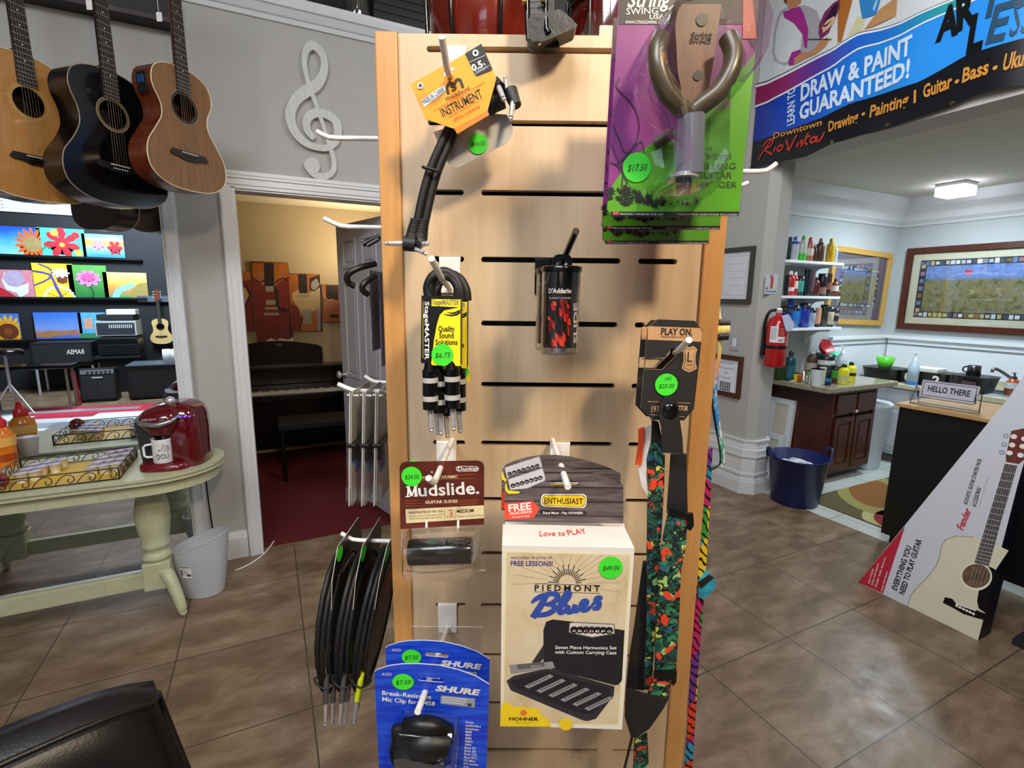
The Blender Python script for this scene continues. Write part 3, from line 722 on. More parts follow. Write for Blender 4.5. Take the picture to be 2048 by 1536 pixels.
msk = g.ramp(v2.outputs['Distance'], [(.0, '#ffffff'), (.46, '#ffffff'), (.50, '#000000')])
m2 = g.ramp(n0, [(.43, '#000000'), (.46, '#ffffff')])
fac = g.mix(msk, m2, 1.0, 'MULTIPLY'); PARROT = g.done(g.mix(c1, c2, fac), .65)
def strap_card(F, t, full=True):
    mb = MB()
    mb.poly(P([(452, 62), (700, 72), (752, 140), (695, 660), (628, 738), (415, 735), (340, 655), (360, 400), (385, 122)]), 0, .0015, CHAR, [P([(372, 322), (500, 318), (545, 255), (588, 266), (580, 300), (482, 398), (364, 394)])[::-1]], edge=TANC)
    mb.flat(P([(387, 108), (733, 120), (750, 146), (742, 212), (384, 198)]), -.0004, TANC)
    mb.text('PLAY ON.', p1(472, 165), p1(682, 171), .0085, -.0007, CHAR, .03); mb.text('STRAPS MADE WITH HEART', p1(470, 184), p1(680, 188), .002, -.0007, DK)
    mb.flat(P([(640, 240), (662, 250), (690, 240), (716, 262), (704, 300), (704, 350), (714, 390), (690, 405), (660, 416), (632, 405), (612, 388), (624, 340), (624, 290), (614, 262)]), -.0004, TANC)
    mb.flat(P([(646, 254), (664, 262), (686, 252), (704, 266), (694, 300), (694, 350), (700, 384), (680, 394), (660, 404), (640, 394), (622, 384), (634, 340), (634, 290), (626, 266)]), -.0006, CHAR); 
    mb.flat(P([(648, 258), (664, 266), (684, 256), (701, 268), (691, 302), (691, 350), (696, 382), (678, 391), (660, 400), (642, 391), (626, 382), (637, 340), (637, 292), (630, 268)]), -.0008, TANC)
    mb.text('L', p1(648, 346), p1(680, 346), .0135, -.001, CHAR); mb.text('LEATHER', p1(640, 372), p1(684, 372), .002, -.001, CHAR)
    mb.text('1973', p1(408, 682), p1(478, 682), .0085, -.0006, TANC, .01); mb.text('MOTOR', p1(560, 668), p1(652, 672), .0065, -.0006, TANC, .03)
    for a in ([(384, 610), (670, 622)], [(402, 698), (630, 712)]): mb.stroke(P(a), .0006, -.0006, TANC)
    mb.build('hang_card', t, label='black card with tan band')
t = thing('guitar_strap', 'parrot-print guitar strap on a black card with a cut-out window', 'guitar strap', F.M)
strap_card(F, t)
dot(F, *S(off, sc, [(507, 497)])[0], 22.5, '', t, -.0018, [('UKE', .1, .55, .55, .3), ('$25.00', 0, -.1, 1.35, .42)])
LEA = flat('#1d1d1f', .5)
mb = MB(); mb.poly(P([(468, 610), (500, 582), (525, 576), (555, 582), (582, 605), (592, 700), (614, 850), (620, 958), (484, 950), (478, 790), (456, 700)], -.006), -.008, -.004, LEA); mb.build('leather_tab', t, label='black leather tab')
mb = MB(); c = p1(524, 664); mb.lathe([(0, .003), (.006, .0024), (.009, .001), (.0095, 0)], BLACKG, 20, Matrix.Translation((c[0], -.008, c[1])) @ Matrix.Rotation(PI / 2, 4, 'X')); mb.build('snap_button', t)
off2, sc2 = (1220, 1000), 2.865
P2 = lambda pts, d=0: F.g(S(off2, sc2, pts), d)
mb = MB(); mb.poly(P([(415, 735), (455, 745), (490, 950), (545, 960), (620, 955), (640, 960), (650, 1340), (515, 1350), (540, 965), (500, 958), (488, 1200), (475, 1536), (385, 1536), (385, 1210), (392, 980), (410, 880)], .02)[:1] + P([(455, 745), (486, 900), (480, 965), (425, 900), (408, 880)], .02), .018, .022, LEA)
mb.poly(P([(540, 960), (640, 958), (650, 1360), (512, 1352)], .012), .010, .0135, LEA); mb.build('black_webbing', t, label='plain black webbing')
mb = MB()
mb.poly(P([(408, 880), (440, 890), (498, 958), (492, 1200), (472, 1536), (384, 1536), (388, 1210), (378, 1000)], .016) , .014, .0175, PARROT)
mb.poly(P2([(215, 0), (298, 0), (290, 200), (262, 700), (235, 1080), (192, 1080), (208, 700), (210, 350)], .018), .016, .0195, PARROT)
mb.build('printed_webbing', t, label='parrot print webbing, rear run')
mb = MB(); mb.poly(P2([(335, 68), (440, 100), (432, 260), (405, 400), (392, 700), (376, 985), (256, 980), (262, 700), (275, 420), (290, 300), (312, 170)], .006), .004, .0075, PARROT)
mb.poly(P2([(252, 1010), (356, 1020), (332, 1130), (214, 1112)], .006), .004, .0075, PARROT); mb.poly(P2([(140, 1375), (212, 1335), (220, 1500), (130, 1600)], .02), .018, .0215, PARROT); mb.build('printed_webbing', t, label='parrot print webbing, front run')
mb = MB(); mb.poly(P2([(322, 40), (440, 70), (470, 70), (475, 140), (455, 168), (436, 160), (440, 100), (330, 66)], .004), .0, .004, BLACKG); mb.poly(P2([(250, 975), (378, 968), (375, 1030), (355, 1055), (356, 1020), (248, 1006)], .004), 0, .004, BLACKG); mb.build('slider_buckle', t)
mb = MB(); mb.poly(P2([(90, 1074), (214, 1110), (332, 1130), (300, 1190), (222, 1300), (150, 1350), (118, 1352), (84, 1240)], .004), .001, .0045, LEA); mb.stroke(P2([(96, 1082), (210, 1118), (318, 1138)], .004), .0006, .0005, flat('#3a3a3c')); mb.build('leather_end', t, label='black leather end piece')
mb = MB(); mb.tube([at3(F, 1265, 1470, .01), at3(F, 1258, 1500, .012), at3(F, 1247, 1545, .012)], .0018, LEA, 6); mb.build('cord', t)
mb = MB(); mb.poly(P2([(213, 350), (208, 700), (192, 1085), (92, 1076), (110, 900), (140, 720), (190, 350)], .03), .028, .0315, LEA); mb.build('black_webbing', t, label='plain black back of the strap')
Mo = F.M.copy(); Mo.translation = F.O + C(.000, .026, -.002)
t2 = thing('strap_card', 'second black strap card with tan edges, behind the front card', 'card', Mo); strap_card(F, t2)
F = RF(1290, 950, .645)
P = lambda pts, d=0: F.g(S(off, sc, pts), d)
mb = MB(); mb.poly(P([(358, 785), (412, 765), (405, 900), (372, 1100), (390, 1250), (345, 1180), (322, 1060), (342, 1030)]), 0, .0025, flat('#dfe0e6', .6)); mb.poly(P([(325, 795), (362, 782), (360, 860), (343, 1034), (304, 1034), (322, 900)], -.003), -.004, -.001, flat('#f0552e', .5))
solo('guitar_strap', 'white strap with an orange stripe, behind the parrot strap', 'guitar strap', mb, F.M)
# ================================================================== brown slide pack
MB.ts = .66
F = RF(884, 990, .568); off, sc = (780, 880), 3.938
P = lambda pts, d=0: F.g(S(off, sc, pts), d); p1 = lambda x, y: P([(x, y)])[0]
Q = lambda x, y, d: at3(F, off[0] + x / sc, off[1] + y / sc, d)
t = thing('guitar_slide_pack', 'brown card with a black ceramic slide in a clear tray, at lower left', 'slide pack', F.M)
BRN = wood('brown_card_print', '#3a150d', '#6b2c1a', (1.5, 1.5, 6), .35)
CRM = flat('#e3d3a4', .5); BRD = flat('#40180c', .5); OR2 = flat('#b2622c', .5)
mb = MB()
mb.poly(P([(75, 215), (90, 182), (120, 172), (690, 162), (728, 175), (742, 205), (741, 666), (80, 702)]), 0, .0008, BRN, [[p1(330 + 11 * math.cos(q * .7), 254 + 11 * math.sin(q * .7)) for q in range(9)][::-1]])
mb.text('udslide.', p1(226, 442), p1(704, 420), .0235, -.0006, PAPER, .02)
for i, q in enumerate(([(140, 444), (146, 366)], [(142, 366), (172, 440)], [(172, 440), (202, 360)], [(199, 360), (207, 440)])): mb.stroke(P(q), .0034 if i in (1, 3) else .0019, -.0006 - i * .00004, PAPER)
for q in ([(122, 445), (158, 443)], [(190, 441), (222, 439)], [(128, 366), (158, 365)], [(192, 360), (220, 359)]): mb.stroke(P(q), .0012, -.0008, PAPER)
for x, w_ in ((128, 60), (214, 12)): pass
mb.text('PORCELAIN CERAMIC', p1(186, 308), p1(534, 298), .0052, -.0005, CRM, .02); mb.text('GUITAR SLIDES', p1(278, 500), p1(535, 491), .0055, -.0005, CRM, .03)
for a in ([(255, 288), (680, 268)], [(255, 318), (680, 300)], [(122, 480), (262, 474)], [(118, 500), (262, 496)], [(125, 520), (262, 516)], [(548, 480), (690, 466)], [(548, 494), (690, 484)], [(548, 508), (690, 500)]): mb.stroke(P(a), .0005, -.0004, OR2)
mb.poly([p1(x, y) for x, y in ((535, 205), (680, 205), (697, 215), (699, 235), (684, 246), (540, 248), (522, 238), (520, 216))], -.0004, None, PAPER)
mb.poly([p1(x, y) for x, y in ((538, 209), (678, 209), (692, 217), (694, 234), (681, 242), (542, 244), (527, 236), (525, 218))], -.0006, None, BRN)
mb.text('Dunlop', p1(532, 242), p1(690, 236), .0072, -.0008, PAPER, .02, .2)
mb.flat(P([(122, 545), (740, 513), (741, 614), (128, 655)]), -.0004, CRM)
mb.text('HANDCRAFTED IN THE U.S.A.', p1(150, 580), p1(418, 566), .0042, -.0006, BRD, .015); mb.text('MADE IN NORTH CALIFORNIA WITH', p1(150, 606), p1(418, 590), .0026, -.0006, BRD); mb.text('GLAZED PORCELAIN AND HARD CERAMIC', p1(152, 626), p1(412, 612), .0026, -.0006, BRD)
mb.text('263', p1(498, 612), p1(492, 545), .0068, -.0006, flat('#a83a24'), .01); mb.text('No.', p1(460, 612), p1(458, 590), .003, -.0006, BRD); mb.text('SIZE', p1(528, 540), p1(560, 537), .0022, -.0006, BRD)
mb.text('MEDIUM', p1(527, 574), p1(660, 566), .0068, -.0006, BRD, .02); mb.text('18.5mm X 5.5mm X 70mm', p1(527, 608), p1(736, 598), .0036, -.0006, BRD)
for x in (430, 512): mb.stroke(P([(x, 545), (x + 3, 622)]), .0004, -.0006, BRD)
for x in (288, 537): mb.flat(P([(x - 9, 630), (x + 9, 628), (x + 10, 688), (x - 10, 690)]), -.0006, PAPER)
mb.build('printed_card', t, label='brown printed card')
dot(F, *S(off, sc, [(172, 285)])[0], 20.5, '$24.00', t, -.0012)
mb = MB(); mb.disc(p1(185, 200), F.k(850, 940, 11), .0004, GREEN, y1=.0006); mb.build('price_sticker', t, label='second green sticker edge behind the first')
mb = MB(); TB = Q(398, 880, -.012); a = Q(152, 885, -.012); b = Q(648, 868, -.012)
d = (b - a).normalized(); r_ = .0158
mb.tube([a, a + d * .002, b - d * .002, b], [r_ - .001, r_, r_, r_ - .001], BLACKG, 32); mb.build('ceramic_slide', t, label='glossy black ceramic slide')
mb = MB()
base = P([(112, 735), (140, 705), (680, 682), (706, 700), (708, 985), (680, 1010), (130, 1012), (112, 985)]); top = P([(150, 765), (165, 748), (645, 722), (660, 735), (652, 965), (640, 985), (170, 995), (150, 975)])
dome(mb, base, top, 0, -.033, CLEAR); mb.poly(P([(85, 690), (742, 665), (752, 1020), (740, 1036), (100, 1072), (88, 1055)], .001), .0012, None, CLEAR, [base[::-1]])
mb.tube([Q(92, 1052, 0), Q(748, 1026, 0)], .0012, CLEAR, 6); mb.build('clear_tray', t, label='clear plastic tray')
# ================================================================== harmonica box
MB.ts = .54
F = RF(1130, 1280, .48); off, sc = (980, 1080), 3.84
P = lambda pts, d=0: F.g(S(off, sc, pts), d); p1 = lambda x, y: P([(x, y)])[0]
BXD = .049
t = thing('harmonica_box', 'white harmonica set box with blue script lettering, hung at the bottom centre', 'box', F.M)
TL, TR, BR_, BL = F.g([(1004, 1091), (1269, 1096), (1244, 1459), (1001, 1451)])
mb = MB()
mb.poly([TL, BL, BR_, TR], 0, BXD, flat('#e0dcd4', .5, var=.02))
CRB = N('cream_print'); n_ = CRB.noise(CRB.coord(), 26, 5, .6, .5); CRB = CRB.done(CRB.ramp(n_, [(.25, '#b89c72'), (.42, '#cdbb97'), (.75, '#d9cbae')]), .45)
mb.flat(P([(118, 82), (1086, 108), (992, 1420), (92, 1408)]), -.0003, flat('#e8dca0', .5))
mb.flat(P([(130, 92), (1076, 116), (982, 1410), (104, 1398)]), -.0005, CRB)
NV = flat('#3a2a78', .5); BKP = flat('#1b1518', .5); BLU = flat('#2f4aa0', .5)
for a in range(-12, 192, 12):
    q = math.radians(a); mb.stroke([p1(590 + 150 * math.cos(q), 330 - 130 * math.sin(q)), p1(590 + 420 * math.cos(q + .02), 330 - 360 * math.sin(q + .02) if math.sin(q) < .6 else 110)], .0007, -.0006, flat('#b59a70'))
mb.text('INCLUDES 30 DAYS OF', p1(162, 142), p1(478, 142), .0048, -.0008, flat('#6a5870'), .01); mb.text('FREE LESSONS!', p1(160, 194), p1(480, 196), .0098, -.0008, NV, .02)
for i, a in enumerate(range(4, 180, 9)):
    q = math.radians(a); r0, r1 = 66, (146 if i % 2 else 112); mb.stroke([p1(592 + r0 * math.cos(q), 330 - r0 * math.sin(q)), p1(592 + r1 * math.cos(q), 330 - r1 * math.sin(q))], .0009, -.0008, BKP)
mb.stroke(P([(338, 332), (845, 346)]), .0005, -.0008, BKP); mb.stroke(P([(335, 394), (842, 406)]), .0005, -.0008, BKP)
mb.text('P I E D M O N T', p1(342, 386), p1(842, 392), .0125, -.0008, BKP, .025)
W = .0062; BY = -.0009                                               # brush-script word built from strokes
for q, ww in (([(318, 482), (345, 455), (395, 428), (450, 420)], [.3, .8, 1, .9]), ([(428, 428), (395, 490), (360, 545), (328, 592)], [1, 1.15, 1.2, 1.1]), ([(400, 425), (470, 408), (515, 418), (512, 452), (470, 482), (420, 492)], [.6, .9, 1, 1, .9, .5]), ([(420, 490), (480, 494), (495, 525), (455, 556), (390, 572), (338, 574)], [.6, .9, 1, 1, .9, .6]),
              ([(512, 540), (560, 500), (606, 432), (610, 402), (588, 402), (562, 450), (535, 515), (540, 552), (570, 545)], [.4, .6, .8, .8, .8, 1, 1.1, 1, .7]), ([(570, 545), (600, 500), (592, 535), (608, 550), (640, 530), (655, 490)], [.5, .9, 1, .9, .9, .9]), ([(655, 490), (648, 530), (665, 540), (690, 520)], [.9, 1, .8, .6]),
              ([(690, 520), (730, 500), (745, 470), (722, 462), (700, 495), (712, 530), (745, 528), (775, 505)], [.5, .7, .8, .9, 1, 1, .8, .5]), ([(775, 505), (820, 455), (848, 440), (822, 438), (812, 462), (836, 482), (822, 515), (785, 520)], [.4, .7, .9, .8, .9, 1, 1, .6])):
    BY = BY - .00004; mb.stroke(P(q), [W * k for k in ww], BY, BLU, 5)
CASE = flat('#1d1c22', .45); CASE2 = flat('#2c2b32', .45); SIL = flat('#8e8c8e', .35)
mb.flat(P([(410, 690), (430, 625), (480, 607), (620, 622), (1032, 690), (1012, 1075), (985, 1108), (955, 1112), (410, 970)]), -.0007, CASE)
mb.flat(P([(412, 800), (418, 900), (370, 950), (322, 936)]), -.0008, CASE2)
mb.flat(P([(126, 1078), (180, 1040), (420, 985), (500, 990), (955, 1120), (950, 1190), (812, 1368), (745, 1387), (700, 1375), (160, 1150)]), -.0008, CASE2)
mb.flat(P([(160, 1078), (420, 1005), (925, 1135), (920, 1175), (790, 1330), (700, 1330), (180, 1120)]), -.0009, CASE)
for i in range(6):
    x, y = 262 + i * 92, 1118 + i * 34; mb.flat(P([(x, y), (x + 195, y - 92), (x + 228, y - 76), (x + 34, y + 18)]), -.0010, SIL)
    for k in range(8): mb.flat(P([(x + 32 + k * 20, y - 8 - k * 9), (x + 42 + k * 20, y - 13 - k * 9), (x + 50 + k * 20, y - 8 - k * 9), (x + 40 + k * 20, y - 2 - k * 9)]), -.0011, BKP)
mb.flat(P([(148, 955), (480, 928), (500, 978), (160, 1022)]), -.0010, flat('#8c8a8c', .3)); mb.flat(P([(205, 950), (415, 930), (420, 965), (215, 990)]), -.0011, flat('#5c5a60', .3))
mb.text('Blues', p1(320, 970), p1(400, 962), .0035, -.0012, flat('#c9b87a'))
mb.flat(P([(608, 630), (640, 625), (955, 640), (958, 716), (785, 747), (602, 708)]), -.0009, flat('#5a585a')); mb.flat(P([(614, 636), (640, 632), (950, 646), (952, 712), (785, 740), (608, 703)]), -.0010, flat('#cfc9c2', .35))
mb.text('SEVEN KEYS', p1(695, 658), p1(862, 664), .003, -.0011, flat('#7a7474'))
def keys(mb, a, b, r, y):
    for i, s in enumerate(('A', 'Bb', 'C', 'D', 'E', 'F', 'G')):
        x = a[0] + (b[0] - a[0]) * i / 6; z = a[1] + (b[1] - a[1]) * i / 6
        mb.disc((x, z), r, y, BKP, n=16); mb.text(s, (x - r * .5, z - r * .5), (x + r * .5, z - r * .5), r, y - .0002, PAPER, .01)
keys(mb, p1(645, 685), p1(914, 690), .0043, -.0011)
mb.text('Seven Piece Harmonica Set', p1(500, 832), p1(970, 836), .0072, -.0009, PAPER, .015); mb.text('with Custom Carrying Case', p1(498, 868), p1(970, 873), .0072, -.0009, PAPER, .015)
mb.flat(P([(82, 1290), (95, 1252), (130, 1238), (180, 1275), (250, 1270), (330, 1285), (380, 1296), (395, 1345), (440, 1358), (465, 1428), (78, 1424)]), -.0011, flat('#e8c81e', .45)); mb.disc(p1(582, 1410), .0075, -.0011, flat('#e8c81e', .45))
mb.text('HOHNER', p1(148, 1378), p1(372, 1380), .0075, -.0013, BKP, .03); mb.text('ENJOY MUSIC', p1(195, 1398), p1(320, 1400), .002, -.0013, BKP); mb.disc(p1(258, 1320), .0036, -.0013, flat('#d9702e'))
mb.build('carton', t, label='white carton with printed front')
dot(F, 1221, 1134, 24, '$49.00', t, -.0015)
# top flap of the carton, its hand lettering, and the hang tab at the back
top = Fr(F.O + F.ex * TL[0] + F.ez * TL[1], RIGHT, FWD)
inv = F.M.inverted()
mb = MB(inv @ top.M); 
def tp(px, py): return top.uv(px, py)
for s, a, b in (('Love to', (1079, 1073), (1131, 1072)), ('PLAY', (1137, 1071), (1174, 1067))):
    mb.text(s, tp(*a), tp(*b), .022, -.0006, flat('#d5392c', .6), .0, .12)
mb.build('lid_lettering', t, label='red handwritten words on the lid')
def hang_tab(F, t, d, front=True):
    off, sc = (780, 880), 3.938
    P = lambda pts: F.g(S(off, sc, pts), d); p1 = lambda x, y: P([(x, y)])[0]
    PL = N('dark_plank_print'); vv = PL.coord((3, 1, 40)); n_ = PL.noise(vv, 4, 7, .65, .6)
    tc = PL.coord((1, 1, 1)); sp = PL.new('ShaderNodeSeparateXYZ'); PL.link(tc, sp.inputs[0]); mo = PL.new('ShaderNodeMath', operation='PINGPONG'); PL.link(sp.outputs[2], mo.inputs[0]); mo.inputs[1].default_value = .0085
    lt = PL.new('ShaderNodeMath', operation='LESS_THAN'); PL.link(mo.outputs[0], lt.inputs[0]); lt.inputs[1].default_value = .0006
    PL = PL.done(PL.mix(PL.ramp(n_, [(.28, '#241e1f'), (.5, '#574d4c'), (.75, '#857a77')]), '#141011', lt.outputs[0]), .45)
    yb = 650
    mb = MB()
    mb.poly(P([(902, yb - 6), (908, 330), (935, 292), (1010, 255), (1100, 230), (1210, 214), (1330, 212), (1450, 225), (1600, 262), (1740, 308), (1838, 355), (1838, yb + 8)]), d, d + .0008, PL, [P([(1262, 322), (1275, 315), (1468, 315), (1482, 325), (1480, 345), (1468, 353), (1275, 356), (1262, 350)])[::-1]])
    yy = d - .0005
    mb.flat(P([(902, 498), (1122, 478), (1178, 535), (1132, 612), (904, 630)]), yy, flat('#e8472f', .45)); mb.text('FREE', p1(936, 562), p1(1114, 542), .0118, yy - .0003, PAPER, .03); mb.text('ONLINE LESSONS!', p1(942, 588), p1(1118, 570), .0042, yy - .0003, PAPER, .015); mb.text('See inside for details', p1(962, 612), p1(1100, 600), .003, yy - .0003, PAPER)
    for e, mt in ((0, PAPER), (8, flat('#3a3028')), (12, flat('#f0c81c', .4))): mb.poly([p1(x, y) for x, y in ((1210 + e, 424 + e), (1525 - e, 424 + e), (1545 - e, 440 + e), (1550 - e, 482), (1540 - e, 520 - e), (1520 - e, 534 - e), (1212 + e, 522 - e), (1192 + e, 508 - e), (1186 + e, 476), (1194 + e, 440 + e))], yy - .0001 - e * .00002, None, mt)
    mb.text('ENTHUSIAST', p1(1214, 497), p1(1518, 502), .0098, yy - .0008, BKP, .005)
    mb.poly([p1(x, y) for x, y in ((1190, 552), (1530, 556), (1550, 572), (1535, 588), (1200, 586), (1178, 570))], yy, None, BKP); mb.text('Enjoy Music - Play HOHNER!', p1(1205, 580), p1(1518, 582), .0042, yy - .0003, PAPER, .015)
    mb.flat(P([(925, 305), (1205, 215), (1230, 300), (1226, 322), (1215, 330), (1080, 385), (945, 398)]), yy, flat('#6e6b72')); mb.flat(P([(930, 310), (1200, 222), (1222, 300), (1215, 318), (1078, 378), (948, 390)]), yy - .0002, flat('#c9c6cc', .4)); keys(mb, p1(968, 358), p1(1184, 296), .0026, yy - .0004)
    mb.flat(P([(906, 360), (912, 330), (932, 395), (1022, 405), (1018, 420), (935, 424), (908, 400)]), yy, flat('#e8d020'))
    mb.build('hang_tab', t, label='dark plank-print hang tab')
MB.ts = .70
hang_tab(F, t, BXD)
F2 = RF(1130, 960, .56); t2 = thing('harmonica_box', 'second harmonica box behind the front one, only its arched hang tab showing', 'box', F2.M)
hang_tab(Fr(F2.O + Vector((0, 0, 0)), RIGHT), t2, 0)
for o in t2.children: o.location = C(0, 0, 0) + Vector((-.004, 0, .0145))
mb = MB(); a, b = F2.uv(1010, 1050), F2.uv(1245, 1150); mb.bb((a[0], .0012, b[1]), (b[0], .03, a[1]), flat('#f1ede6', .5, var=.02)); mb.build('carton', t2)
# ================================================================== blue microphone clip packs
MB.ts = .70
F = RF(865, 1380, .50); off, sc = (740, 1160), 4.086
g = N('blue_card_print'); wv = g.new('ShaderNodeTexNoise', Scale=1.0, Detail=2); g.link(g.coord((14, 1, 170)), wv.inputs[0])
SB = g.done(g.ramp(wv.outputs[0], [(.35, '#0d2fae'), (.5, '#1440c4'), (.62, '#2052cf')]), .4)
def shure(F, t, full):
    P = lambda pts, d=0: F.g(S(off, sc, pts), d); p1 = lambda x, y: P([(x, y)])[0]; Q = lambda x, y, d: at3(F, off[0] + x / sc, off[1] + y / sc, d)
    mb = MB()
    mb.poly(P([(35, 748), (60, 730), (150, 700), (260, 684), (400, 682), (560, 694), (720, 730), (870, 785), (975, 850), (972, 1000), (935, 2000), (95, 2000)]), 0, .0008, SB, [P([(395, 800), (410, 792), (590, 800), (606, 812), (602, 832), (590, 838), (410, 822), (396, 816)])[::-1]], edge=flat('#c8d0ea'))
    LG = flat('#c4cde8', .45)
    mb.stroke(P([(35, 748), (60, 730), (150, 700), (260, 684), (400, 682), (560, 694), (720, 730), (870, 785), (975, 850)], 0), .0009, -.0004, LG)
    mb.text('A25D', p1(95, 778), p1(178, 780), .0052, -.0005, LG, .01)
    mb.text('SHURE', p1(532, 900), p1(886, 938), .0102, -.0007, flat('#d5d2cc', .4), .05, .25)
    mb.text('Break-Resistant', p1(98, 934), p1(500, 972), .0078, -.0005, PAPER, .015); mb.text('Mic Clip for SM58', p1(100, 986), p1(530, 1026), .0078, -.0005, PAPER, .015)
    mb.flat(P([(580, 940), (860, 966), (856, 1042), (576, 1008)]), -.0004, flat('#8e959c', .4)); 
    for i in range(3): mb.stroke(P([(590, 955 + i * 18), (800 - i * 15, 975 + i * 18)]), .0012, -.0006, flat('#c9ccd0'))
    mb.flat(P([(800, 1005), (830, 1007), (828, 1030), (798, 1028)]), -.0006, flat('#2a2c34'))
    for i, s in enumerate(('Fits these', 'standard Shure', 'microphones:', 'SM48', 'SM57', 'SM58', 'SM87A', 'SM94', 'Beta 57', 'Beta 58', 'Beta 57A', 'Beta 87C', 'PG Mics', 'PG Series', '515', '545', '565')):
        wd = {10: 64}.get(len(s), 0) or len(s) * (9 if i < 3 else 13); mb.text(s, p1(782 - i * 1.2, 1166 + i * 26), p1(782 + wd - i * 1.2, 1168 + wd * .08 + i * 26), .0042, -.0005, PAPER, .01)
    mb.build('blue_card', t, label='blue printed card')
    dot(F, *S(off, sc, [(272, 826)])[0], 21.5, '$7.50', t, -.0014, ell=.84)
    if not full: return
    mb = MB(); mb.tube([Q(290, 1190, -.012), Q(400, 1185, -.016), Q(520, 1195, -.016), Q(640, 1225, -.012)], [.008, .010, .010, .007], BLACK, 12, sub=3)
    mb.tube([Q(235, 1420, -.012), Q(330, 1380, -.014), Q(470, 1330, -.016), Q(640, 1340, -.014)], [.016, .019, .019, .016], BLACK, 14, sub=3); mb.box(Q(430, 1255, -.012), (.07, .012, .02), BLACK, .004)
    mb.tube([Q(480, 1400, -.014), Q(510, 1500, -.014), Q(540, 1700, -.012)], [.012, .013, .015], BLACK, 14); mb.build('microphone_clip', t, label='black microphone clip')
    mb = MB(); dome(mb, P([(230, 1600), (232, 1240), (262, 1075), (300, 1058), (690, 1100), (722, 1120), (738, 1300), (720, 1700), (240, 1700)]), P([(250, 1600), (252, 1250), (290, 1240), (640, 1310), (660, 1290), (690, 1290), (670, 1400), (650, 1680), (260, 1680)]), -.001, -.034, CLEAR)
    mb.tube([Q(240, 1262, -.032), Q(420, 1280, -.034), Q(655, 1318, -.032), Q(690, 1280, -.02), Q(712, 1120, -.003)], .0010, CLEAR, 6); mb.build('clear_blister', t, label='clear plastic bubble')
t = thing('microphone_clip_pack', 'front blue microphone clip pack with a black clip under a clear bubble', 'blister pack', F.M, 'blue microphone clip packs'); shure(F, t, True)
F2 = F; t2 = thing('microphone_clip_pack', 'second blue microphone clip pack behind the front one, only its top showing', 'blister pack', F.M, 'blue microphone clip packs'); shure(F, t2, False)
Mo = F.M.copy(); Mo.translation = F.O + (RF(772, 1296, .556).O - RF(750, 1344, .50).O); t2.matrix_world = Mo
F3 = RF(893, 1255, .60); mb = MB(); q = F3.g([(822, 1253), (965, 1254), (958, 1400), (826, 1400)]); mb.poly([q[0], q[3], q[2], q[1]], 0, .001, CLEAR); mb.tube([(q[0][0], 0, q[0][1]), (q[1][0], 0, q[1][1])], .0009, CLEAR, 6)
solo('clear_hang_sheet', 'empty clear plastic pack edge behind the blue packs', 'clear pack', mb, F3.M)
# ================================================================== side of the tower: cable coils and clear packs
MB.ts = 1
def side_frame(px, py, y): r = RF(px, py, y); return Fr(r.O, -FWD), r.O
for i, (px, lb) in enumerate(((697, 'outermost black cable coil on a black card, hung on the left side of the tower'), (742, 'middle black cable coil on a black card with a red print'), (787, 'innermost black cable coil with a yellow plug sleeve, next to the tower post'))):
    O = RF(px, 1078, .80).O; M = Fr(O, RIGHT).M @ Matrix.Rotation(math.radians(4 + 3 * i), 4, 'Y')
    t = thing('instrument_cable', lb, 'cable', M, 'cable coils on the left side')
    mb = MB(Matrix.Rotation(PI / 2, 4, 'Z'))                 # card lies across the hook: local x runs to the back
    mb.poly([(-.078, -.19), (-.078, -.03), (-.055, .015), (.055, .015), (.078, -.03), (.078, -.19), (.05, -.235), (-.05, -.235)], -.0005, .0005, flat('#151214', .4), edge=flat('#cfc7b8'))
    for s_ in (-1, 1): mb.flat([(-.02, -.07), (.05, -.06), (.05, -.10), (-.01, -.105)], -.0008, flat('#b01530', .5)) if s_ < 0 else None
    mb.text('INSTRUMENT CABLE', (-.05, -.045), (.04, -.045), .008, -.0008, PAPER)
    mb.build('hang_card', t, label='black card with pale edges')
    mb = MB(); 
    for k in range(4):
        pts = []
        for j in range(18):
            q = 2 * PI * j / 18; rx = .082 + .006 * (k % 2); rz = .125 - .004 * k
            pts.append((-.012 + .0075 * (k % 3) - .004, rx * math.cos(q) * (1 + .01 * k) - .004, -.155 + rz * math.sin(q) + .006 * k))
        mb.tube(pts, .0042, RUB, 8, closed=True)
    mb.build('coiled_cable', t, label='black rubber cable in loops')
    mb = MB(); mb.tube([(-.022, -.088, -.20), (0, -.102, -.205), (.014, -.09, -.20), (0, -.076, -.20)], .0018, RUB, 6, closed=True, sub=3); mb.build('cable_tie', t)
    mb = MB()
    for dy, z0 in ((-.085, -.215), (-.05, -.245)):
        if i == 2 and dy > -.06: continue
        mb.tube([(-.004, dy + .004, z0 + .02), (-.004, dy, z0 - .03)], .0046, flat('#8d8f94', .3, .9) if i < 2 else flat('#e6ee22', .45), 12); plug(mb, (-.004, dy, z0 - .03), (-.003, dy - .001, z0 - .075))
    mb.build('plug', t)
    if i == 2:
        mb = MB(); mb.tube([(-.012, -.035, -.19), (-.012, -.042, -.275)], .0072, flat('#e6ee22', .45), 14); mb.text('INSTRUMENT', (-.0095, -.268), (-.0095, -.20), .006, -.0500, DK); mb.tube([(-.012, -.042, -.275), (-.012, -.043, -.30)], .0062, CHROME, 12); mb.build('plug_sleeve', t, label='yellow plug sleeve')
    dotm = MB(Matrix.Rotation(PI / 2, 4, 'Z')); dotm.disc((-.045, -.002), .013, -.0012, GREEN, y1=.0012); dotm.build('price_sticker', t, label='round green price sticker')
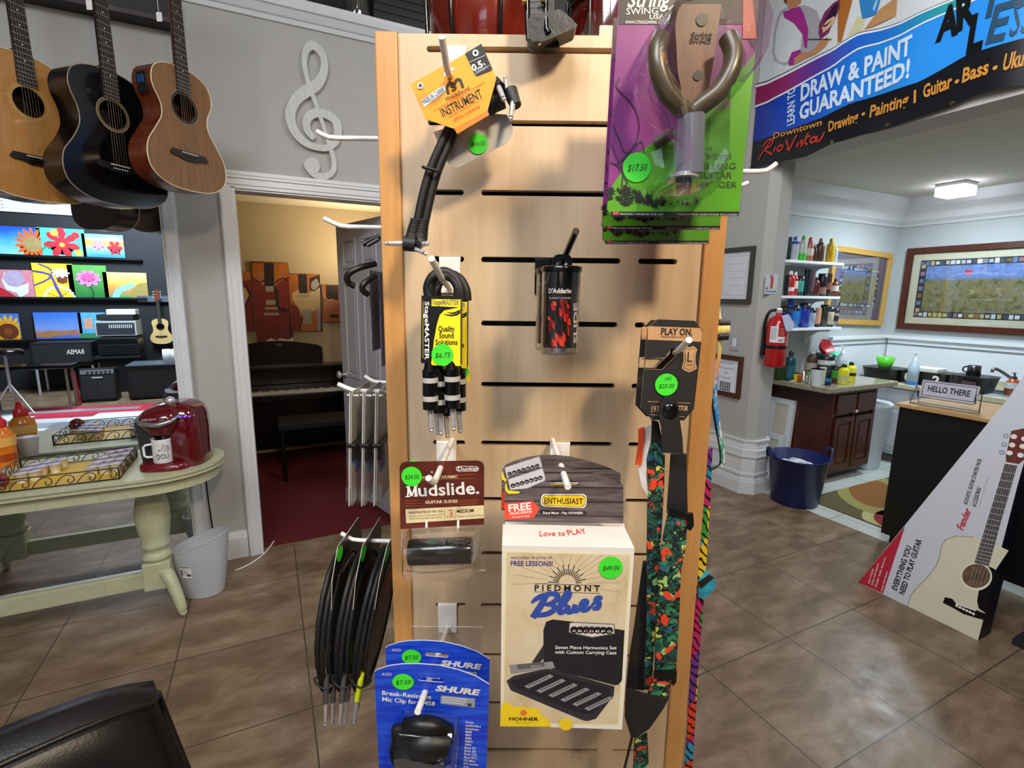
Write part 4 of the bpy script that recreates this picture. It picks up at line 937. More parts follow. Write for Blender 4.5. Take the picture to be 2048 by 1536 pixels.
for i, (px, lb) in enumerate(((722, 'outermost clear plastic pack on the left side of the tower'), (747, 'second clear plastic pack on the left side, counted from the outside'), (771, 'clear plastic pack nearest the left tower post'))):
    O = RF(px, 784, .79).O; M = Fr(O, RIGHT).M @ Matrix.Rotation(math.radians(3), 4, 'Y')
    t = thing('capo_pack', lb, 'clear pack', M, 'clear packs on the left side')
    mb = MB(Matrix.Rotation(PI / 2, 4, 'Z')); mb.poly(rr(-.045, -.175, .045, .008, .008), -.009, .009, THINC); mb.poly(rr(-.047, -.177, .047, .010, .008), -.0004, .0004, THINC, edge=flat('#b4b4ae', .4)); mb.build('clear_shell', t, label='clear plastic clamshell')
    mb = MB(Matrix.Rotation(PI / 2, 4, 'Z')); mb.poly(rr(-.04, -.10, .04, -.01, .004), .0005, .0015, flat('#b9a68c', .6)); mb.poly(rr(-.04, -.17, .04, -.101, .004), .0005, .0015, flat('#8a8f98', .5)); mb.poly(rr(-.028, -.125, .0, -.10, .003), -.0015, -.0005, flat('#3a55a0')); mb.build('insert_card', t, label='tan and grey insert card')
    mb = MB(); mb.bb((-.008, -.05, -.078), (.008, .04, -.072), BLACK, .002); mb.bb((-.006, -.045, -.10), (.006, -.02, -.078), BLACK, .002); mb.build('black_bracket', t); mb = MB(); mb.tube([(-.003, -.046, .008), (-.003, -.046, -.175)], .0014, flat('#b4b4ae', .4), 6); mb.build('pack_rim', t, label='pale pack rim')
O = RF(762, 548, .80).O; M = Fr(O, RIGHT).M
t = thing('guitar_hanger_pack', 'grey card pack with black padded hanger arms, at the upper left side of the tower', 'blister pack', M)
mb = MB(); mb.bb((-.014, -.02, -.12), (-.0125, .08, .005), flat('#8b8c90', .4)); mb.bb((-.002, -.01, -.145), (0, .08, .0), flat('#54506a', .4)); mb.build('grey_card', t)
mb = MB(); mb.tube([(.0, -.03, .014), (-.020, -.05, .006), (-.034, -.055, -.004), (-.036, -.05, -.014), (-.028, -.045, -.02)], .0045, BLACK, 12, sub=4); mb.tube([(.0, -.03, -.004), (-.014, -.045, -.016), (-.016, -.045, -.026), (-.009, -.04, -.032)], .0045, BLACK, 12, sub=4); mb.build('padded_arm', t, label='black padded arms')
mb = MB(); mb.tube([(.01, -.04, .052), (-.012, -.05, .040)], .0042, BLACK, 10); mb.tube([(.01, -.045, .048), (-.006, -.05, .038)], .003, flat('#3b3b40', .3), 8); mb.build('locking_arm', t)
# ================================================================== straps on the right side
g = N('floral_strap_print'); v = g.coord((1, 1, 1)); sp = g.new('ShaderNodeSeparateXYZ'); g.link(v, sp.inputs[0])
mr = g.new('ShaderNodeMapRange'); mr.inputs['From Min'].default_value = -.17; mr.inputs['From Max'].default_value = .14; g.link(sp.outputs[2], mr.inputs[0])
zc = g.ramp(mr.outputs[0], [(.0, '#3a9a8a'), (.12, '#1f7fd0'), (.28, '#3a9ae0'), (.36, '#e88a4a'), (.45, '#e8c860'), (.62, '#e2d56a'), (.82, '#e0c24a'), (.88, '#e07a2a'), (.95, '#3a86d8')])
nf = g.ramp(g.noise(v, 70, 4, .6, 1), [(.5, '#000000'), (.62, '#ffffff')]); FLO = g.done(g.mix(zc, '#efeee6', nf), .6)
O = RF(1438, 660, .73).O; F = Fr(O, RIGHT)
t = thing('guitar_strap', 'yellow, white and blue floral strap looped at the right side of the tower', 'guitar strap', F.M)
def ribbon(mb, pts, wid, mat, d0=0, th=.002, wdir=(0, 1, 0)):    # band whose width runs to the back
    P_, _ = smooth_path([Vector(p) for p in pts], 1, 4, False); wv = Vector(wdir) * wid; n = len(P_); vs_ = []
    for i, p in enumerate(P_):
        tt = (P_[min(i + 1, n - 1)] - P_[max(i - 1, 0)]).normalized(); nr = tt.cross(Vector(wdir)).normalized() * th / 2
        vs_ += [p + nr, p - nr, p + wv - nr, p + wv + nr]
    fs = []
    for i in range(n - 1):
        for k in range(4): fs.append((i * 4 + k, i * 4 + (k + 1) % 4, i * 4 + 4 + (k + 1) % 4, i * 4 + 4 + k))
    fs += [(3, 2, 1, 0), tuple(range(n * 4 - 4, n * 4))]; mb.add(vs_, fs, mat)
a3 = lambda x, y, d=0: Vector((F.uv(x, y, d)[0], d, F.uv(x, y, d)[1]))
WD = (.55, .83, 0)
mb = MB(); ribbon(mb, [a3(1436, 505), a3(1440, 530), a3(1437, 570), a3(1434, 610), a3(1438, 650), a3(1437, 700), a3(1431, 770), a3(1428, 800), a3(1436, 860), a3(1443, 900), a3(1444, 935)], .016, FLO, wdir=WD); mb.build('printed_webbing', t, label='floral printed webbing')
mb = MB(); ribbon(mb, [a3(1422, 800), a3(1430, 850), a3(1438, 890), a3(1440, 925), a3(1428, 938), a3(1410, 940)], .014, LEA, wdir=WD); mb.build('leather_end', t, label='black leather end')
mb = MB(); mb.tube([a3(1430, 660), a3(1456, 658)], .0078, FLO, 14); mb.tube([a3(1436, 646), a3(1458, 647)], .006, LEA, 10); mb.tube([a3(1436, 673), a3(1455, 672)], .006, LEA, 10); mb.build('rolled_end', t)
g = N('rainbow_strap_print'); v = g.coord((1, 1, 1)); vo = g.new('ShaderNodeTexVoronoi', Scale=17); g.link(v, vo.inputs[0]); ss = g.new('ShaderNodeSeparateColor'); g.link(vo.outputs['Color'], ss.inputs[0])
ca = g.ramp(ss.outputs[0], [(0, '#e5401e'), (.2, '#f0c81e'), (.38, '#2f9a3a'), (.52, '#1f9ac8'), (.68, '#c81e6a'), (.84, '#7a2a9a')], 'CONSTANT')
wa = g.new('ShaderNodeTexWave', Scale=38, Distortion=5); g.link(g.coord((1, 1, 1), (0, .6, .3)), wa.inputs[0]); RBW = g.done(g.mix(ca, '#120c10', g.ramp(wa.outputs[0], [(.18, '#ffffff'), (.26, '#000000')])), .6)
O = RF(1400, 1200, .725).O; F = Fr(O, RIGHT)
t = thing('guitar_strap', 'rainbow butterfly-print strap hanging behind the right tower post', 'guitar strap', F.M)
mb = MB(); ribbon(mb, [a3(1408, 900), a3(1404, 1000), a3(1398, 1100), a3(1392, 1200), a3(1384, 1300), a3(1378, 1400), a3(1372, 1500), a3(1366, 1600)], .020, RBW, wdir=(.8, .5, 0)); mb.build('printed_webbing', t, label='rainbow printed webbing')
mb = MB(); mb.poly(F.g([(1396, 1160), (1418, 1146), (1430, 1160), (1426, 1174), (1405, 1194), (1394, 1190)]), -.006, .012, flat('#2f9ab8', .6, var=.5, scale=90)); mb.poly(F.g([(1392, 1160), (1416, 1144), (1424, 1150), (1398, 1172)]), -.008, -.006, LEA); mb.build('folded_tail', t, label='folded blue tail of the strap')
# ================================================================== things on top of the tower
zt = zT; SCD = Matrix.Scale(.74, 4)
O = C(-.045, .87, zt); t = thing('hand_drum', 'red-brown drum with black rods standing on top of the tower', 'drum', Fr(O, RIGHT).M @ SCD)
DR = flat('#5a1a0e', .14, var=.35, scale=14, coat=.5)
mb = MB(); mb.lathe([(.085, .0), (.105, .03), (.118, .09), (.122, .16), (.118, .2)], DR, 40); mb.build('shell', t, label='glossy red-brown shell')
mb = MB(); mb.lathe([(.126, .205), (.128, .205), (.128, .225), (.120, .225), (.120, .205)], BLACKG, 40); mb.lathe([(.09, .0), (.094, .0), (.094, .014), (.09, .014)], BLACKG, 40); mb.build('hoop', t)
mb = MB(); mb.lathe([(.119, .222), (0, .224)], flat('#d8cfc0', .6), 36); mb.build('drum_head', t)
for k in range(8):
    q = 2 * PI * k / 8 + .25; mb = MB(); c, s_ = math.cos(q), math.sin(q)
    mb.tube([(c * .094, s_ * .094, .008), (c * .112, s_ * .112, .03), (c * .127, s_ * .127, .10), (c * .129, s_ * .129, .215)], .0042, BLACKG, 8, sub=3); mb.build('tension_rod', t)
for k, q in enumerate((-2.05, -1.15)):
    mb = MB(); mb.box((.088 * math.cos(q), .088 * math.sin(q) - .012, .014), (.05, .03, .028), BLACK, .008); mb.build('rubber_foot', t)
O = C(.165, .93, zt); t = thing('hand_drum', 'dark red drum behind a clear acrylic box, at the right of the tower top', 'drum', Fr(O, RIGHT).M @ SCD)
mb = MB(); mb.lathe([(.085, 0), (.098, .05), (.104, .13), (.10, .2)], flat('#450c08', .1, var=.2, scale=14, coat=.7), 40); mb.build('shell', t, label='glossy dark red shell')
mb = MB(); mb.lathe([(.106, .195), (.11, .195), (.11, .22), (.104, .22)], BLACKG, 40); mb.lathe([(.104, .218), (0, .22)], flat('#d8cfc0', .6), 36); mb.build('hoop', t)
for k in range(8):
    q = 2 * PI * k / 8 + .1; mb = MB(); c, s_ = math.cos(q), math.sin(q); mb.tube([(c * .09, s_ * .09, .01), (c * .108, s_ * .108, .12), (c * .11, s_ * .11, .21)], .004, CHROME if k == 6 else BLACKG, 8); mb.build('tension_rod', t)
O = C(.148, .79, zt); t = thing('acrylic_box', 'small clear acrylic box in front of the dark red drum', 'box', Fr(O, RIGHT).M)
mb = MB(); mb.poly(rr(-.05, 0, .055, .062, .002), -.03, -.0275, CLEAR); mb.poly(rr(-.05, 0, .055, .062, .002), .0275, .03, CLEAR); mb.bb((-.05, -.0275, 0), (-.0475, .0275, .062), CLEAR); mb.bb((.0525, -.0275, 0), (.055, .0275, .062), CLEAR); mb.build('clear_walls', t, label='clear acrylic walls')
mb = MB(); mb.poly(rr(-.034, .0, -.002, .045, .002), -.031, -.0305, flat('#c9a99c', .4)); mb.build('label_strip', t)
O = RF(1100, 60, .655).O; F = Fr(O, RIGHT); at = lambda x, y, d=0: (F.uv(x, y, d)[0], d, F.uv(x, y, d)[1])
t = thing('leather_pouch', 'black leather pouch strap hanging over the front top edge of the tower', 'pouch', F.M)
g = N('worn_black_leather'); nz = g.noise(g.coord(), 90, 5, .6); g.bump(nz, .3, .002); LE2 = g.done(g.ramp(nz, [(.3, '#121212'), (.8, '#232322')]), .34)
mb = MB(); mb.poly(F.g([(1054, 62), (1056, 85), (1066, 93), (1085, 93), (1108, 84), (1148, 66), (1152, 60), (1130, 38), (1118, 30), (1060, 40)]), -.012, .018, LE2); mb.poly(F.g([(1051, -40), (1056, 70), (1062, 92), (1120, 92), (1110, 40), (1108, -40)]), .004, .02, LE2); mb.build('pouch_body', t)
mb = MB(); mb.poly(F.g([(1058, -40), (1061, 50), (1092, 52), (1090, -40)]), -.006, .004, flat('#3c3a37', .35)); 
for y in (-5, 10, 22, 34): mb.stroke(F.g([(1060, y), (1090, y - 2)]), .0008, -.0064, BLACK)
mb.tube([at(1093, -40, -.006), at(1092, 20, -.007), at(1093, 58, -.012), at(1098, 66, -.014)], .0032, BLACKG, 8); mb.tube([at(1053, -30, -.005), at(1054, 30, -.005), at(1057, 80, -.008)], .003, BLACKG, 8); mb.build('front_straps', t)
mb = MB()
for x, y in ((1048, 4), (1086, 2)): mb.box(at(x, y, -.012), (.006, .006, .006), flat('#a07a3a', .3, 1), .0025)
mb.tube([at(1077, 91, -.014), at(1082, 88, -.014)], .0012, flat('#b08a3a', .25, 1), 6); mb.build('brass_snap', t, label='brass snaps')
M = Fr(C(.155, .72, zt), RIGHT).M
mb = MB(); q = F.O
# dark crate and shiny jar on the ledge above the left wall
O = onY(800, 30, YW + .22); O.z = 3.06; mb = MB(); mb.bb((-.19, -.14, 0), (.17, .14, .42), flat('#121316', .5), .01); 
for i in range(9): mb.bb((-.19, -.146, .03 + i * .042), (.17, -.139, .052 + i * .042), flat('#1c1d20', .5))
solo('dark_crate', 'dark slatted crate on the ledge above the door wall', 'crate', mb, O)
O = onY(716, 20, YW + .14); O.z = 3.06; t = thing('glass_jar', 'shiny clear glass jar on the ledge at the left of the dark crate', 'jar', O)
mb = MB(); mb.lathe([(.0, .004), (.065, .004), (.075, .02), (.075, .17), (.055, .2), (.055, .23)], CLEAR, 24); mb.lathe([(.0, .0), (.07, .0), (.078, .02), (.078, .17), (.058, .2), (.058, .23)], CLEAR, 24); mb.build('jar_body', t, label='clear glass')
mb = MB(); mb.lathe([(.062, .225), (.062, .26), (0, .262)], CHROME, 24); mb.build('lid', t)
# ================================================================== hanging guitars
def outline(L, wl, ww, wu, n=60):                            # closed body outline, height 0..L, lower bout first
    key = [(0, 0), (.012, .42), (.05, .72), (.12, .93), (.22, 1.0), (.33, .95), (.45, .75), (.56, ww / wl * 1.02), (.66, ww / wl * 1.03), (.76, wu / wl * .97), (.84, wu / wl), (.92, wu / wl * .90), (.97, wu / wl * .66), (.995, wu / wl * .36), (1.0, .12)]
    P_, _ = smooth_path([Vector((k[1] * wl / 2, k[0] * L, 0)) for k in key], 1, 5, False)
    r = [(p.x, p.y) for p in P_]; return r + [(-x, z) for x, z in r[::-1] if x > 1e-4]
def guitar(name, label, M, top, side, L=.49, wl=.39, ww=.25, wu=.28, dp=.105, hole=.30, neckl=.36, rosette='#5a4632', bridge='#221812', pick=None, cut=False):
    """origin at the sound hole centre, face towards -y"""
    t = thing(name, label, 'guitar', M, 'acoustic guitars hung above the mirror')
    zb = -.335 * L / .49 * 1.0; o = [(x, z + zb + .0) for x, z in outline(L, wl, ww, wu)]
    hz = 0
    R = .05
    mb = MB(); circ = [(R * math.cos(2 * PI * k / 32), R * math.sin(2 * PI * k / 32)) for k in range(32)]
    mb.poly(o, 0, .003, top, [circ[::-1]]); mb.build('soundboard', t)
    mb = MB(); n = len(o); vs_ = []
    for d in (.0005, dp * .5, dp): vs_ += [(x, d, z) for x, z in o]
    mb.add(vs_, [(k * n + (i + 1) % n, k * n + i, (k + 1) * n + i, (k + 1) * n + (i + 1) % n) for k in range(2) for i in range(n)], side, True)
    mb.poly(o, dp - .004, dp, side); mb.poly([(x * .2, z * .2) for x, z in o], .06, .062, flat('#2a1a10', .8)); mb.build('back_and_sides', t)
    mb = MB(); mb.tube([(x * 1.001, 0, z) for x, z in o], .0022, flat('#d9c9a4', .3) if side is not BLK_S else flat('#8a7a68', .3), 6, closed=True); mb.build('binding', t)
    mb = MB(); mb.ring((0, 0), R + .012, R, -.0006, flat(rosette, .4)); mb.ring((0, 0), R + .0125, R + .0115, -.0009, flat('#c9b48a')); mb.ring((0, 0), R + .001, R, -.0009, flat('#1a120c')); mb.build('rosette', t)
    mb = MB(); zc = zb + .125 * L / .49 * 1.0 + .02
    mb.poly([(-.085, zc - .004), (-.075, zc + .012), (.075, zc + .012), (.085, zc - .004), (.08, zc - .012), (.045, zc - .014), (.03, zc - .022), (-.03, zc - .022), (-.045, zc - .014), (-.08, zc - .012)], -.008, 0, flat(bridge, .4)); mb.bb((-.036, -.011, zc + .004), (.036, -.008, zc + .007), PAPER)
    for k in range(6): mb.tube([(-.025 + k * .01, -.011, zc - .008), (-.025 + k * .01, -.007, zc - .008)], .0022, BLACK if bridge != '#101010' else PAPER, 8)
    mb.build('bridge', t)
    ztop = zb + L; zf = .058
    FB = wood('rosewood_board_' + name + label[:4], '#1c1310', '#2b1e18', (20, 20, 2), .55); zn = ztop + neckl
    mb = MB(); mb.poly([(-.029, zf), (.029, zf), (.0225, zn), (-.0225, zn)], -.008, -.001, FB)
    k = 0; S_ = (zn - zf) / (1 - 2 ** (-20 / 12))
    for k in range(1, 21):
        z = zn - S_ * (1 - 2 ** (-k / 12)); wd = .0225 + .0065 * (zn - z) / (zn - zf); mb.bb((-wd, -.0092, z - .0006), (wd, -.008, z + .0006), CHROME)
        if k in (3, 5, 7, 9, 12, 15): mb.disc((0, z + .010), .003, -.0084, flat('#d8d0c0'))
    mb.build('fretboard', t)
    mb = MB(); prof = [(.0225, 0), (.02, .012), (.010, .020), (-.010, .020), (-.02, .012), (-.0225, 0)]
    vs_ = [(x * 1.15, y - .001, ztop - .02) for x, y in prof] + [(x, y - .001, zn) for x, y in prof]; m = len(prof)
    mb.add(vs_, [(i, (i + 1) % m, (i + 1) % m + m, i + m) for i in range(m)], side, True); mb.bb((-.028, 0, ztop - .03), (.028, .07, ztop + .012), side, .006); mb.build('neck', t)
    mb = MB(); mb.poly([(-.0225, zn), (.0225, zn), (.036, zn + .04), (.030, zn + .175), (0, zn + .185), (-.030, zn + .175), (-.036, zn + .04)], -.002, .014, side); hs = mb.build('headstock', t)
    for s_ in (-1, 1):
        for k in range(3):
            mb = MB(); z = zn + .05 + k * .045; mb.tube([(s_ * .03, .006, z), (s_ * .047, .006, z)], .003, CHROME, 8); mb.box((s_ * .052, .006, z), (.012, .007, .018), CHROME, .003); mb.tube([(s_ * .018, -.014, z), (s_ * .018, 0, z)], .0035, CHROME, 8); mb.build('tuning_peg', hs)
    mb = MB()
    for k in range(6): mb.tube([(-.025 + k * .01, -.0118, zc + .005), (-.018 + k * .0072, -.0118, zn)], .0004 if k > 2 else .0006, flat('#6f6655', .4, 1), 4)
    mb.build('strings', t)
    if pick:
        mb = MB(); mb.flat(pick, -.0008, BLACKG); mb.build('pickguard', t)
    return t, zb, L, zn
SPRUCE = wood('spruce_top', '#a8743a', '#b98447', (22, 22, 1.2), .3, .3); MAHO = wood('mahogany_top', '#74502f', '#8f6640', (26, 26, 1.6), .35, .1); MAHS = wood('mahogany_side', '#4a1f10', '#6b2f18', (6, 6, 14), .25, .4)
BLK_T = flat('#060607', .14, spec=.4); BLK_S = wood('black_brown_side', '#070404', '#140a07', (5, 5, 12), .2, .15); SPS = wood('rosewood_side', '#2a150d', '#43231a', (6, 6, 12), .2, .4)
ANG = math.radians(43)                                       # faces turned towards the door
EX = Vector((math.sin(ANG), math.cos(ANG), 0))
GY = 2.58
gt = []
for px, py, nm, lb, top, side, kw in (
    (58, 205, 'acoustic_guitar', 'honey-coloured spruce acoustic guitar hung above the mirror, leftmost and cut by the photo edge', SPRUCE, SPS, dict(L=.51, wl=.41, ww=.25, wu=.30, rosette='#b58a4a', bridge='#15100e')),
    (226, 230, 'acoustic_guitar', 'glossy black acoustic guitar hung between two brown ones', BLK_T, BLK_S, dict(L=.50, wl=.40, ww=.245, wu=.295, rosette='#6a5a3a', bridge='#101010')),
    (369, 216, 'acoustic_guitar', 'small brown mahogany acoustic guitar hung next to the white treble clef', MAHO, MAHS, dict(L=.475, wl=.36, ww=.205, wu=.265, dp=.10, rosette='#3a2a20', bridge='#2c211c'))):
    O = onY(px, py, GY); gt.append((guitar(nm, lb, Fr(O, EX).M, top, side, **kw), O))
t3 = gt[2][0][0]
mb = MB(); M_ = Matrix.Translation((-.1335, .05, .055)) @ Matrix.Rotation(math.radians(-90), 4, 'Z'); mb.box((0, 0, 0), (.05, .004, .075), BLACK, .001, M_); mb.box((0, -.003, .01), (.03, .004, .03), flat('#1d3a66', .3), .001, M_); mb.build('preamp_panel', t3, label='small black control panel on the side')
mb = MB(); mb.bb((-.085, .045, .06), (-.07, .095, .075), BLACK)
# hanging rail with arms (above the frame) and the dark header board
RZ = 3.05
t = thing('hanging_rail', 'black rail with arms that the row of guitars hangs from', 'rail', T(-.9, GY + .02, RZ + .22))
mb = MB(); mb.bb((-1.2, -.02, 0), (1.0, .02, .04), BLACK); mb.build('rail_bar', t)
for (gg, O) in gt:
    mb = MB(); x = O.x + .9; mb.tube([(x, -.01, .0), (x, -.01, -.09), (x, -.02, -.11)], .008, BLACK, 8); mb.tube([(x - .03, -.06, -.115), (x - .028, -.01, -.125), (x, .01, -.125), (x + .028, -.01, -.125), (x + .03, -.06, -.115)], .008, BLACK, 8); mb.build('hanging_arm', t)
for x in (-1.1, .9):
    mb = MB(); mb.bb((x, 0, 0), (x + .04, YW - GY - .02, .04), BLACK); mb.build('wall_bracket', t)
mb = MB(); a = onY(57, 5, 3.13); b = onY(344, 50, 3.13); mb.bb((-2.2 - b.x, -.05, 0), (.02, .05, .14), flat('#15110f', .6), .004); mb.bb((-2.2 - b.x, -.06, -.0), (.02, -.05, .02), flat('#2b1614', .5))
solo('header_board', 'dark brown board on the wall behind the guitar necks', 'board', mb, Vector((b.x, 3.13, (a.z + b.z) / 2)))
for (px, py, s_, lb) in ((180, 4, 1.5, 'larger white price tag hanging beside the black guitar neck'), (318, 33, 1, 'small white price tag hanging left of the small brown guitar neck')):
    O = onY(px, py, 2.66); t = thing('price_tag', lb, 'price tag', Fr(O, RIGHT).M, 'price tags between the guitar necks')
    mb = MB(); mb.poly(rr(-.011 * s_, -.018 * s_, .012 * s_, .016 * s_, .003), 0, .001, PAPER); mb.build('paper_tag', t)
    mb = MB(); mb.tube([(0, 0, .015 * s_), (-.003, .005, .07), (.002, .02, RZ + .14 - O.z)], .0012, WIRE, 5); mb.build('string', t)
# treble clef
F = Fr(onY(640, 240, YW - .03), (1, 0, 0)); off, sc = (440, 60), 3.839
P = lambda pts: F.g(S(off, sc, pts))
TC = wood('whitewashed_wood', '#bdbdb6', '#d9d9d3', (40, 40, 3), .7)
mb = MB(); k = F.k(640, 240, 1) / 3.839
def thick(mb, pts, w, y0, y1, mat, sub=6):
    PP, W_ = smooth_path([Vector((p[0], p[1], 0)) for p in P(pts)], [q * k for q in w], sub, False); L = []; R_ = []
    for i, p in enumerate(PP):
        tt = (PP[min(i + 1, len(PP) - 1)] - PP[max(i - 1, 0)]).normalized(); nr = Vector((-tt.y, tt.x, 0)) * W_[i] / 2; L.append(p + nr); R_.append(p - nr)
    n = len(PP); vs_ = [(p.x, y, p.y) for y in (y0, y1) for p in L + R_]; m = 2 * n; fs = []
    vs_ = [(v[0], v[1] + .0025 * (k_ % n) / n, v[2]) for k_, v in enumerate(vs_)]
    for i in range(n - 1): fs += [(i, n + i, n + i + 1, i + 1), (m + i + 1, m + n + i + 1, m + n + i, m + i), (i, i + 1, m + i + 1, m + i), (n + i + 1, n + i, m + n + i, m + n + i + 1)]
    fs += [(n, 0, m, m + n), (n - 1, m - 1, m + m - 1, m + n - 1)]; mb.add(vs_, fs, mat)
thick(mb, [(722, 835), (672, 770), (668, 690), (720, 640), (800, 640), (880, 690), (905, 760), (890, 850), (830, 900), (750, 900), (650, 860), (570, 770), (540, 650), (580, 540), (660, 470), (740, 420), (795, 330), (800, 230), (760, 150), (705, 115), (660, 160), (648, 250), (665, 350), (690, 440), (735, 560), (790, 720), (840, 880), (870, 980), (875, 1060), (840, 1110), (780, 1125), (720, 1100), (672, 1045), (660, 1010)], [40, 55, 60, 66, 66, 66, 66, 56, 50, 46, 58, 68, 72, 76, 84, 78, 60, 52, 60, 66, 46, 38, 36, 36, 34, 32, 34, 36, 40, 46, 50, 56, 50, 30], 0, .028, TC)
c = P([(712, 1040)])[0]; mb.disc(c, 55 * k, .0005, TC, 62 * k, y1=.0275)
solo('treble_clef', 'large whitewashed wooden treble clef on the wall above the doorway', 'wall decoration', mb, F.M)
# ================================================================== pale green table
TZ = .75
tab = wood('pale_green_paint', '#b2b391', '#c2c3a2', (6, 6, 6), .4)
TY = 2.80
def stadium(x0, x1, y, ry, rx, n=18):
    o = []
    for k in range(n + 1): q = -PI / 2 + PI * k / n; o.append((x1 - rx + rx * math.cos(q), y + ry * math.sin(q)))
    for k in range(n + 1): q = PI / 2 + PI * k / n; o.append((x0 + rx + rx * math.cos(q), y + ry * math.sin(q)))
    return o
O = Vector((-1.1, TY, 0)); t = thing('oval_table', 'pale green oval pedestal table standing against the mirror', 'table', O)
X1 = .862; X0 = -.95; MX = Matrix.Rotation(PI / 2, 4, 'X')
def flatring(mb, st, z0, z1, mat):
    n = len(st); mb.add([(x, y, z0) for x, y in st] + [(x, y, z1) for x, y in st], [(i, (i + 1) % n, (i + 1) % n + n, i + n) for i in range(n)] + [list(range(n))[::-1], list(range(n, 2 * n))], mat)
mb = MB(); flatring(mb, stadium(X0, X1, 0, .262, .30), TZ - .012, TZ, tab); flatring(mb, stadium(X0 + .004, X1 - .004, 0, .258, .296), TZ - .02, TZ - .012, flat('#8f9076', .5)); flatring(mb, stadium(X0 - .002, X1 + .002, 0, .264, .302), TZ - .028, TZ - .02, tab); mb.build('tabletop', t)
mb = MB(); flatring(mb, stadium(X0 + .03, X1 - .025, 0, .235, .275), TZ - .085, TZ - .028, tab); mb.build('apron', t)
xc = onY(305, 1030, TY).x + 1.1; xc2 = onY(30, 1080, 2 * MIRY - TY).x + 1.1
for x in (xc, xc2):
    mb = MB(Matrix.Translation((x, 0, 0))); mb.lathe([(.05, .22), (.05, .26), (.062, .27), (.066, .285), (.055, .30), (.048, .315), (.060, .33), (.064, .345), (.056, .36), (.064, .40), (.072, .46), (.072, .52), (.062, .57), (.054, .60), (.056, .62), (.068, .63), (.068, .665)], tab, 28); mb.box((0, 0, .19), (.115, .115, .14), tab, .006); mb.build('pedestal', t)
    for a in ((-64, 64) if x == xc else (116, 244)):
        q = math.radians(a); mb = MB(Matrix.Translation((x, 0, 0))); dx_, dy_ = math.cos(q), math.sin(q)
        pts = [(.04, .20), (.10, .19), (.16, .13), (.21, .06), (.225, .022), (.245, .018)]; 
        mb.tube([(dx_ * r * 1.0, dy_ * r * .62, z) for r, z in pts], [.030, .030, .027, .024, .019, .014], tab, 10, sub=4); mb.build('leg', t)
mb = MB(); mb.bb((xc2, -.018, .12), (xc, .018, .20), tab, .004); mb.build('stretcher', t)
# wire trays
def scroll_tray(O, rz, wx, wy, label):
    t = thing('wire_tray', label, 'tray', T(O.x, O.y, O.z, rz), 'wire tray'); IRON = flat('#2a1d1a', .45)
    mb = MB(); mb.bb((-wx / 2, -wy / 2, 0), (wx / 2, wy / 2, .004), flat('#d9b23e', .5)); mb.build('yellow_liner', t, label='yellow liner')
    mb = MB(); h = .052
    for z, r in ((.004, .0035), (h, .0028)):
        mb.tube([(-wx / 2, -wy / 2, z), (wx / 2, -wy / 2, z), (wx / 2, wy / 2, z), (-wx / 2, wy / 2, z)], r, IRON, 6, closed=True)
    for sx_, sy2 in ((-1, -1), (1, -1), (1, 1), (-1, 1)): mb.tube([(sx_ * wx / 2, sy2 * wy / 2, 0), (sx_ * wx / 2, sy2 * wy / 2, h)], .003, IRON, 6)
    mb.build('rim', t)
    mb = MB()
    def scr(Mx, n, ln):
        st = ln / n
        for i in range(n):
            x = -ln / 2 + i * st; pts = [(x, .004), (x + st * .15, .022), (x + st * .42, .042), (x + st * .72, .044), (x + st * .90, .030), (x + st * .84, .014), (x + st * .66, .012), (x + st * .60, .022), (x + st * .68, .028)]
            mb.tube([Mx @ Vector((p[0], 0, p[1])) for p in pts], .0019, IRON, 6, sub=3)
    scr(Matrix.Translation((0, -wy / 2, 0)), 6, wx); scr(Matrix.Translation((0, wy / 2, 0)), 6, wx); R90 = Matrix.Rotation(PI / 2, 4, 'Z')
    scr(Matrix.Translation((wx / 2, 0, 0)) @ R90, 4, wy); scr(Matrix.Translation((-wx / 2, 0, 0)) @ R90, 4, wy); mb.build('scrollwork', t); return t
TO = Vector((-.835, 2.755, TZ)); scroll_tray(TO, math.radians(0), .43, .34, 'dark scrollwork wire tray with a yellow liner on the pale green table')
cup0 = None; CUPS = 'coffee pods in the wire tray'
def creamer(px, py, lb):
    global cup0
    O = onZ(px, py, TZ + .006)
    if cup0 is None:
        cup0 = thing('coffee_pod', lb, 'coffee pod', O, CUPS)
        mb = MB(); mb.lathe([(.016, 0), (.0225, .04), (.0255, .041)], flat('#efe6c9', .5), 18); mb.build('cup', cup0)
        mb = MB(); mb.lathe([(.0255, .041), (.0255, .0425), (0, .0428)], flat('#c3bedd', .35, var=.3, scale=90), 18); mb.build('foil_lid', cup0, label='lavender foil lid')
    else: dup(cup0, Matrix.Translation(O), lb)
rows = (('front', 0), ('second', 1), ('third', 2), ('rear', 3)); n_ = 0
for r, nm in enumerate(('front', 'second', 'third', 'rear')):
    for c, cn in enumerate(('left', 'middle', 'right')):
        creamer(186 + c * 24 + r * 13 - r * c * 1.5, 951 - r * 10.5 - c * 3.6, f'white coffee pod with lavender lid, {cn} of the {nm} row in the right-hand cluster')
for r, nm in enumerate(('front', 'second', 'third')):
    for c, cn in enumerate(('left', 'middle', 'right')[:3]):
        if r == 0 and c == 2: continue
        creamer(44 + c * 27 + r * 14, 965 - r * 10 - c * 5, f'cream coffee pod, {cn} of the {nm} row in the left-hand cluster')
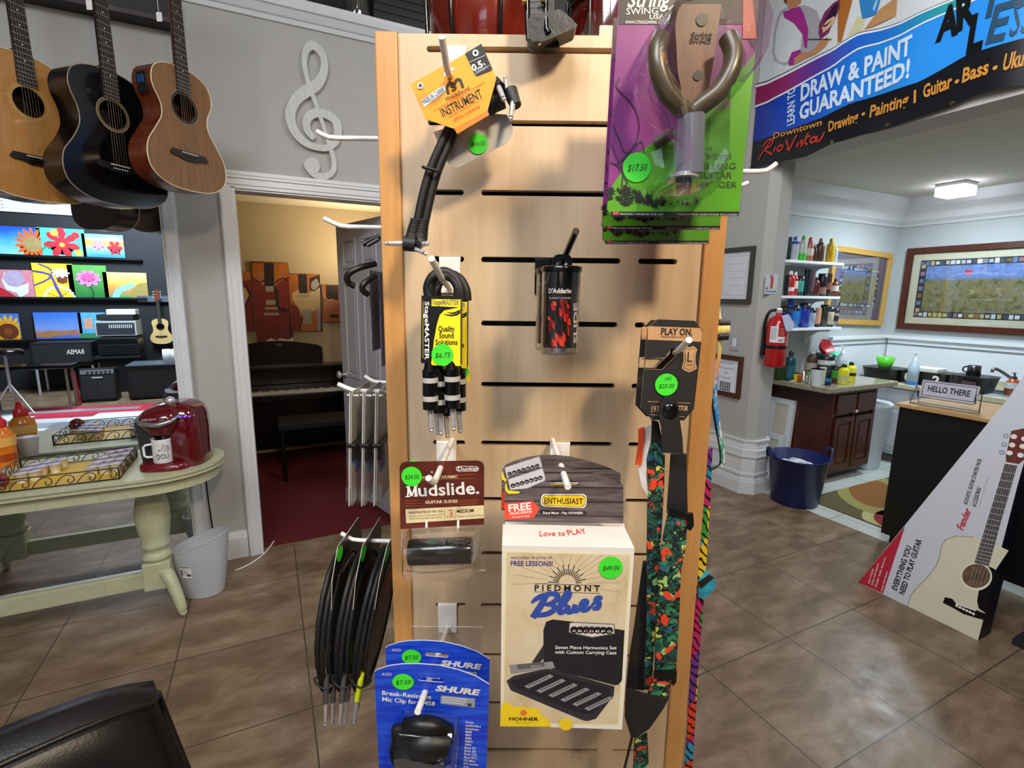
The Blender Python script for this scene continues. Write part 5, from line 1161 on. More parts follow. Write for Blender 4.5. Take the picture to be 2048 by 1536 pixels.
# red decorative ball, juice bottle, plastic cup
O = onZ(4, 975, TZ); O.z = TZ + .0; t = thing('berry_ball', 'red berry-like decorative ball at the left end of the tray', 'decoration', Matrix.Translation(O) @ Matrix.Scale(1.3, 4))
random.seed(5); mb = MB(); core = flat('#7d2a2a', .4, var=.3)
for i in range(60):
    q = random.uniform(0, 2 * PI); z = random.uniform(-.6, 1); r = math.sqrt(max(0, 1 - z * z)); 
    mb.lathe([(0, -.008), (.006, -.005), (.008, 0), (.006, .005), (0, .008)], core, 8, Matrix.Translation((.022 * r * math.cos(q), -.025 + .022 * r * math.sin(q), .03 + .022 * z)))
mb.build('berries', t)
O = onZ(10, 932, TZ); t = thing('juice_bottle', 'orange syrup bottle with a red cap at the left end of the table', 'bottle', Matrix.Translation(O) @ Matrix.Scale(1.42, 4))
mb = MB(); mb.lathe([(.03, .0), (.034, .006), (.034, .05), (.036, .09), (.034, .11), (.02, .128), (.016, .135)], flat('#d9781c', .2, var=.2, scale=20), 24); mb.lathe([(.0345, .02), (.0345, .045)], flat('#a8440e', .25), 24); mb.build('body', t)
mb = MB(); mb.lathe([(.02, .130), (.02, .150), (.012, .158), (.008, .18), (0, .181)], flat('#c8181c', .3), 20); mb.build('cap', t, label='red cap')
mb = MB(); mb.lathe([(.0365, .07), (.037, .10)], flat('#e8b05a', .4), 24); mb.build('label_band', t)
O = onZ(64, 912, TZ); t = thing('plastic_cup', 'clear plastic cup of white packets behind the coffee pod tray', 'cup', Matrix.Translation(O) @ Matrix.Scale(1.35, 4))
mb = MB(); mb.lathe([(.0, .002), (.026, .002), (.036, .075), (.039, .076)], flat('#d4d3df', .3), 24); mb.build('cup_wall', t)
mb = MB(); 
for i in range(6): mb.box((random.uniform(-.012, .012), random.uniform(-.012, .012), .045 + .006 * i), (.030, .026, .012), flat(random.choice(['#c9c4dd', '#e8e6ee', '#b9b4d0'])), .002, Matrix.Rotation(random.uniform(0, 3), 4, 'Z'))
mb.build('packets', t, label='white and lavender packets', kind='stuff')
# ================================================================== red pod coffee maker with mug
KO = Vector((-.425, 2.745, TZ)); KM = T(KO.x, KO.y, KO.z, math.radians(-12))
t = thing('coffee_maker', 'glossy dark red pod coffee maker on the right end of the pale green table', 'coffee maker', KM)
KR = flat('#5a0a12', .12, var=.05, coat=.7); KG = flat('#2c2f33', .35)
def loft(mb, rings, mat, n=28, ex=3.2, M=None):              # stacked rounded-rectangle rings (cx, cy, z, rx, ry)
    vs_ = []
    for (cx_, c_y, z, rx, ry) in rings:
        for k in range(n):
            q = 2 * PI * k / n; c, s_ = math.cos(q), math.sin(q); vs_.append((cx_ + rx * math.copysign(abs(c) ** (2 / ex), c), c_y + ry * math.copysign(abs(s_) ** (2 / ex), s_), z))
    fs = [(i * n + k, i * n + (k + 1) % n, (i + 1) * n + (k + 1) % n, (i + 1) * n + k) for i in range(len(rings) - 1) for k in range(n)]
    mb.add(vs_, fs, mat, True, M); mb.add(vs_[:n][::-1], [list(range(n))], mat, False, M); mb.add(vs_[-n:], [list(range(n))], mat, False, M)
mb = MB(); loft(mb, [(.045, .03, .0, .080, .115), (.045, .03, .01, .083, .118), (.043, .03, .16, .082, .118), (.040, .03, .235, .079, .114), (.036, .03, .265, .072, .105), (.03, .03, .285, .055, .085), (.02, .03, .295, .03, .05)], KR); mb.build('body', t)
mb = MB(); loft(mb, [(-.02, -.06, .165, .045, .055), (-.025, -.055, .19, .062, .070), (-.03, -.045, .215, .083, .085), (-.03, -.04, .24, .084, .088), (-.025, -.03, .265, .074, .085), (-.015, -.01, .285, .055, .07), (-.005, .0, .296, .025, .035)], KR); mb.build('brew_head', t)
mb = MB(); mb.tube([(.058, -.095, .252), (.035, -.125, .232), (-.01, -.138, .220), (-.055, -.135, .221), (-.095, -.112, .228), (-.112, -.075, .236), (-.10, -.06, .255), (-.08, -.07, .272), (-.045, -.075, .288)], [.0045, .010, .011, .0105, .0105, .008, .005, .004, .003], flat('#a9abb2', .25, .8), 10, sub=4); mb.text('KEURIG', (-.075, .238), (-.02, .240), .008, -.130, flat('#c9b0b0', .4), .02); mb.build('handle_band', t, label='silver handle band')
mb = MB(); mb.lathe([(.0, -.012), (.018, -.008), (.022, 0), (.018, .014), (.008, .021), (0, .022)], CHROME, 18, Matrix.Translation((.0, -.02, .302))); mb.build('top_knob', t)
mb = MB(); loft(mb, [(-.085, .04, .012, .055, .10), (-.092, .04, .12, .058, .105), (-.097, .04, .20, .062, .105), (-.09, .04, .235, .056, .10)], KG); mb.build('water_tank', t, label='dark grey water tank')
mb = MB(); loft(mb, [(-.025, -.03, .0, .105, .105), (-.025, -.03, .022, .105, .105), (-.025, -.03, .03, .095, .095)], flat('#6a0f18', .25, coat=.3)); mb.build('drip_tray', t)
mb = MB(); mb.bb((-.06, -.0, .03), (.02, .01, .19), KG); mb.build('back_plate', t)
for i in range(3):
    mb = MB(); mb.box((.062 + .017 * i, -.098 + .006 * i, .243 - .001 * i), (.009, .006, .005), glow('#5a3cff', 3.5), .001); mb.build('button_light', t, label='small violet button light')
MO = KM @ Matrix.Translation((-.03, -.075, .031)); t = thing('coffee_mug', 'white mug with black lettering standing in the coffee maker', 'mug', MO)
MW = flat('#eef0f2', .2, coat=.3); mb = MB(); mb.lathe([(.0, 0), (.038, 0), (.041, .004), (.041, .108), (.0425, .112), (.039, .112), (.0375, .108), (.037, .01), (0, .008)], MW, 36); mb.build('cup', t)
mb = MB(); mb.tube([(-.038, -.012, .088), (-.060, -.018, .086), (-.068, -.02, .078), (-.068, -.02, .038), (-.06, -.018, .03), (-.038, -.012, .028)], .0055, MW, 8); mb.build('handle', t)
MB.ts = 1
wrp = lambda x, z: (.0414 * math.sin(x / .0414), -.0414 * math.cos(x / .0414), z)
mb = MB(); mb.text('DOU', (-.010, .022), (.036, .024), .024, 0, BLACK, .01, 0, wrp)
def wst(pts, wd):
    b = MB(); b.stroke(pts, wd, 0, BLACK, 4); mb.add([wrp(v.x, v.z) for v in b.v], b.f, BLACK)
for q in ([(.008, .058), (.014, .075), (.022, .082), (.016, .088)], [(.02, .055), (.024, .070), (.034, .074), (.03, .06)], [(-.004, .062), (.004, .066)], [(-.002, .068), (.003, .060)], [(.0, .060), (.0, .068)], [(.012, .090), (.016, .092)], [(.028, .052), (.04, .064), (.036, .08), (.026, .084)]): wst(q, .0022)
mb.build('lettering', t, label='black lettering and doodle')
# power cable of the coffee maker
mb = MB(); O = Vector((-.36, 3.0, .7)); mb.tube([(0, -.0, .052), (.005, .06, .0), (.0, .07, -.2), (.01, .06, -.45), (.02, .07, -.69)], .004, BLACK, 8, sub=4); solo('power_cord', 'black cord hanging behind the pale green table', 'cord', mb, O)
# waste bin
O = onZ(408, 1185, 0); t = thing('waste_bin', 'translucent white waste bin beside the pale green table', 'waste bin', T(O.x, O.y + .02, 0, math.radians(-20)))
BINM = N('translucent_bin'); b_ = BINM.b; b_.inputs['Transmission Weight'].default_value = .25; BINM = BINM.done('#cfd4da', .35)
n = 40; vs_ = []; rings = []
for k in range(13):
    z = k / 12
    for j in range(n):
        q = 2 * PI * j / n; rx = .098 + .045 * z; ry = .078 + .035 * z; zz = z * (.285 + .05 * (z ** 2) * math.cos(q)); vs_.append((rx * math.cos(q), ry * math.sin(q), zz + .002))
mb = MB(); fs = [(i * n + k, i * n + (k + 1) % n, (i + 1) * n + (k + 1) % n, (i + 1) * n + k) for i in range(12) for k in range(n)]
mb.add(vs_, fs, BINM, True); mb.add([(v[0] * .975, v[1] * .975, v[2] + .002) for v in vs_], [f[::-1] for f in fs], BINM, True); mb.add(vs_[:n][::-1], [list(range(n))], BINM)
mb.tube([Vector(v) for v in vs_[-n:]], .003, BINM, 6, closed=True); mb.build('bin_wall', t)
mb = MB(); M_ = Matrix.Rotation(math.radians(20 - 26 - 22), 4, 'Z') 
def binwarp(x, z, e=.0025):
    q = -PI / 2 - .22 + x / .115; k_ = z / .29; return ((.098 + .045 * k_ + e) * math.cos(q), (.078 + .035 * k_ + e) * math.sin(q), z)
b = MB(); b.poly([(-.026 + .0065 * i, .13) for i in range(9)] + [(.026 - .0065 * i, .195) for i in range(9)], 0, None, PAPER); mb.add([binwarp(v.x, v.z) for v in b.v], b.f, PAPER)
b = MB(); b.stroke([(-.024 + .006 * i, .191) for i in range(9)], .004, 0, NV); b.stroke([(-.02, .145), (-.02, .175)], .007, 0, NV); b.stroke([(.012, .14), (.012, .15)], .02, 0, flat('#9a9ac0')); mb.add([binwarp(v.x, v.z, .0035) for v in b.v], b.f, NV); mb.build('label_sticker', t, label='white and blue label sticker')
# ================================================================== leather chair at the lower left
a = onZ(297, 1312, .975); t = thing('leather_chair', 'black leather chair in the lower left foreground, its padded back showing', 'chair', T(a.x, a.y, .03, math.radians(20)))
g = N('black_leather'); vo = g.new('ShaderNodeTexVoronoi', Scale=260); g.link(g.coord(), vo.inputs[0]); g.bump(vo.outputs['Distance'], .12, .001); LTH = g.done('#1a1718', .36)
def cushion(mb, x0, x1, y, th, z0, z1, mat, lean=.0, nx=16, nz=18, M=None):
    vs_ = []; 
    for s_ in (-1, 1):
        for i in range(nx + 1):
            for j in range(nz + 1):
                u, v_ = i / nx, j / nz; e = min(1, (min(u, 1 - u) / .13)) ** .5 * min(1, (min(v_, 1 - v_) / .10)) ** .5
                dent = .016 * math.exp(-((u - .5) / .012) ** 2) if s_ < 0 else 0
                vs_.append((x0 + (x1 - x0) * u + (1 - v_) * .17 * (u - .5), y - lean * (1 - v_) + s_ * (th * .5 * (.30 + .70 * e)) + dent, z0 + (z1 - z0) * v_ - .03 * (2 * u - 1) ** 4 * v_ ** 3))
    m = (nx + 1) * (nz + 1); fs = []
    for i in range(nx):
        for j in range(nz):
            q = i * (nz + 1) + j; fs += [(q, q + nz + 1, q + nz + 2, q + 1), (m + q, m + q + 1, m + q + nz + 2, m + q + nz + 1)]
    for j in range(nz):
        q = j; fs.append((q, q + 1, m + q + 1, m + q)); q = nx * (nz + 1) + j; fs.append((q + 1, q, m + q, m + q + 1))
    for i in range(nx):
        q = i * (nz + 1); fs.append((q, m + q, m + q + nz + 1, q + nz + 1)); q += nz; fs.append((m + q, q, q + nz + 1, m + q + nz + 1))
    mb.add(vs_, fs, mat, True, M)
mb = MB(); cushion(mb, -.47, .0, -.03, .10, .40, .94, LTH, .10); mb.build('padded_back', t)
mb = MB(); mb.tube([(-.46, -.085, .92), (-.3, -.088, .936), (-.1, -.088, .936), (-.012, -.082, .918), (.004, -.072, .88), (.074, -.165, .45)], .0042, LTH, 8, sub=3); mb.tube([(-.235, -.075, .943), (-.235, -.088, .91), (-.235, -.078, .89), (-.235, -.11, .75), (-.235, -.15, .55)], .003, flat('#0a0a0b', .5), 6, sub=3); mb.build('piping', t)
mb = MB(); M_ = Matrix.Rotation(math.radians(-90), 4, 'X') ; mb.box((-.235, -.36, .44), (.48, .50, .11), LTH, .035, None, 4); mb.build('seat', t)
for x in (-.42, -.05):
    for y in (-.14, -.55):
        mb = MB(); mb.tube([(x, y, .40), (x, y, -.029)], [.02, .014], BLACK, 10); mb.build('leg', t)
# ================================================================== piano room
PO = Vector((-.28, 4.93, 0)); t = thing('digital_piano', 'black upright digital piano with white keys in the room behind the doorway', 'piano', PO)
PB = flat('#0b0a0b', .25); mb = MB(); mb.bb((0, 0, .60), (1.38, .37, .70), PB, .006); mb.bb((0, .20, .70), (1.38, .37, .86), PB, .006); mb.bb((.0, .13, .845), (1.38, .37, .875), PB, .004); mb.bb((0, -.12, .60), (1.38, .02, .66), PB, .008); mb.build('case', t)
mb = MB(); mb.bb((.02, .30, .06), (1.36, .33, .60), PB); mb.bb((0, .0, 0), (.03, .37, .62), PB); mb.bb((1.35, 0, 0), (1.38, .37, .62), PB); mb.build('stand', t)
mb = MB(); WK = flat('#d8d4c8', .3)
for i in range(52): mb.bb((.06 + i * .0242, -.10, .66), (.06 + i * .0242 + .0230, .05, .682), WK)
mb.build('white_keys', t, label='row of white keys'); mb = MB()
for i in range(51):
    if i % 7 not in (1, 4): mb.bb((.06 + i * .0242 + .0175, -.045, .682), (.06 + i * .0242 + .030, .05, .692), BLACK)
mb.build('black_keys', t, label='row of black keys')
mb = MB(); o = [(.02, .875), (.72, .875), (.74, .90), (.74, 1.04), (.70, 1.065), (.5, 1.10), (.37, 1.112), (.2, 1.105), (.02, 1.075)]; mb.poly(o, .22, .235, PB); mb.poly(rr(.33, 1.065, .39, 1.085, .002), .219, .2195, flat('#6b4a3a')); mb.build('music_stand', t)
F = Fr((.3, 5.27, 1.3), (1, 0, 0)); off, sc = (460, 380), 2.953
def canvas(name, label, pts, arts, group):
    q = F.g(S(off, sc, pts)); x = sum(p[0] for p in q) / len(q); z = min(p[1] for p in q); xs = [p[0] for p in q]; zs_ = [p[1] for p in q]
    mb = MB(); a = (min(xs), min(zs_)); b = (max(xs), max(zs_)); mb.bb((a[0], 0, a[1]), (b[0], .028, b[1]), flat('#3a1a10', .6))
    for (pp, mt, w_) in arts:
        mb_y = -.0006 - .0002 * len(mb.f) / 10
        if w_: mb.stroke([(min(max(u, a[0]), b[0]), min(max(v_, a[1]), b[1])) for u, v_ in F.g(S(off, sc, pp))], w_, mb_y, mt, 3)
        else: mb.flat([(min(max(u, a[0]), b[0]), min(max(v_, a[1]), b[1])) for u, v_ in F.g(S(off, sc, pp))], mb_y, mt)
    solo(name, label, 'painting', mb, F.M, group)
def at_(name): pass
REDP = flat('#7a1a10', .5, var=.2, scale=9); ORP = flat('#a8601c', .5, var=.2, scale=9); DKP = flat('#24140f', .6); CRP = flat('#c2aa7c', .5, var=.1, scale=9); GRP = flat('#9a938a', .5)
canvas('guitar_painting', 'tall red electric guitar painting above the piano', [(128, 430), (345, 430), (345, 895), (160, 895)], [([(128, 430), (350, 430), (350, 895), (128, 895)], ORP, 0), ([(130, 520), (190, 560), (240, 590), (290, 545), (350, 505), (350, 895), (130, 895)], REDP, 0), ([(200, 432), (258, 432), (262, 600), (205, 600)], DKP, 0), ([(258, 560), (285, 600), (290, 690), (345, 705), (330, 725), (270, 705)], DKP, 0), ([(208, 568), (258, 568), (258, 600), (210, 600)], GRP, 0), ([(212, 650), (270, 650), (270, 678), (214, 678)], GRP, 0), ([(206, 692), (282, 692), (282, 706), (208, 706)], GRP, 0), ([(200, 725), (288, 725), (288, 740), (202, 740)], GRP, 0), ([(130, 515), (180, 545), (215, 520)], DKP, .012), ([(265, 550), (310, 520), (340, 540)], DKP, .012)], 'electric guitar canvases')
canvas('guitar_painting', 'square cream electric guitar painting, third from the left above the piano', [(345, 497), (530, 497), (530, 832), (365, 832)], [([(345, 495), (535, 495), (535, 835), (345, 835)], ORP, 0), ([(370, 610), (400, 590), (470, 610), (530, 560), (535, 700), (480, 720), (430, 740), (400, 690), (370, 650)], CRP, 0), ([(400, 497), (452, 497), (458, 610), (408, 610)], DKP, 0), ([(470, 520), (535, 500), (535, 570), (500, 600), (470, 590)], DKP, 0), ([(480, 545), (510, 520), (530, 560), (500, 595), (478, 580)], GRP, 0), ([(360, 670), (400, 690), (420, 760), (410, 832), (360, 832)], REDP, 0), ([(420, 705), (480, 702), (482, 790), (440, 795)], GRP, 0), ([(400, 618), (470, 618), (470, 632), (402, 632)], GRP, 0), ([(512, 700), (535, 702), (535, 830), (516, 828)], GRP, 0), ([(430, 745), (415, 800), (420, 832)], DKP, .012)], 'electric guitar canvases')
canvas('guitar_painting', 'narrow red and cream guitar painting cut off by the left door jamb', [(20, 482), (122, 482), (140, 832), (20, 832)], [([(20, 482), (140, 482), (140, 832), (20, 832)], REDP, 0), ([(40, 560), (90, 580), (112, 620), (90, 670), (40, 690)], CRP, 0), ([(40, 482), (130, 482), (120, 530), (40, 545)], ORP, 0), ([(90, 560), (120, 620), (90, 690)], DKP, .012)], 'electric guitar canvases')
canvas('guitar_painting', 'small acoustic guitar painting partly behind the grey door', [(542, 560), (660, 560), (660, 778), (560, 778)], [([(542, 560), (660, 560), (660, 780), (542, 780)], ORP, 0), ([(565, 562), (640, 562), (640, 660), (570, 655)], DKP, 0), ([(550, 660), (600, 640), (660, 660), (660, 740), (600, 740), (560, 720)], flat('#b0704a', .5), 0), ([(590, 735), (640, 735), (640, 755), (595, 752)], DKP, 0), ([(550, 600), (565, 640), (600, 655)], CRP, .01)], 'electric guitar canvases')
O = Vector((onY(628, 720, 5.18).x, 5.18, .875)); t = thing('soap_bottle', 'white pump bottle standing on the piano', 'bottle', O)
mb = MB(); mb.lathe([(.028, 0), (.03, .01), (.03, .10), (.012, .125)], flat('#d8d4cc', .3), 20); mb.build('body', t); mb = MB(); mb.lathe([(.012, .125), (.012, .14), (.005, .142), (.005, .165)], PAPER, 14); mb.bb((-.008, -.03, .163), (.008, .01, .172), PAPER, .002); mb.build('pump', t)
O = Vector((.08, 5.235, .99)); mb = MB(); CL = flat('#cfc8b8', .8); random.seed(2)
for i in range(9): mb.tube([(-.10 + i * .026, .0, .06 + .02 * math.sin(i)), (-.09 + i * .026, .01, .12 + .012 * math.sin(i * 1.7)), (-.08 + i * .026, .02, .085 + .02 * math.cos(i))], .014, CL, 8, sub=3)
mb.bb((-.11, -.005, -.115), (.14, .035, .07), CL, .008); solo('tissue_pack', 'crumpled white cloth lying behind the piano music stand', 'cloth', mb, O)
O = Vector((.02, 4.35, 0)); t = thing('piano_bench', 'dark piano bench on the red carpet', 'bench', O); mb = MB(); mb.bb((-.0, -.0, .44), (.62, .32, .50), flat('#070606', .7), .012); mb.build('seat', t)
for x in (.03, .58):
    for y in (.03, .29):
        mb = MB(); mb.tube([(x, y, .44), (x, y, .005)], .016, BLACK, 8); mb.build('leg', t)
# ================================================================== things behind the camera, seen in the wall mirror
WYR = -4.05
FM = Fr((-2.6, WYR + .03, 0), (-1, 0, 0), (0, 0, 1), True); off, sc = (0, 400), 3.4917
PM = lambda pts: FM.g(S(off, sc, pts))
def shelf(y_, x1, z, label):
    mb = MB(); mb.bb((0, 0, -.02), (3.2, .10, 0), flat('#101216', .4)); mb.bb((0, .09, 0), (3.2, .10, .012), flat('#101216', .4)); solo('picture_ledge', label, 'shelf', mb, Vector((x1 - 3.2, WYR, z)), 'black picture ledges')
zl = [onY(140, 514, WYR + .06, True).z, onY(160, 596, WYR + .06, True).z, onY(100, 679, WYR + .06, True).z]
xe = [onY(284, 516, WYR + .06, True).x, onY(295, 597, WYR + .06, True).x, onY(190, 677, WYR + .06, True).x]
for z, x, lb in zip(zl, xe, ('top black picture ledge on the black wall seen in the mirror', 'middle black picture ledge on the black wall seen in the mirror', 'bottom black picture ledge on the black wall seen in the mirror')): shelf(0, x, z, lb)
def paint(label, x0, x1, y0, y1, row, arts, bg):
    q = PM([(x0, y0), (x1, y0), (x1, y1), (x0, y1)]); xs = [p[0] for p in q]; a, b = min(xs), max(xs); hh = q[0][1] - q[3][1]; z = zl[row]
    base = Matrix.Translation((-2.6, WYR + .045, z)); M_ = Matrix((( -1, 0, 0, 0), (0, -1, 0, 0), (0, 0, 1, 0), (0, 0, 0, 1)))
    F_ = Fr((-2.6 - (a + b) / 2, WYR + .05, z), (-1, 0, 0)); mb = MB(); w2 = (b - a) / 2
    mb.bb((-w2, 0, .001), (w2, .02, hh), bg)
    sx_ = lambda x: w2 - (x - x0) / (x1 - x0) * 2 * w2        # the mirror swaps left and right
    sz_ = lambda y: (y1 - y) / (y1 - y0) * hh
    for i, (pp, mt, w_) in enumerate(arts):
        pts = [(min(max(sx_(x), -w2), w2), min(max(sz_(y), 0.001), hh)) for x, y in pp]
        if w_ is None: mb.flat(pts, -.001 - .0004 * i, mt)
        elif w_ < 0: mb.disc(pts[0], -w_, -.001 - .0004 * i, mt)
        else: mb.stroke(pts, w_, -.001 - .0004 * i, mt, 3)
    solo('canvas_painting', label, 'painting', mb, F_.M, 'paintings on the black wall, seen in the mirror')
def petals(cx_, c_y, r0, r1, n, ph=0, sq=1):
    o = []
    for k in range(n):
        q = 2 * PI * k / n + ph
        for d, r in ((-.42, r0), (-.30, r0 + (r1 - r0) * .6), (-.12, r1 * .97), (0, r1), (.12, r1 * .97), (.30, r0 + (r1 - r0) * .6), (.42, r0)): o.append((cx_ + r * math.cos(q + d * 2 * PI / n * 1.2), c_y + r * sq * math.sin(q + d * 2 * PI / n * 1.2)))
    return o
def grad(name, stops, sc_=(1, 1, 1), zr=(0, .5), ns=8, na=.12):
    g = N(name); v = g.coord(); sp = g.new('ShaderNodeSeparateXYZ'); g.link(v, sp.inputs[0]); mr = g.new('ShaderNodeMapRange'); mr.inputs['From Min'].default_value = zr[0]; mr.inputs['From Max'].default_value = zr[1]; g.link(sp.outputs[2], mr.inputs[0])
    n_ = g.noise(v, ns, 4, .6); ad = g.new('ShaderNodeMath', operation='MULTIPLY_ADD'); ad.inputs[1].default_value = na * 4; g.link(n_, ad.inputs[0]); sub = g.new('ShaderNodeMath', operation='SUBTRACT'); sub.inputs[1].default_value = na * 2; g.link(mr.outputs[0], ad.inputs[2]); g.link(ad.outputs[0], sub.inputs[0])
    return g.done(g.ramp(sub.outputs[0], stops), .5)
fl = lambda h: flat(h, .5, var=.12, scale=14)
SKY1 = grad('painted_blue_sky', [(.1, '#8ad6ee'), (.5, '#4aa6ea'), (.9, '#1a55c8')], zr=(0, .42)); TEAL = fl('#54dcc2'); LAKE = grad('painted_lake', [(.1, '#2a8ad8'), (.35, '#7ab8d8'), (.5, '#b8a060'), (.7, '#c89848'), (.95, '#7ac0e8')], zr=(0, .36), na=.08); SUN_ = grad('painted_sunset', [(.05, '#4a9a5a'), (.3, '#c8884a'), (.6, '#f0b24a'), (.95, '#f0dc8a')], zr=(0, .4), na=.07)
BSKY = grad('painted_dusk_lake', [(.05, '#3a6ac8'), (.25, '#b87848'), (.4, '#7a9ae0'), (.95, '#3a76d8')], zr=(0, .4), na=.07); YELP = fl('#f0d83a'); GRP2 = grad('painted_green', [(.1, '#2a7a3a'), (.9, '#5aa84e')], zr=(0, .5))
ORF = fl('#e8642e'); REDF = fl('#c42a38'); PNK = fl('#e08ac0'); WHP = fl('#e8eef2'); PUR2 = fl('#5a4a9a'); BRW = fl('#7a3a22'); LGY = fl('#c8b04a')
paint('orange sunflower on a blue sky, leftmost canvas on the top ledge in the mirror', -70, 272, 165, 368, 0, [(petals(215, 285, 45, 118, 15, .1), ORF, None), ([(215, 285)], fl('#a08a5a'), -.11)], SKY1)
paint('red poinsettia on a turquoise canvas, middle of the top ledge in the mirror', 278, 582, 180, 380, 0, [(petals(430, 285, 40, 118, 7, .3, .9), REDF, None), ([(430, 295)], LGY, -.035), ([(390, 212)], LGY, -.05), ([(525, 225)], REDF, -.05), ([(530, 348)], LGY, -.05), ([(432, 192)], REDF, -.04), ([(300, 340), (330, 310), (350, 330)], fl('#2a8a5a'), .02)], TEAL)
paint('autumn lake canvas with a red leaf, right end of the top ledge in the mirror', 588, 855, 222, 390, 0, [(petals(795, 315, 20, 52, 6), fl('#a81a2a'), None), (petals(690, 300, 18, 44, 6), PNK, None)], LAKE)
paint('pink and red canvas with a white wave, left of the middle ledge in the mirror', -120, 220, 478, 675, 1, [([(-120, 675), (-120, 560), (0, 600), (60, 640), (100, 675)], REDF, None), ([(20, 560), (45, 490), (60, 590), (110, 600), (190, 570), (180, 640), (120, 675), (100, 640), (40, 620)], WHP, None), ([(100, 540)], fl('#b8a8c8'), -.12)], fl('#d88a9a'))
paint('yellow canvas with a purple bicycle and a flower basket, middle ledge in the mirror', 255, 500, 434, 676, 1, [([(255, 490), (350, 510), (380, 570), (415, 675)], PUR2, .03), ([(255, 590), (350, 540), (370, 480), (300, 440)], PUR2, .022), (petals(400, 690, 90, 106, 24), WHP, None), (petals(400, 690, 78, 92, 24), YELP, None), ([(400, 690), (330, 640)], BRW, .006), ([(400, 690), (400, 600)], BRW, .006), ([(400, 690), (460, 630)], BRW, .006), ([(395, 525), (465, 525), (460, 565), (430, 575), (400, 565)], BRW, None), (petals(425, 500, 30, 58, 9, 0, .6), WHP, None), ([(380, 580), (415, 675)], PUR2, .035)], YELP)
paint('pink rose on a green canvas, middle ledge in the mirror', 497, 737, 448, 680, 1, [(petals(620, 540, 55, 82, 9, .2, .72), PNK, None), (petals(620, 535, 30, 52, 7, .2, .7), fl('#d05a9a'), None), ([(625, 595), (640, 640), (630, 680)], fl('#1a5a2a'), .03)], GRP2)
paint('golden sunset river canvas, right end of the middle ledge in the mirror', 738, 1020, 502, 684, 1, [([(780, 684), (800, 630), (860, 590), (950, 572), (920, 610), (850, 640), (820, 684)], fl('#8ac0d8'), None), ([(900, 640), (960, 580), (1020, 570), (1020, 684), (900, 684)], fl('#9a8a4a'), None)], SUN_)
paint('yellow sunflower canvas, left end of the bottom ledge in the mirror', -120, 125, 785, 975, 2, [(petals(50, 912, 60, 118, 18, .1), fl('#f0b41e'), None), (petals(50, 912, 40, 82, 16, .3), fl('#e89a1a'), None), ([(50, 912)], fl('#6a3418'), -.12), ([(50, 912)], fl('#8a4a22'), -.05)], fl('#4a7ad8'))
paint('blue dusk lake canvas, middle of the bottom ledge in the mirror', 260, 562, 785, 975, 2, [([(262, 940), (350, 910), (430, 920), (540, 905), (500, 935), (350, 960), (262, 955)], fl('#a87850'), None)], BSKY)
paint('pale blue canvas mostly hidden by the audio rack, seen in the mirror', 566, 735, 785, 968, 2, [([(566, 968), (566, 930), (735, 930), (735, 968)], fl('#3a8a5a'), None), ([(600, 830), (650, 820), (650, 900), (600, 900)], fl('#d8a088'), None)], fl('#5ab0ea'))
# ---------------------------------------------------------------- gear in the mirrored part of the room
def mpos(px, py, Y): return onY(px, py, Y, True)
def crop2(x, y): return (x / 3.4917, 400 + y / 3.4917)
def gear(x0, y0, x1, y1, Y):                                 # box extents at real depth Y from enlarged-detail corners
    a = mpos(*crop2(x0, y0), Y); b = mpos(*crop2(x1, y1), Y); return min(a.x, b.x), max(a.x, b.x), max(0, min(a.z, b.z)), max(a.z, b.z)
BKB = flat('#111215', .5); BKC = flat('#1d1f23', .7)
RZM = Matrix.Rotation(PI, 4, 'Z')
xa, xb, za, zb_ = gear(200, 1000, 655, 1125, -3.5)
t = thing('pa_speaker', 'black speaker box with a white maker name, below the paintings in the mirror', 'speaker', Matrix.Translation(((xa + xb) / 2, -3.5, 0)) @ RZM); w2 = (xb - xa) / 2
mb = MB(); mb.bb((-w2, 0, za - .02), (w2, .4, zb_), BKB, .01); mb.bb((-w2 + .02, -.006, za), (w2 - .02, .0, zb_ - .03), BKC); mb.text('RAMSA', (-w2 * .72, za + .12), (-w2 * .15, za + .12), .07, -.008, PAPER, .02); mb.build('cabinet', t)
mb = MB(); mb.bb((-w2, .02, za - .06), (w2, .4, za - .02), BKB); 
for x in (-w2 + .03, w2 - .03):
    for y in (.04, .37): mb.tube([(x, y, 0), (x, y, za - .05)], .018, CHROME, 8)
mb.build('stand', t)
xa, xb, za, zb_ = gear(650, 800, 980, 1140, -3.3); w2 = (xb - xa) / 2
t = thing('audio_rack', 'black rack stacked with audio gear and papers, seen in the mirror', 'audio rack', Matrix.Translation(((xa + xb) / 2, -3.3, 0)) @ RZM)
zz = lambda y: mpos(*crop2(800, y), -3.3).z
mb = MB(); mb.bb((-w2, 0, 0), (w2, .45, zz(1110)), BKB, .008); mb.bb((-w2 - .02, -.05, zz(1105)), (w2 + .06, .45, zz(1090)), flat('#26282d', .3)); mb.build('cabinet', t)
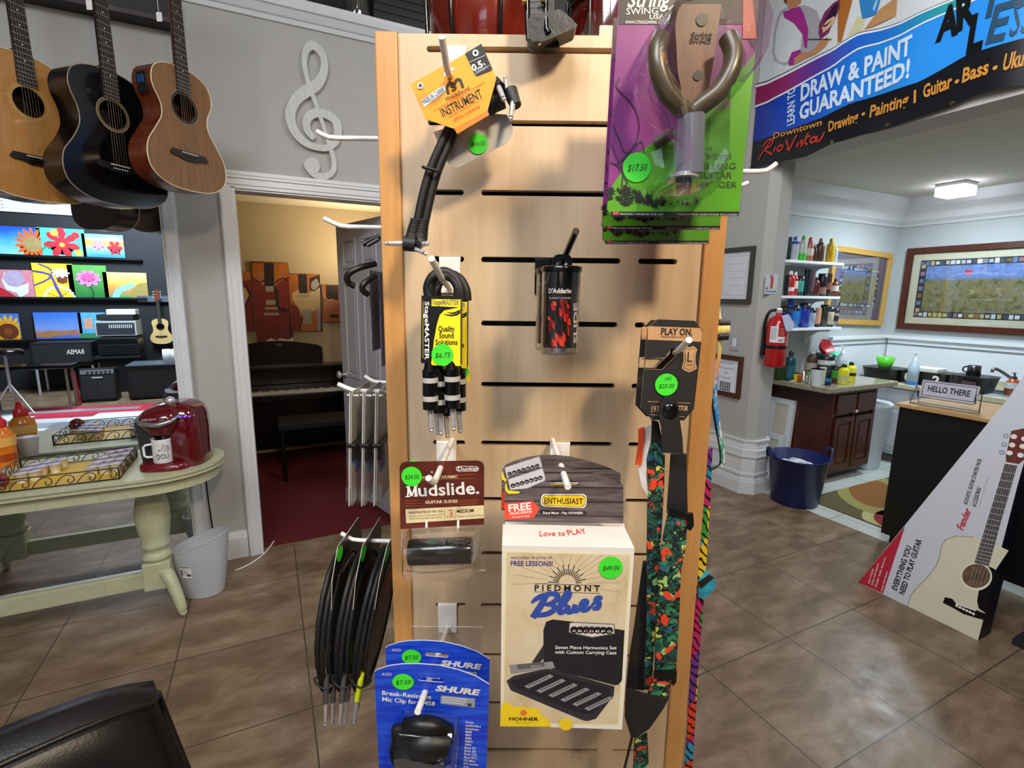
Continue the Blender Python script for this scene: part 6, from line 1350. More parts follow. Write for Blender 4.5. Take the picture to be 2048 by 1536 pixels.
for (y0, y1, mt, ins) in ((1085, 1000, BKB, 0), (975, 960, BKC, .0), (950, 845, flat('#b9bcc2', .3), .0), (840, 800, BKC, .03)):
    mb = MB(); mb.bb((-w2 + ins, .01, zz(y0)), (w2 - ins, .42, zz(y1)), mt if mt is not BKC else BKC, .006)
    if y0 == 950: mb.bb((-w2 + .02, .002, zz(938)), (w2 - .02, .01, zz(858)), flat('#2c333c', .5)); [mb.bb((-w2 + .05 + k * .025, -.004, zz(895)), (-w2 + .06 + k * .025, .004, zz(870)), PAPER) for k in range(12)]
    if y0 == 1085: [mb.bb((-w2 + .02, -.003, zz(1015 + k * 14) - .004), (w2 - .02, .01, zz(1015 + k * 14) + .004), BKC) for k in range(5)]
    if y0 == 975: mb.bb((-w2, .004, zz(1000)), (w2, .42, zz(975)), flat('#0a0a0c', .3))
    mb.build('rack_unit', t)
for i, (a, b, c) in enumerate(((-.0, .26, 795), (-.14, .12, 770))):
    mb = MB(); mb.bb((a - .12, .03, zz(800) + .001), (b - .02, .3, zz(c) + .01), PAPER); solo('paper_stack', ('thin stack of white papers on the audio rack, right one in the mirror', 'taller stack of white papers on the audio rack, left one in the mirror')[1 - i], 'papers', mb, Matrix.Translation(((xa + xb) / 2, -3.3, .0)) @ RZM) if i else None
xa, xb, za, zb_ = gear(530, 1180, 830, 1470, -2.55); w2 = (xb - xa) / 2
t = thing('guitar_amplifier', 'black combo amplifier leaning back on the rug edge, seen in the mirror', 'amplifier', Matrix.Translation(((xa + xb) / 2, -2.55, .0)) @ RZM @ Matrix.Rotation(math.radians(-9), 4, 'X'))
hh = zb_; mb = MB(); mb.bb((-w2, 0, .012), (w2, .24, hh), BKB, .012); mb.bb((-w2 + .02, -.006, .04), (w2 - .02, 0, hh * .78), BKC, .004); mb.bb((-w2 + .02, -.005, hh * .82), (w2 - .02, .0, hh * .95), flat('#7a7f86', .4)); mb.bb((-.06, -.012, hh * .70), (.06, -.004, hh * .735), flat('#cfd2d6')); mb.bb((-.002, -.008, .05), (.002, -.005, hh * .76), BLACK); mb.build('cabinet', t)
mb = MB(); [mb.lathe([(.012, 0), (.012, .014), (0, .015)], BLACK, 12, Matrix.Translation((-w2 + .06 + k * .05, -.005, hh * .885)) @ Matrix.Rotation(PI / 2, 4, 'X')) for k in range(6)]; mb.build('control_knobs', t)
a = mpos(*crop2(505, 1200), -2.5); b = mpos(*crop2(560, 1465), -2.4); b.z = .0
mb = MB(); d = (a - b); mb.tube([Vector((0, 0, .012)), d], .03, flat('#8a1a1e', .3, coat=.3), 8); mb.tube([d, d * 1.12], .02, BLACK, 8); solo('red_guitar_neck', 'red guitar neck leaning against the amplifier, seen in the mirror', 'guitar', mb, b)
xa, xb, za, zb_ = gear(850, 1180, 1260, 1450, -2.3); w2 = (xb - xa) / 2
t = thing('guitar_amplifier', 'wide black amplifier box with a grey top behind the coffee maker, seen in the mirror', 'amplifier', Matrix.Translation(((xa + xb) / 2, -2.7, 0)) @ RZM)
mb = MB(); mb.bb((-w2, -.2, .02), (w2, .3, zb_), BKB, .01); mb.bb((-w2, -.22, zb_), (w2, .3, zb_ + .025), flat('#4a5561', .4), .006); mb.bb((-w2 + .03, -.206, .05), (w2 - .03, -.198, zb_ - .05), BKC); mb.build('cabinet', t)
# small guitar on the wall, white cloth roll, drum stool, keyboard stand legs
O = mpos(*crop2(1120, 885), WYR + .14); 
t_, *_ = guitar('small_guitar', 'small pale guitar hanging on the black wall, seen in the mirror', Matrix.Translation(O) @ RZM, flat('#d8b878', .4), flat('#6b2f18', .4), L=.42, wl=.31, ww=.2, wu=.23, dp=.08, neckl=.30); t_['group'] = 'instruments on the black wall'
mb = MB(); mb.bb((-.25, 0, -.05), (.4, .04, .05), flat('#5a616c', .4)); solo('wall_bracket', 'grey bracket behind the small pale guitar, seen in the mirror', 'bracket', mb, mpos(*crop2(1090, 690), WYR + .03))
O = mpos(*crop2(1185, 1175), -2.6); mb = MB(); [mb.lathe([(.03, 0), (.07, .0), (.075, .1), (.07, .2), (.03, .2)], flat('#dfe3ea', .8), 18, Matrix.Translation((k * .09, 0, 0))) for k in range(2)]; O.z = zb_ + .026; solo('paper_rolls', 'white paper rolls on top of the wide amplifier, seen in the mirror', 'paper rolls', mb, O)
O = mpos(*crop2(70, 1300), -2.0); t = thing('drum_throne', 'black round stool with chrome legs at the left edge of the mirror', 'stool', T(O.x, O.y, 0)); sz = mpos(*crop2(70, 1060), -2.0).z
mb = MB(); mb.lathe([(0, sz - .04), (.17, sz - .04), (.18, sz), (.16, sz + .03), (0, sz + .035)], BLACKG, 28); mb.build('seat', t)
mb = MB(); mb.tube([(0, 0, .3), (0, 0, sz - .04)], .016, CHROME, 10); mb.build('post', t)
for k in range(3):
    q = 2 * PI * k / 3 + .4; mb = MB(); mb.tube([(0, 0, .40), (.24 * math.cos(q), .24 * math.sin(q), .02), (.26 * math.cos(q), .26 * math.sin(q), .012)], .011, CHROME, 8); mb.build('leg', t)
O = mpos(*crop2(250, 1400), -2.2); t = thing('music_bench', 'low black bench with grey metal legs, seen in the mirror', 'bench', T(O.x, O.y, 0)); bz = mpos(*crop2(250, 1150), -2.2).z
mb = MB(); mb.bb((-.45, -.15, bz - .05), (.45, .15, bz), BLACKG, .015); mb.build('seat', t)
for x in (-.40, .38):
    for y in (-.12, .12): mb = MB(); mb.tube([(x, y, .004), (x, y, bz - .04)], .016, flat('#8a8378', .4, .6), 8); mb.build('leg', t)
t = thing('window_1', 'bright window with white blinds high on the black wall, seen in the mirror', 'window', T(-2.7, WYR, 2.70)); t['kind'] = 'structure'
mb = MB(); mb.bb((-.75, 0, 0), (.75, .03, .6), flat('#dfe3e8', .5)); mb.build('window_frame', t)
mb = MB(); mb.bb((-.71, .03, .03), (.71, .034, .57), glow('#dfeaff', 2.2)); mb.build('daylit_pane', t)
mb = MB(); [mb.bb((-.71, .036, .04 + .05 * k), (.71, .05, .062 + .05 * k), flat('#b9bec6', .5)) for k in range(11)]; mb.build('blind_slats', t)
# rug of grey, white and red blocks
c = [onZ(*crop2(980, 1470), 0, True), onZ(*crop2(0, 1500), 0, True)]
O = Vector((-2.9, -1.05, 0)); mb = MB(); mb.bb((-1.5, -1.25, 0), (1.55, 1.3, .008), flat('#8f9296', .9)); random.seed(21); pal = ['#b0253a', '#c8ccd2', '#7f8388', '#9a9da2', '#c02c44', '#e0e3e8']
y = -1.25
while y < 1.28:
    hgt = random.uniform(.14, .3); x = -1.5; 
    while x < 1.53:
        wd = random.uniform(.3, .8); mb.bb((x, y, .008), (min(x + wd, 1.55), min(y + hgt, 1.3), .0095 + random.uniform(0, .0004)), flat(random.choice(pal), .9, var=.15, scale=120)); x += wd
    y += hgt
solo('area_rug', 'rug of red, grey and white blocks on the floor, seen in the mirror', 'rug', mb, Matrix.Translation(O) @ Matrix.Rotation(math.radians(8), 4, 'Z'))
# ================================================================== right side: banner
XB = 3.345
F = Fr(onX(1700, 200, XB), (0, -1, 0)); off, sc = (1480, 0), 3.606
P = lambda pts: F.g(S(off, sc, pts)); p1 = lambda x, y: P([(x, y)])[0]
wavy = lambda x: .012 * math.sin(x * 6.5 + .6) + .006 * math.sin(x * 15)
BN = MB()
def on_banner(mb, b): mb.add([(v.x, v.y + wavy(v.x) - .0, v.z) for v in b.v], b.f, b.mats[0])
def bflat(pts, lvl, mat, nsub=14):                            # band between two edge curves, subdivided along its length
    b = MB(); b.flat(pts, -.0012 * lvl, mat); on_banner(BN, b)
def band(top, bot, lvl, mat, n=40):
    tp_ = P(top); bt = P(bot)
    def samp(L, x):
        L = sorted(L)
        for i in range(len(L) - 1):
            if x <= L[i + 1][0]: q = (x - L[i][0]) / (L[i + 1][0] - L[i][0]); return L[i][1] * (1 - q) + L[i + 1][1] * q
        return L[-1][1]
    x0 = max(min(p[0] for p in tp_), min(p[0] for p in bt)); x1 = min(max(p[0] for p in tp_), max(p[0] for p in bt)); vs_ = []
    for i in range(n + 1):
        x = x0 + (x1 - x0) * i / n; y = -.0012 * lvl + wavy(x); vs_ += [(x, y, samp(tp_, x)), (x, y, samp(bt, x))]
    BN.add(vs_, [(2 * i, 2 * i + 1, 2 * i + 3, 2 * i + 2) for i in range(n)], mat, True)
vin = lambda h: flat(h, .3, var=.03, scale=10)
LB = (75, 1215); BOT = [(55, 1222), (215, 1185), (310, 1165), (490, 1130), (670, 1035), (860, 970), (1060, 925), (1280, 850), (1520, 770), (1700, 690), (1850, 655), (2300, 560)]
TOPL = [(160, -400), (2700, -900)]
band([(150, -500), (2300, -900)], [(85, 1040), (200, 1010), (600, 870), (800, 760), (1100, 670), (1300, 610), (1640, 430), (2048, 310), (2300, 230)], 0, vin('#d3d6d8'))                       # white ground
bk = lambda: None
band([(85, 1020), (200, 995), (600, 850), (800, 740), (1100, 650), (1300, 590), (1640, 400), (2048, 280), (2300, 200)], BOT, 1, vin('#101218'))
g = N('banner_blue'); sp = g.new('ShaderNodeSeparateXYZ'); g.link(g.coord(), sp.inputs[0]); mr = g.new('ShaderNodeMapRange'); mr.inputs['From Min'].default_value = p1(90, 900)[0]; mr.inputs['From Max'].default_value = p1(1250, 400)[0]; g.link(sp.outputs[0], mr.inputs[0]); BBLU = g.done(g.ramp(mr.outputs[0], [(0, '#14298f'), (.45, '#1b52c4'), (.8, '#1f83dc'), (1, '#2a8fe6')]), .3)
CURVE = lambda d: [(100, 655 + d), (200, 632 + d), (330, 575 + d), (520, 470 + d), (680, 392 + d), (760, 330 + d), (860, 265 + d), (1000, 235 + d), (1150, 190 + d), (1330, 105 + d), (1560, 10 + d), (2300, -300 + d)]
band([(92, 700), (200, 690), (330, 640), (520, 560), (680, 470), (760, 400), (860, 335), (1000, 290), (1150, 240), (1330, 160), (1560, 60), (2300, -240)], [(85, 1020), (200, 995), (600, 850), (800, 740), (1100, 650), (1300, 590), (1640, 400), (2048, 280), (2300, 200)], 2, BBLU)
g = N('banner_swoosh'); sp = g.new('ShaderNodeSeparateXYZ'); g.link(g.coord(), sp.inputs[0]); mr = g.new('ShaderNodeMapRange'); mr.inputs['From Min'].default_value = p1(90, 700)[0]; mr.inputs['From Max'].default_value = p1(1560, 30)[0]; g.link(sp.outputs[0], mr.inputs[0]); BSW = g.done(g.ramp(mr.outputs[0], [(0, '#8f2050'), (.22, '#8a2a62'), (.40, '#5a3a9a'), (.58, '#1f5fc8'), (.75, '#1f78d0'), (.95, '#2a9aa0')]), .3)
def shift(c, dy): return [(x, y + dy) for x, y in c]
def ramp_(c, d0, d1): n = len(c); return [(x, y + d0 + (d1 - d0) * i / (n - 1)) for i, (x, y) in enumerate(c)]
C0 = CURVE(0)
band(ramp_(C0, -52, -26), ramp_(C0, -44, -22), 3, vin('#16203a')); band(ramp_(C0, -44, -22), ramp_(C0, -26, -10), 3, vin('#e6e8ea')); band(ramp_(C0, -26, -10), ramp_(C0, 105, 42), 3, BSW); band(ramp_(C0, 105, 42), ramp_(C0, 118, 54), 4, vin('#e6e8ea'))
def btext(s, a, b, h, mat, bold=0, shear=0, lvl=6):
    BN.text(s, p1(*a), p1(*b), h, 0, mat, bold, shear, lambda x, z: (x, wavy(x) - .0012 * lvl, z))
LTB = vin('#cfe0f2'); GLD = vin('#c98a3a'); K_ = (F.uv(1660, 180)[1] - F.uv(1660, 190)[1]) / 36.06
btext('LEARN TO', (402, 892), (408, 625), 62 * K_, LTB, .02)
btext('DRAW & PAINT', (445, 730), (1240, 385), 116 * K_, LTB, .035)
btext('GUARANTEED!', (435, 868), (1225, 555), 114 * K_, LTB, .035)
btext('Downtown', (250, 1005), (600, 905), 46 * K_, GLD, .02); 
btext('Drawing', (648, 952), (848, 870), 72 * K_, GLD, .03); btext('Painting', (925, 845), (1215, 760), 78 * K_, GLD, .03); btext('Guitar', (1325, 710), (1535, 630), 80 * K_, GLD, .03); btext('Bass', (1610, 600), (1805, 535), 80 * K_, GLD, .03); btext('Ukulele', (1905, 515), (2180, 440), 85 * K_, GLD, .03)
for x, y in ((882, 820), (1572, 590), (1855, 495)):
    b = MB(); b.disc(p1(x, y), 12 * K_, -.006, GLD, n=12); on_banner(BN, b)
b = MB(); b.stroke(P([(1268, 650), (1266, 745)]), 14 * K_, -.006, GLD); on_banner(BN, b)
BLK2 = vin('#0c0e12'); GRB = vin('#2b4a62')
btext('A', (1415, 300), (1580, 235), 175 * K_, BLK2, .05); btext('R', (1570, 225), (1718, 150), 190 * K_, BLK2, .05); btext('T', (1735, 140), (1885, 90), 190 * K_, GRB, .05); btext('S', (1965, 60), (2100, 30), 170 * K_, GRB, .05)
btext('L', (1640, 385), (1760, 345), 195 * K_, BLK2, .05); btext('E', (1785, 320), (1920, 285), 190 * K_, GRB, .03); btext('SSONS', (1950, 275), (2500, 100), 190 * K_, GRB, .0)
RDB = vin('#b5321f')
for q in ([(135, 1150), (170, 1100), (215, 1040), (240, 1005)], [(170, 1060), (215, 1010), (250, 1015), (235, 1050), (190, 1080), (215, 1100), (245, 1115)], [(255, 1100), (270, 1060)], [(300, 1050), (280, 1080), (300, 1090), (322, 1055), (300, 1050)], [(345, 1010), (355, 1050), (362, 1085), (400, 1010), (420, 975)], [(415, 1065), (432, 1030)], [(470, 1010), (445, 1025), (462, 1040), (440, 1060)], [(500, 960), (478, 1030), (500, 1040)], [(480, 995), (520, 980)], [(560, 990), (525, 1000), (520, 1030), (550, 1020), (570, 985), (560, 1020), (590, 1010), (620, 955)]):
    b = MB(); b.stroke(P(q), 16 * K_, -.0072, RDB, 4); on_banner(BN, b)
# the painter on the banner: plain figure in a grey coat and purple shirt, holding a palette, and an easel
def bart(pts, mat, lvl): b = MB(); b.flat(P(pts), -.0012 * lvl, mat); on_banner(BN, b)
SKN = vin('#b9825a'); CO = vin('#a7a3ab'); PUR3 = vin('#a02a86')
bart([(300, 80), (340, 60), (480, 40), (560, 80), (600, 180), (590, 330), (500, 380), (460, 430), (330, 475), (255, 440), (235, 380), (245, 250), (270, 140)], CO, 2)
bart([(320, 90), (380, 70), (440, 50), (470, 110), (500, 220), (490, 350), (470, 340), (460, 250), (400, 170), (330, 130)], PUR3, 3)
bart([(335, -40), (355, -100), (420, -110), (455, -60), (450, 20), (410, 60), (370, 70), (340, 30)], SKN, 3); bart([(330, 20), (320, -60), (350, -125), (430, -130), (462, -80), (430, -70), (380, -80), (350, -30), (345, 30)], vin('#4a3626'), 4)
bart([(360, 440), (385, 380), (440, 360), (455, 385), (400, 420), (400, 470), (365, 475)], PUR3, 4); bart([(400, 440), (440, 385), (520, 375), (590, 300), (640, 270), (650, 300), (625, 340), (560, 390), (470, 430), (405, 470)], SKN, 4)
bart([(580, 180), (620, 90), (690, 20), (730, 0), (730, 60), (690, 150), (650, 240), (590, 285), (575, 240)], vin('#7a2a5a'), 5); bart([(640, 120), (690, 40), (725, 20), (700, 120), (640, 190), (600, 210)], vin('#2a1430'), 6); bart([(600, 200), (640, 150), (690, 120), (700, 150), (650, 210), (610, 240)], vin('#d8b08a'), 6)
b = MB(); b.stroke(P([(500, 286), (675, 288)]), 5 * K_, -.0084, BLK2); on_banner(BN, b)
bart([(715, 0), (825, -40), (740, 300), (712, 310)], vin('#a8652a'), 3); bart([(860, 0), (1020, -60), (975, 100), (880, 135)], vin('#2f7fc0'), 4); bart([(930, 20), (1000, -40), (960, 80)], vin('#9ac8e0'), 5); bart([(1000, 60), (1130, -30), (1120, 110), (940, 195), (890, 210), (930, 150)], vin('#b98a5a'), 3); bart([(780, 260), (850, 110), (900, 140), (880, 215), (800, 250)], vin('#c9c39a'), 2)
BN.v = BN.v; t = thing('vinyl_banner', 'large blue and black lesson banner hung across the kitchenette opening', 'banner', F.M); BN.build('printed_sheet', t)
for x, y in ((1060, 900), (1535, 745), (670, 1025), (68, 1210)):
    mb = MB(); c = p1(x, y); mb.ring(c, .010, .004, wavy(c[0]) - .009, flat('#b8a070', .3, 1), wavy(c[0]) - .004); mb.build('grommet', t, label='brass grommet')
# ---------------------------------------------------------------- pictures and fittings on the stub wall
def plate_frame(X, px): return Fr(onX(px[0], px[1], X), (0, -1, 0))
def framed(name, label, X, corners, fw, fm, layers, d=.022):
    F = Fr(onX(sum(c[0] for c in corners) / 4, sum(c[1] for c in corners) / 4, X), (0, -1, 0)); q = F.g(corners); x0 = (q[0][0] + q[3][0]) / 2; x1 = (q[1][0] + q[2][0]) / 2; z1 = (q[0][1] + q[1][1]) / 2; z0 = (q[2][1] + q[3][1]) / 2
    t = thing(name, label, 'picture', F.M); mb = MB(); mb.poly([(x0, z0), (x1, z0), (x1, z1), (x0, z1)], -d, 0, fm, [[(x0 + fw, z0 + fw), (x0 + fw, z1 - fw), (x1 - fw, z1 - fw), (x1 - fw, z0 + fw)]]); mb.poly([(x0 + fw * .7, z0 + fw * .7), (x1 - fw * .7, z0 + fw * .7), (x1 - fw * .7, z1 - fw * .7), (x0 + fw * .7, z1 - fw * .7)], -d * .7, -d * .69, fm, [[(x0 + fw * 1.1, z0 + fw * 1.1), (x0 + fw * 1.1, z1 - fw * 1.1), (x1 - fw * 1.1, z1 - fw * 1.1), (x1 - fw * 1.1, z0 + fw * 1.1)]]); mb.build('frame', t)
    mb = MB(); layers(mb, x0 + fw, z0 + fw, x1 - fw, z1 - fw); mb.build('print', t); return t
DKF = wood('dark_grey_frame', '#33302e', '#4a4642', (30, 30, 5), .45); RBF = wood('red_brown_frame', '#3d1a10', '#592818', (30, 30, 5), .35)
def cert(mb, x0, z0, x1, z1):
    mb.bb((x0, -.006, z0), (x1, -.004, z1), flat('#d8dade', .3)); mb.poly([(x0 + .03, z0 + .03), (x1 - .03, z0 + .03), (x1 - .03, z1 - .03), (x0 + .03, z1 - .03)], -.0066, None, flat('#c2c6cc', .4), [[(x0 + .036, z0 + .036), (x0 + .036, z1 - .036), (x1 - .036, z1 - .036), (x1 - .036, z0 + .036)]])
    for k in range(4): mb.stroke([(x0 + .06, z0 + (z1 - z0) * (.3 + .15 * k)), (x1 - .06, z0 + (z1 - z0) * (.3 + .15 * k))], .003, -.0068, flat('#b0b4bb'))
framed('framed_certificate', 'dark-framed pale certificate on the wall above the light switch', 3.368, [(1440, 500), (1513, 490), (1503, 606), (1433, 608)], .032, DKF, cert)
def occ(mb, x0, z0, x1, z1):
    mb.bb((x0, -.006, z0), (x1, -.004, z1), flat('#e3e4ee', .4)); h = (z1 - z0); cx_ = (x0 + x1) / 2
    for s, y, w_ in (('Maximum', .86, .62), ('Occupancy', .70, .70), ('49', .55, .14), ('People', .41, .40)): mb.text(s, (cx_ - w_ * (x1 - x0) / 2, z0 + h * y), (cx_ + w_ * (x1 - x0) / 2, z0 + h * y), h * .055, -.0066, flat('#7d86a8'), .01)
    for r in range(3):
        for k in range(6): X_ = cx_ + (k - 2.5) * .018; Z_ = z0 + h * (.26 - .095 * r); mb.disc((X_, Z_ + .009), .0048, -.0066, BLACK, n=8); mb.flat([(X_ - .006, Z_ - .012), (X_ + .006, Z_ - .012), (X_ + .005, Z_ + .005), (X_ - .005, Z_ + .005)], -.0066, BLACK)
framed('framed_notice', 'brown-framed maximum occupancy notice below the light switch', 3.368, [(1424, 708), (1487, 711), (1483, 793), (1421, 789)], .034, RBF, occ)
F = Fr(onX(1470, 685, 3.369), (0, -1, 0)); t = thing('light_switch', 'white rocker switch on a grey plate between two framed sheets', 'light switch', F.M)
mb = MB(); mb.poly(rr(-.043, -.062, .043, .062, .006), -.006, 0, flat('#a9a6b0', .4)); mb.build('switch_plate', t); mb = MB(); mb.box((0, -.008, 0), (.033, .008, .066), WHITE, .002, Matrix.Rotation(.06, 4, 'X')); mb.build('rocker', t, label='white rocker')
# fire extinguisher and its sign, on the chamfer / end face of the pillar
nx_ = Vector((3.43 - 3.37, 2.60 - 2.655, 0)).normalized()
F = Fr(onY(1541, 572, 2.600), (1, 0, 0)); t = thing('extinguisher_sign', 'white sign with a red extinguisher above the fire extinguisher', 'sign', F.M)
mb = MB(); q = F.g([(1531, 547), (1556, 552), (1552, 590), (1528, 588)]); x0, x1, z0, z1 = q[3][0], q[1][0], q[3][1], q[0][1]; mb.bb((x0, -.003, z0), (x1, 0, z1), flat('#c9cdd2', .4)); cx_ = (x0 + x1) / 2 + .004; mz_ = z0 + (z1 - z0) * .62
mb.poly(rr(cx_ - .016, mz_ - .052, cx_ + .012, mz_ + .034, .008), -.0036, None, flat('#c22a30')); mb.stroke([(cx_ - .006, mz_ + .034), (cx_ - .02, mz_ + .05), (cx_ - .026, mz_ + .02)], .007, -.0038, flat('#c22a30'), 3); mb.bb((cx_ - .006, -.004, mz_ + .03), (cx_ + .004, -.003, mz_ + .05), flat('#c22a30'))
mb.text('FIRE', (x0 + .008, z0 + .036), (x0 + .036, z0 + .035), .014, -.0036, flat('#2a3a6a'), .02); mb.text('EXTINGUISHER', (x0 + .008, z0 + .014), (x1 - .006, z0 + .012), .014, -.0036, flat('#2a3a6a'), .02); mb.build('sign_plate', t)
O = onY(1551, 690, 2.53); rE = .075; t = thing('fire_extinguisher', 'red fire extinguisher hung on the end of the stub wall, with a paper tag', 'fire extinguisher', Fr((O.x - .03, 2.505, 0), (math.cos(math.radians(48)), -math.sin(math.radians(48)), 0)).M); ER = flat('#b0181c', .2, coat=.4)
zb = onY(1550, 736, 2.45).z; ze = onY(1550, 640, 2.45).z
mb = MB(); mb.lathe([(.0, zb), (rE * .9, zb), (rE, zb + .015), (rE, ze - .03), (rE * .8, ze + .005), (rE * .4, ze + .025), (.02, ze + .03), (.02, ze + .05)], ER, 32); mb.build('cylinder', t, label='red cylinder')
mb = MB(); zs2 = zb + (ze - zb) * .43; mb.lathe([(rE + .002, zs2 - .012), (rE + .003, zs2), (rE + .002, zs2 + .012)], BLACK, 32); mb.box((-rE * .7, .02, zs2), (.04, .11, .03), BLACK, .004); mb.build('strap_band', t)
mb = MB(); mb.box((0, 0, ze + .065), (.045, .035, .04), CHROME, .008); mb.tube([(0, 0, ze + .08), (.03, -.02, ze + .095), (.09, -.04, ze + .085)], .008, BLACK, 8); mb.tube([(0, 0, ze + .07), (.04, -.02, ze + .066), (.085, -.03, ze + .045)], .008, BLACK, 8); mb.build('valve_handle', t)
mb = MB(); mb.tube([(-.01, 0, ze + .068), (-.06, -.01, ze + .06), (-rE - .012, -.01, ze - .01), (-rE - .014, 0, ze - .12), (-rE - .012, .0, zb + .2)], .011, BLACK, 8, sub=4); mb.tube([(-rE - .012, .0, zb + .21), (-rE - .012, 0, zb + .08)], [.013, .017], BLACK, 10); mb.build('hose', t)
wl = lambda x, z: ((rE + .0012) * math.sin(x / rE), -(rE + .0012) * math.cos(x / rE), z)
def wgrid(mb, x0, x1, z0, z1, wf, mat, n=10):
    vs_ = [wf(x0 + (x1 - x0) * i / n, z) for i in range(n + 1) for z in (z0, z1)]; mb.add(vs_, [(2 * i, 2 * i + 2, 2 * i + 3, 2 * i + 1) for i in range(n)], mat, True)
mb = MB(); wgrid(mb, -.055, .05, zs2 + .035, zs2 + .155, wl, PAPER); wl2 = lambda x, z: ((rE + .0022) * math.sin(x / rE), -(rE + .0022) * math.cos(x / rE), z); wgrid(mb, .0, .05, zs2 + .08, zs2 + .155, wl2, ER)
for k in range(4): wgrid(mb, .008, .042, zs2 + .092 + .014 * k, zs2 + .095 + .014 * k, lambda x, z: ((rE + .003) * math.sin(x / rE), -(rE + .003) * math.cos(x / rE), z), flat('#e0b8b0'))
wgrid(mb, -.048, -.008, zs2 + .06, zs2 + .145, wl2, flat('#c3c6c9', .5)); mb.text('ABC', (.0, zs2 + .045), (.04, zs2 + .045), .016, 0, flat('#3a4a8a'), .02, 0, wl2); mb.build('label_sheet', t, label='white label')
mb = MB(); mb.poly([(.01, ze + .03), (.05, ze + .045), (.10, ze - .03), (.085, ze - .075), (.05, ze - .08), (.03, ze - .03)], -rE - .012, -rE - .0105, flat('#b9c6de', .6)); mb.build('paper_tag', t, label='pale blue paper tag')
mb = MB(Matrix.Rotation(math.radians(48), 4, 'Z')); mb.box((0, .078, zs2 + .05), (.05, .03, .2), BLACK, .003); mb.build('wall_bracket', t)
# ---------------------------------------------------------------- framed mosaics
def mosaic(seed, cols):
    g = N('photo_mosaic_print'); v = g.coord(); n_ = g.noise(v, 22, 6, .7, 1); sp = g.new('ShaderNodeSeparateXYZ'); g.link(v, sp.inputs[0]); mr = g.new('ShaderNodeMapRange'); mr.inputs['From Min'].default_value = -.22; mr.inputs['From Max'].default_value = .26; g.link(sp.outputs[2], mr.inputs[0])
    land = g.ramp(n_, [(.3, '#3a4a34'), (.42, '#6a6a44'), (.52, '#8f8a58'), (.6, '#7a6a6a'), (.7, '#a9a878')]); sky = g.ramp(n_, [(.3, '#4a6ec0'), (.7, '#8fa8d8')]); return g.done(g.mix(land, sky, g.ramp(mr.outputs[0], cols)), .4)
MOS = mosaic(1, [(.60, '#000000'), (.68, '#ffffff')]); MOS2 = mosaic(2, [(.72, '#000000'), (.8, '#ffffff')])
def mosaic_layers(mat, mat_board, mw, seed, border):
    def f_(mb, x0, z0, x1, z1):
        mb.bb((x0, -.006, z0), (x1, -.004, z1), mat_board); a, b, c, d = x0 + mw, z0 + mw, x1 - mw, z1 - mw
        mb.flat([(a, b), (c, b), (c, d), (a, d)], -.0064, flat(border, .4)); bw = (d - b) * .105
        mb.flat([(a + bw, b + bw), (c - bw, b + bw), (c - bw, d - bw), (a + bw, d - bw)], -.0068, mat)
        random.seed(seed); pal = ['#d8dce4', '#cfd6e0', '#b8c4d4', '#6a88b8', '#c9b878', '#3a4a5a', '#a8788a', '#e4e6ea', '#8a6a3a']
        for z, n in ((b + bw * .5, 22), (d - bw * .5, 22)):
            for k in range(n):
                x = a + (k + .5) * (c - a) / n; w_ = (c - a) / n * random.uniform(.35, .46); h_ = bw * random.uniform(.25, .38); mb.flat([(x - w_, z - h_), (x + w_, z - h_), (x + w_, z + h_), (x - w_, z + h_)], -.007, flat(random.choice(pal), .4))
        for x in (a + bw * .5, c - bw * .5):
            for k in range(7): z = b + bw * 1.2 + k * (d - b - 2.2 * bw) / 6; mb.flat([(x - bw * .3, z - bw * .3), (x + bw * .3, z - bw * .3), (x + bw * .3, z + bw * .34), (x - bw * .3, z + bw * .34)], -.007, flat(random.choice(pal), .4))
        if seed == 4: cx2, cz2 = a + (c - a) * .44, b + (d - b) * .78; mb.disc((cx2, cz2), .03, -.0072, flat('#d87898', .4)); mb.disc((cx2, cz2 + .006), .03, -.0074, flat('#a84a7a', .4), .012)
        mb.bb((x0, -.0105, z0), (x1, -.010, z1), GLASSY)
    return f_
framed('framed_mosaic', 'long dark brown framed photo mosaic with a cream mat above the sink', KX - .004, [(1815, 500), (2120, 474), (2120, 672), (1798, 660)], .055, RBF, mosaic_layers(MOS, flat('#d5d3bb', .5), .07, 4, '#1f232a'), .03)
GF = wood('gold_oak_frame', '#b98a3a', '#d2a855', (20, 20, 20), .4)
F = Fr((5.32, KY - .004, 1.66), (1, 0, 0)); q = [F.uv(1668, 490), F.uv(1779, 512), F.uv(1764, 660), F.uv(1660, 650)]
t = thing('framed_mosaic', 'gold-framed photo mosaic with a grey mat, partly behind the paint shelves', 'picture', F.M @ Matrix.Rotation(math.radians(2.0), 4, 'Y'))
x0, x1, z0, z1 = -.50, .47, -.355, .375; fw = .05; mb = MB(); mb.poly([(x0, z0), (x1, z0), (x1, z1), (x0, z1)], -.025, 0, GF, [[(x0 + fw, z0 + fw), (x0 + fw, z1 - fw), (x1 - fw, z1 - fw), (x1 - fw, z0 + fw)]]); mb.build('frame', t)
mb = MB(); mosaic_layers(MOS2, flat('#827d8c', .5), .12, 9, '#3a3c48')(mb, x0 + fw, z0 + fw, x1 - fw, z1 - fw); mb.build('print', t)
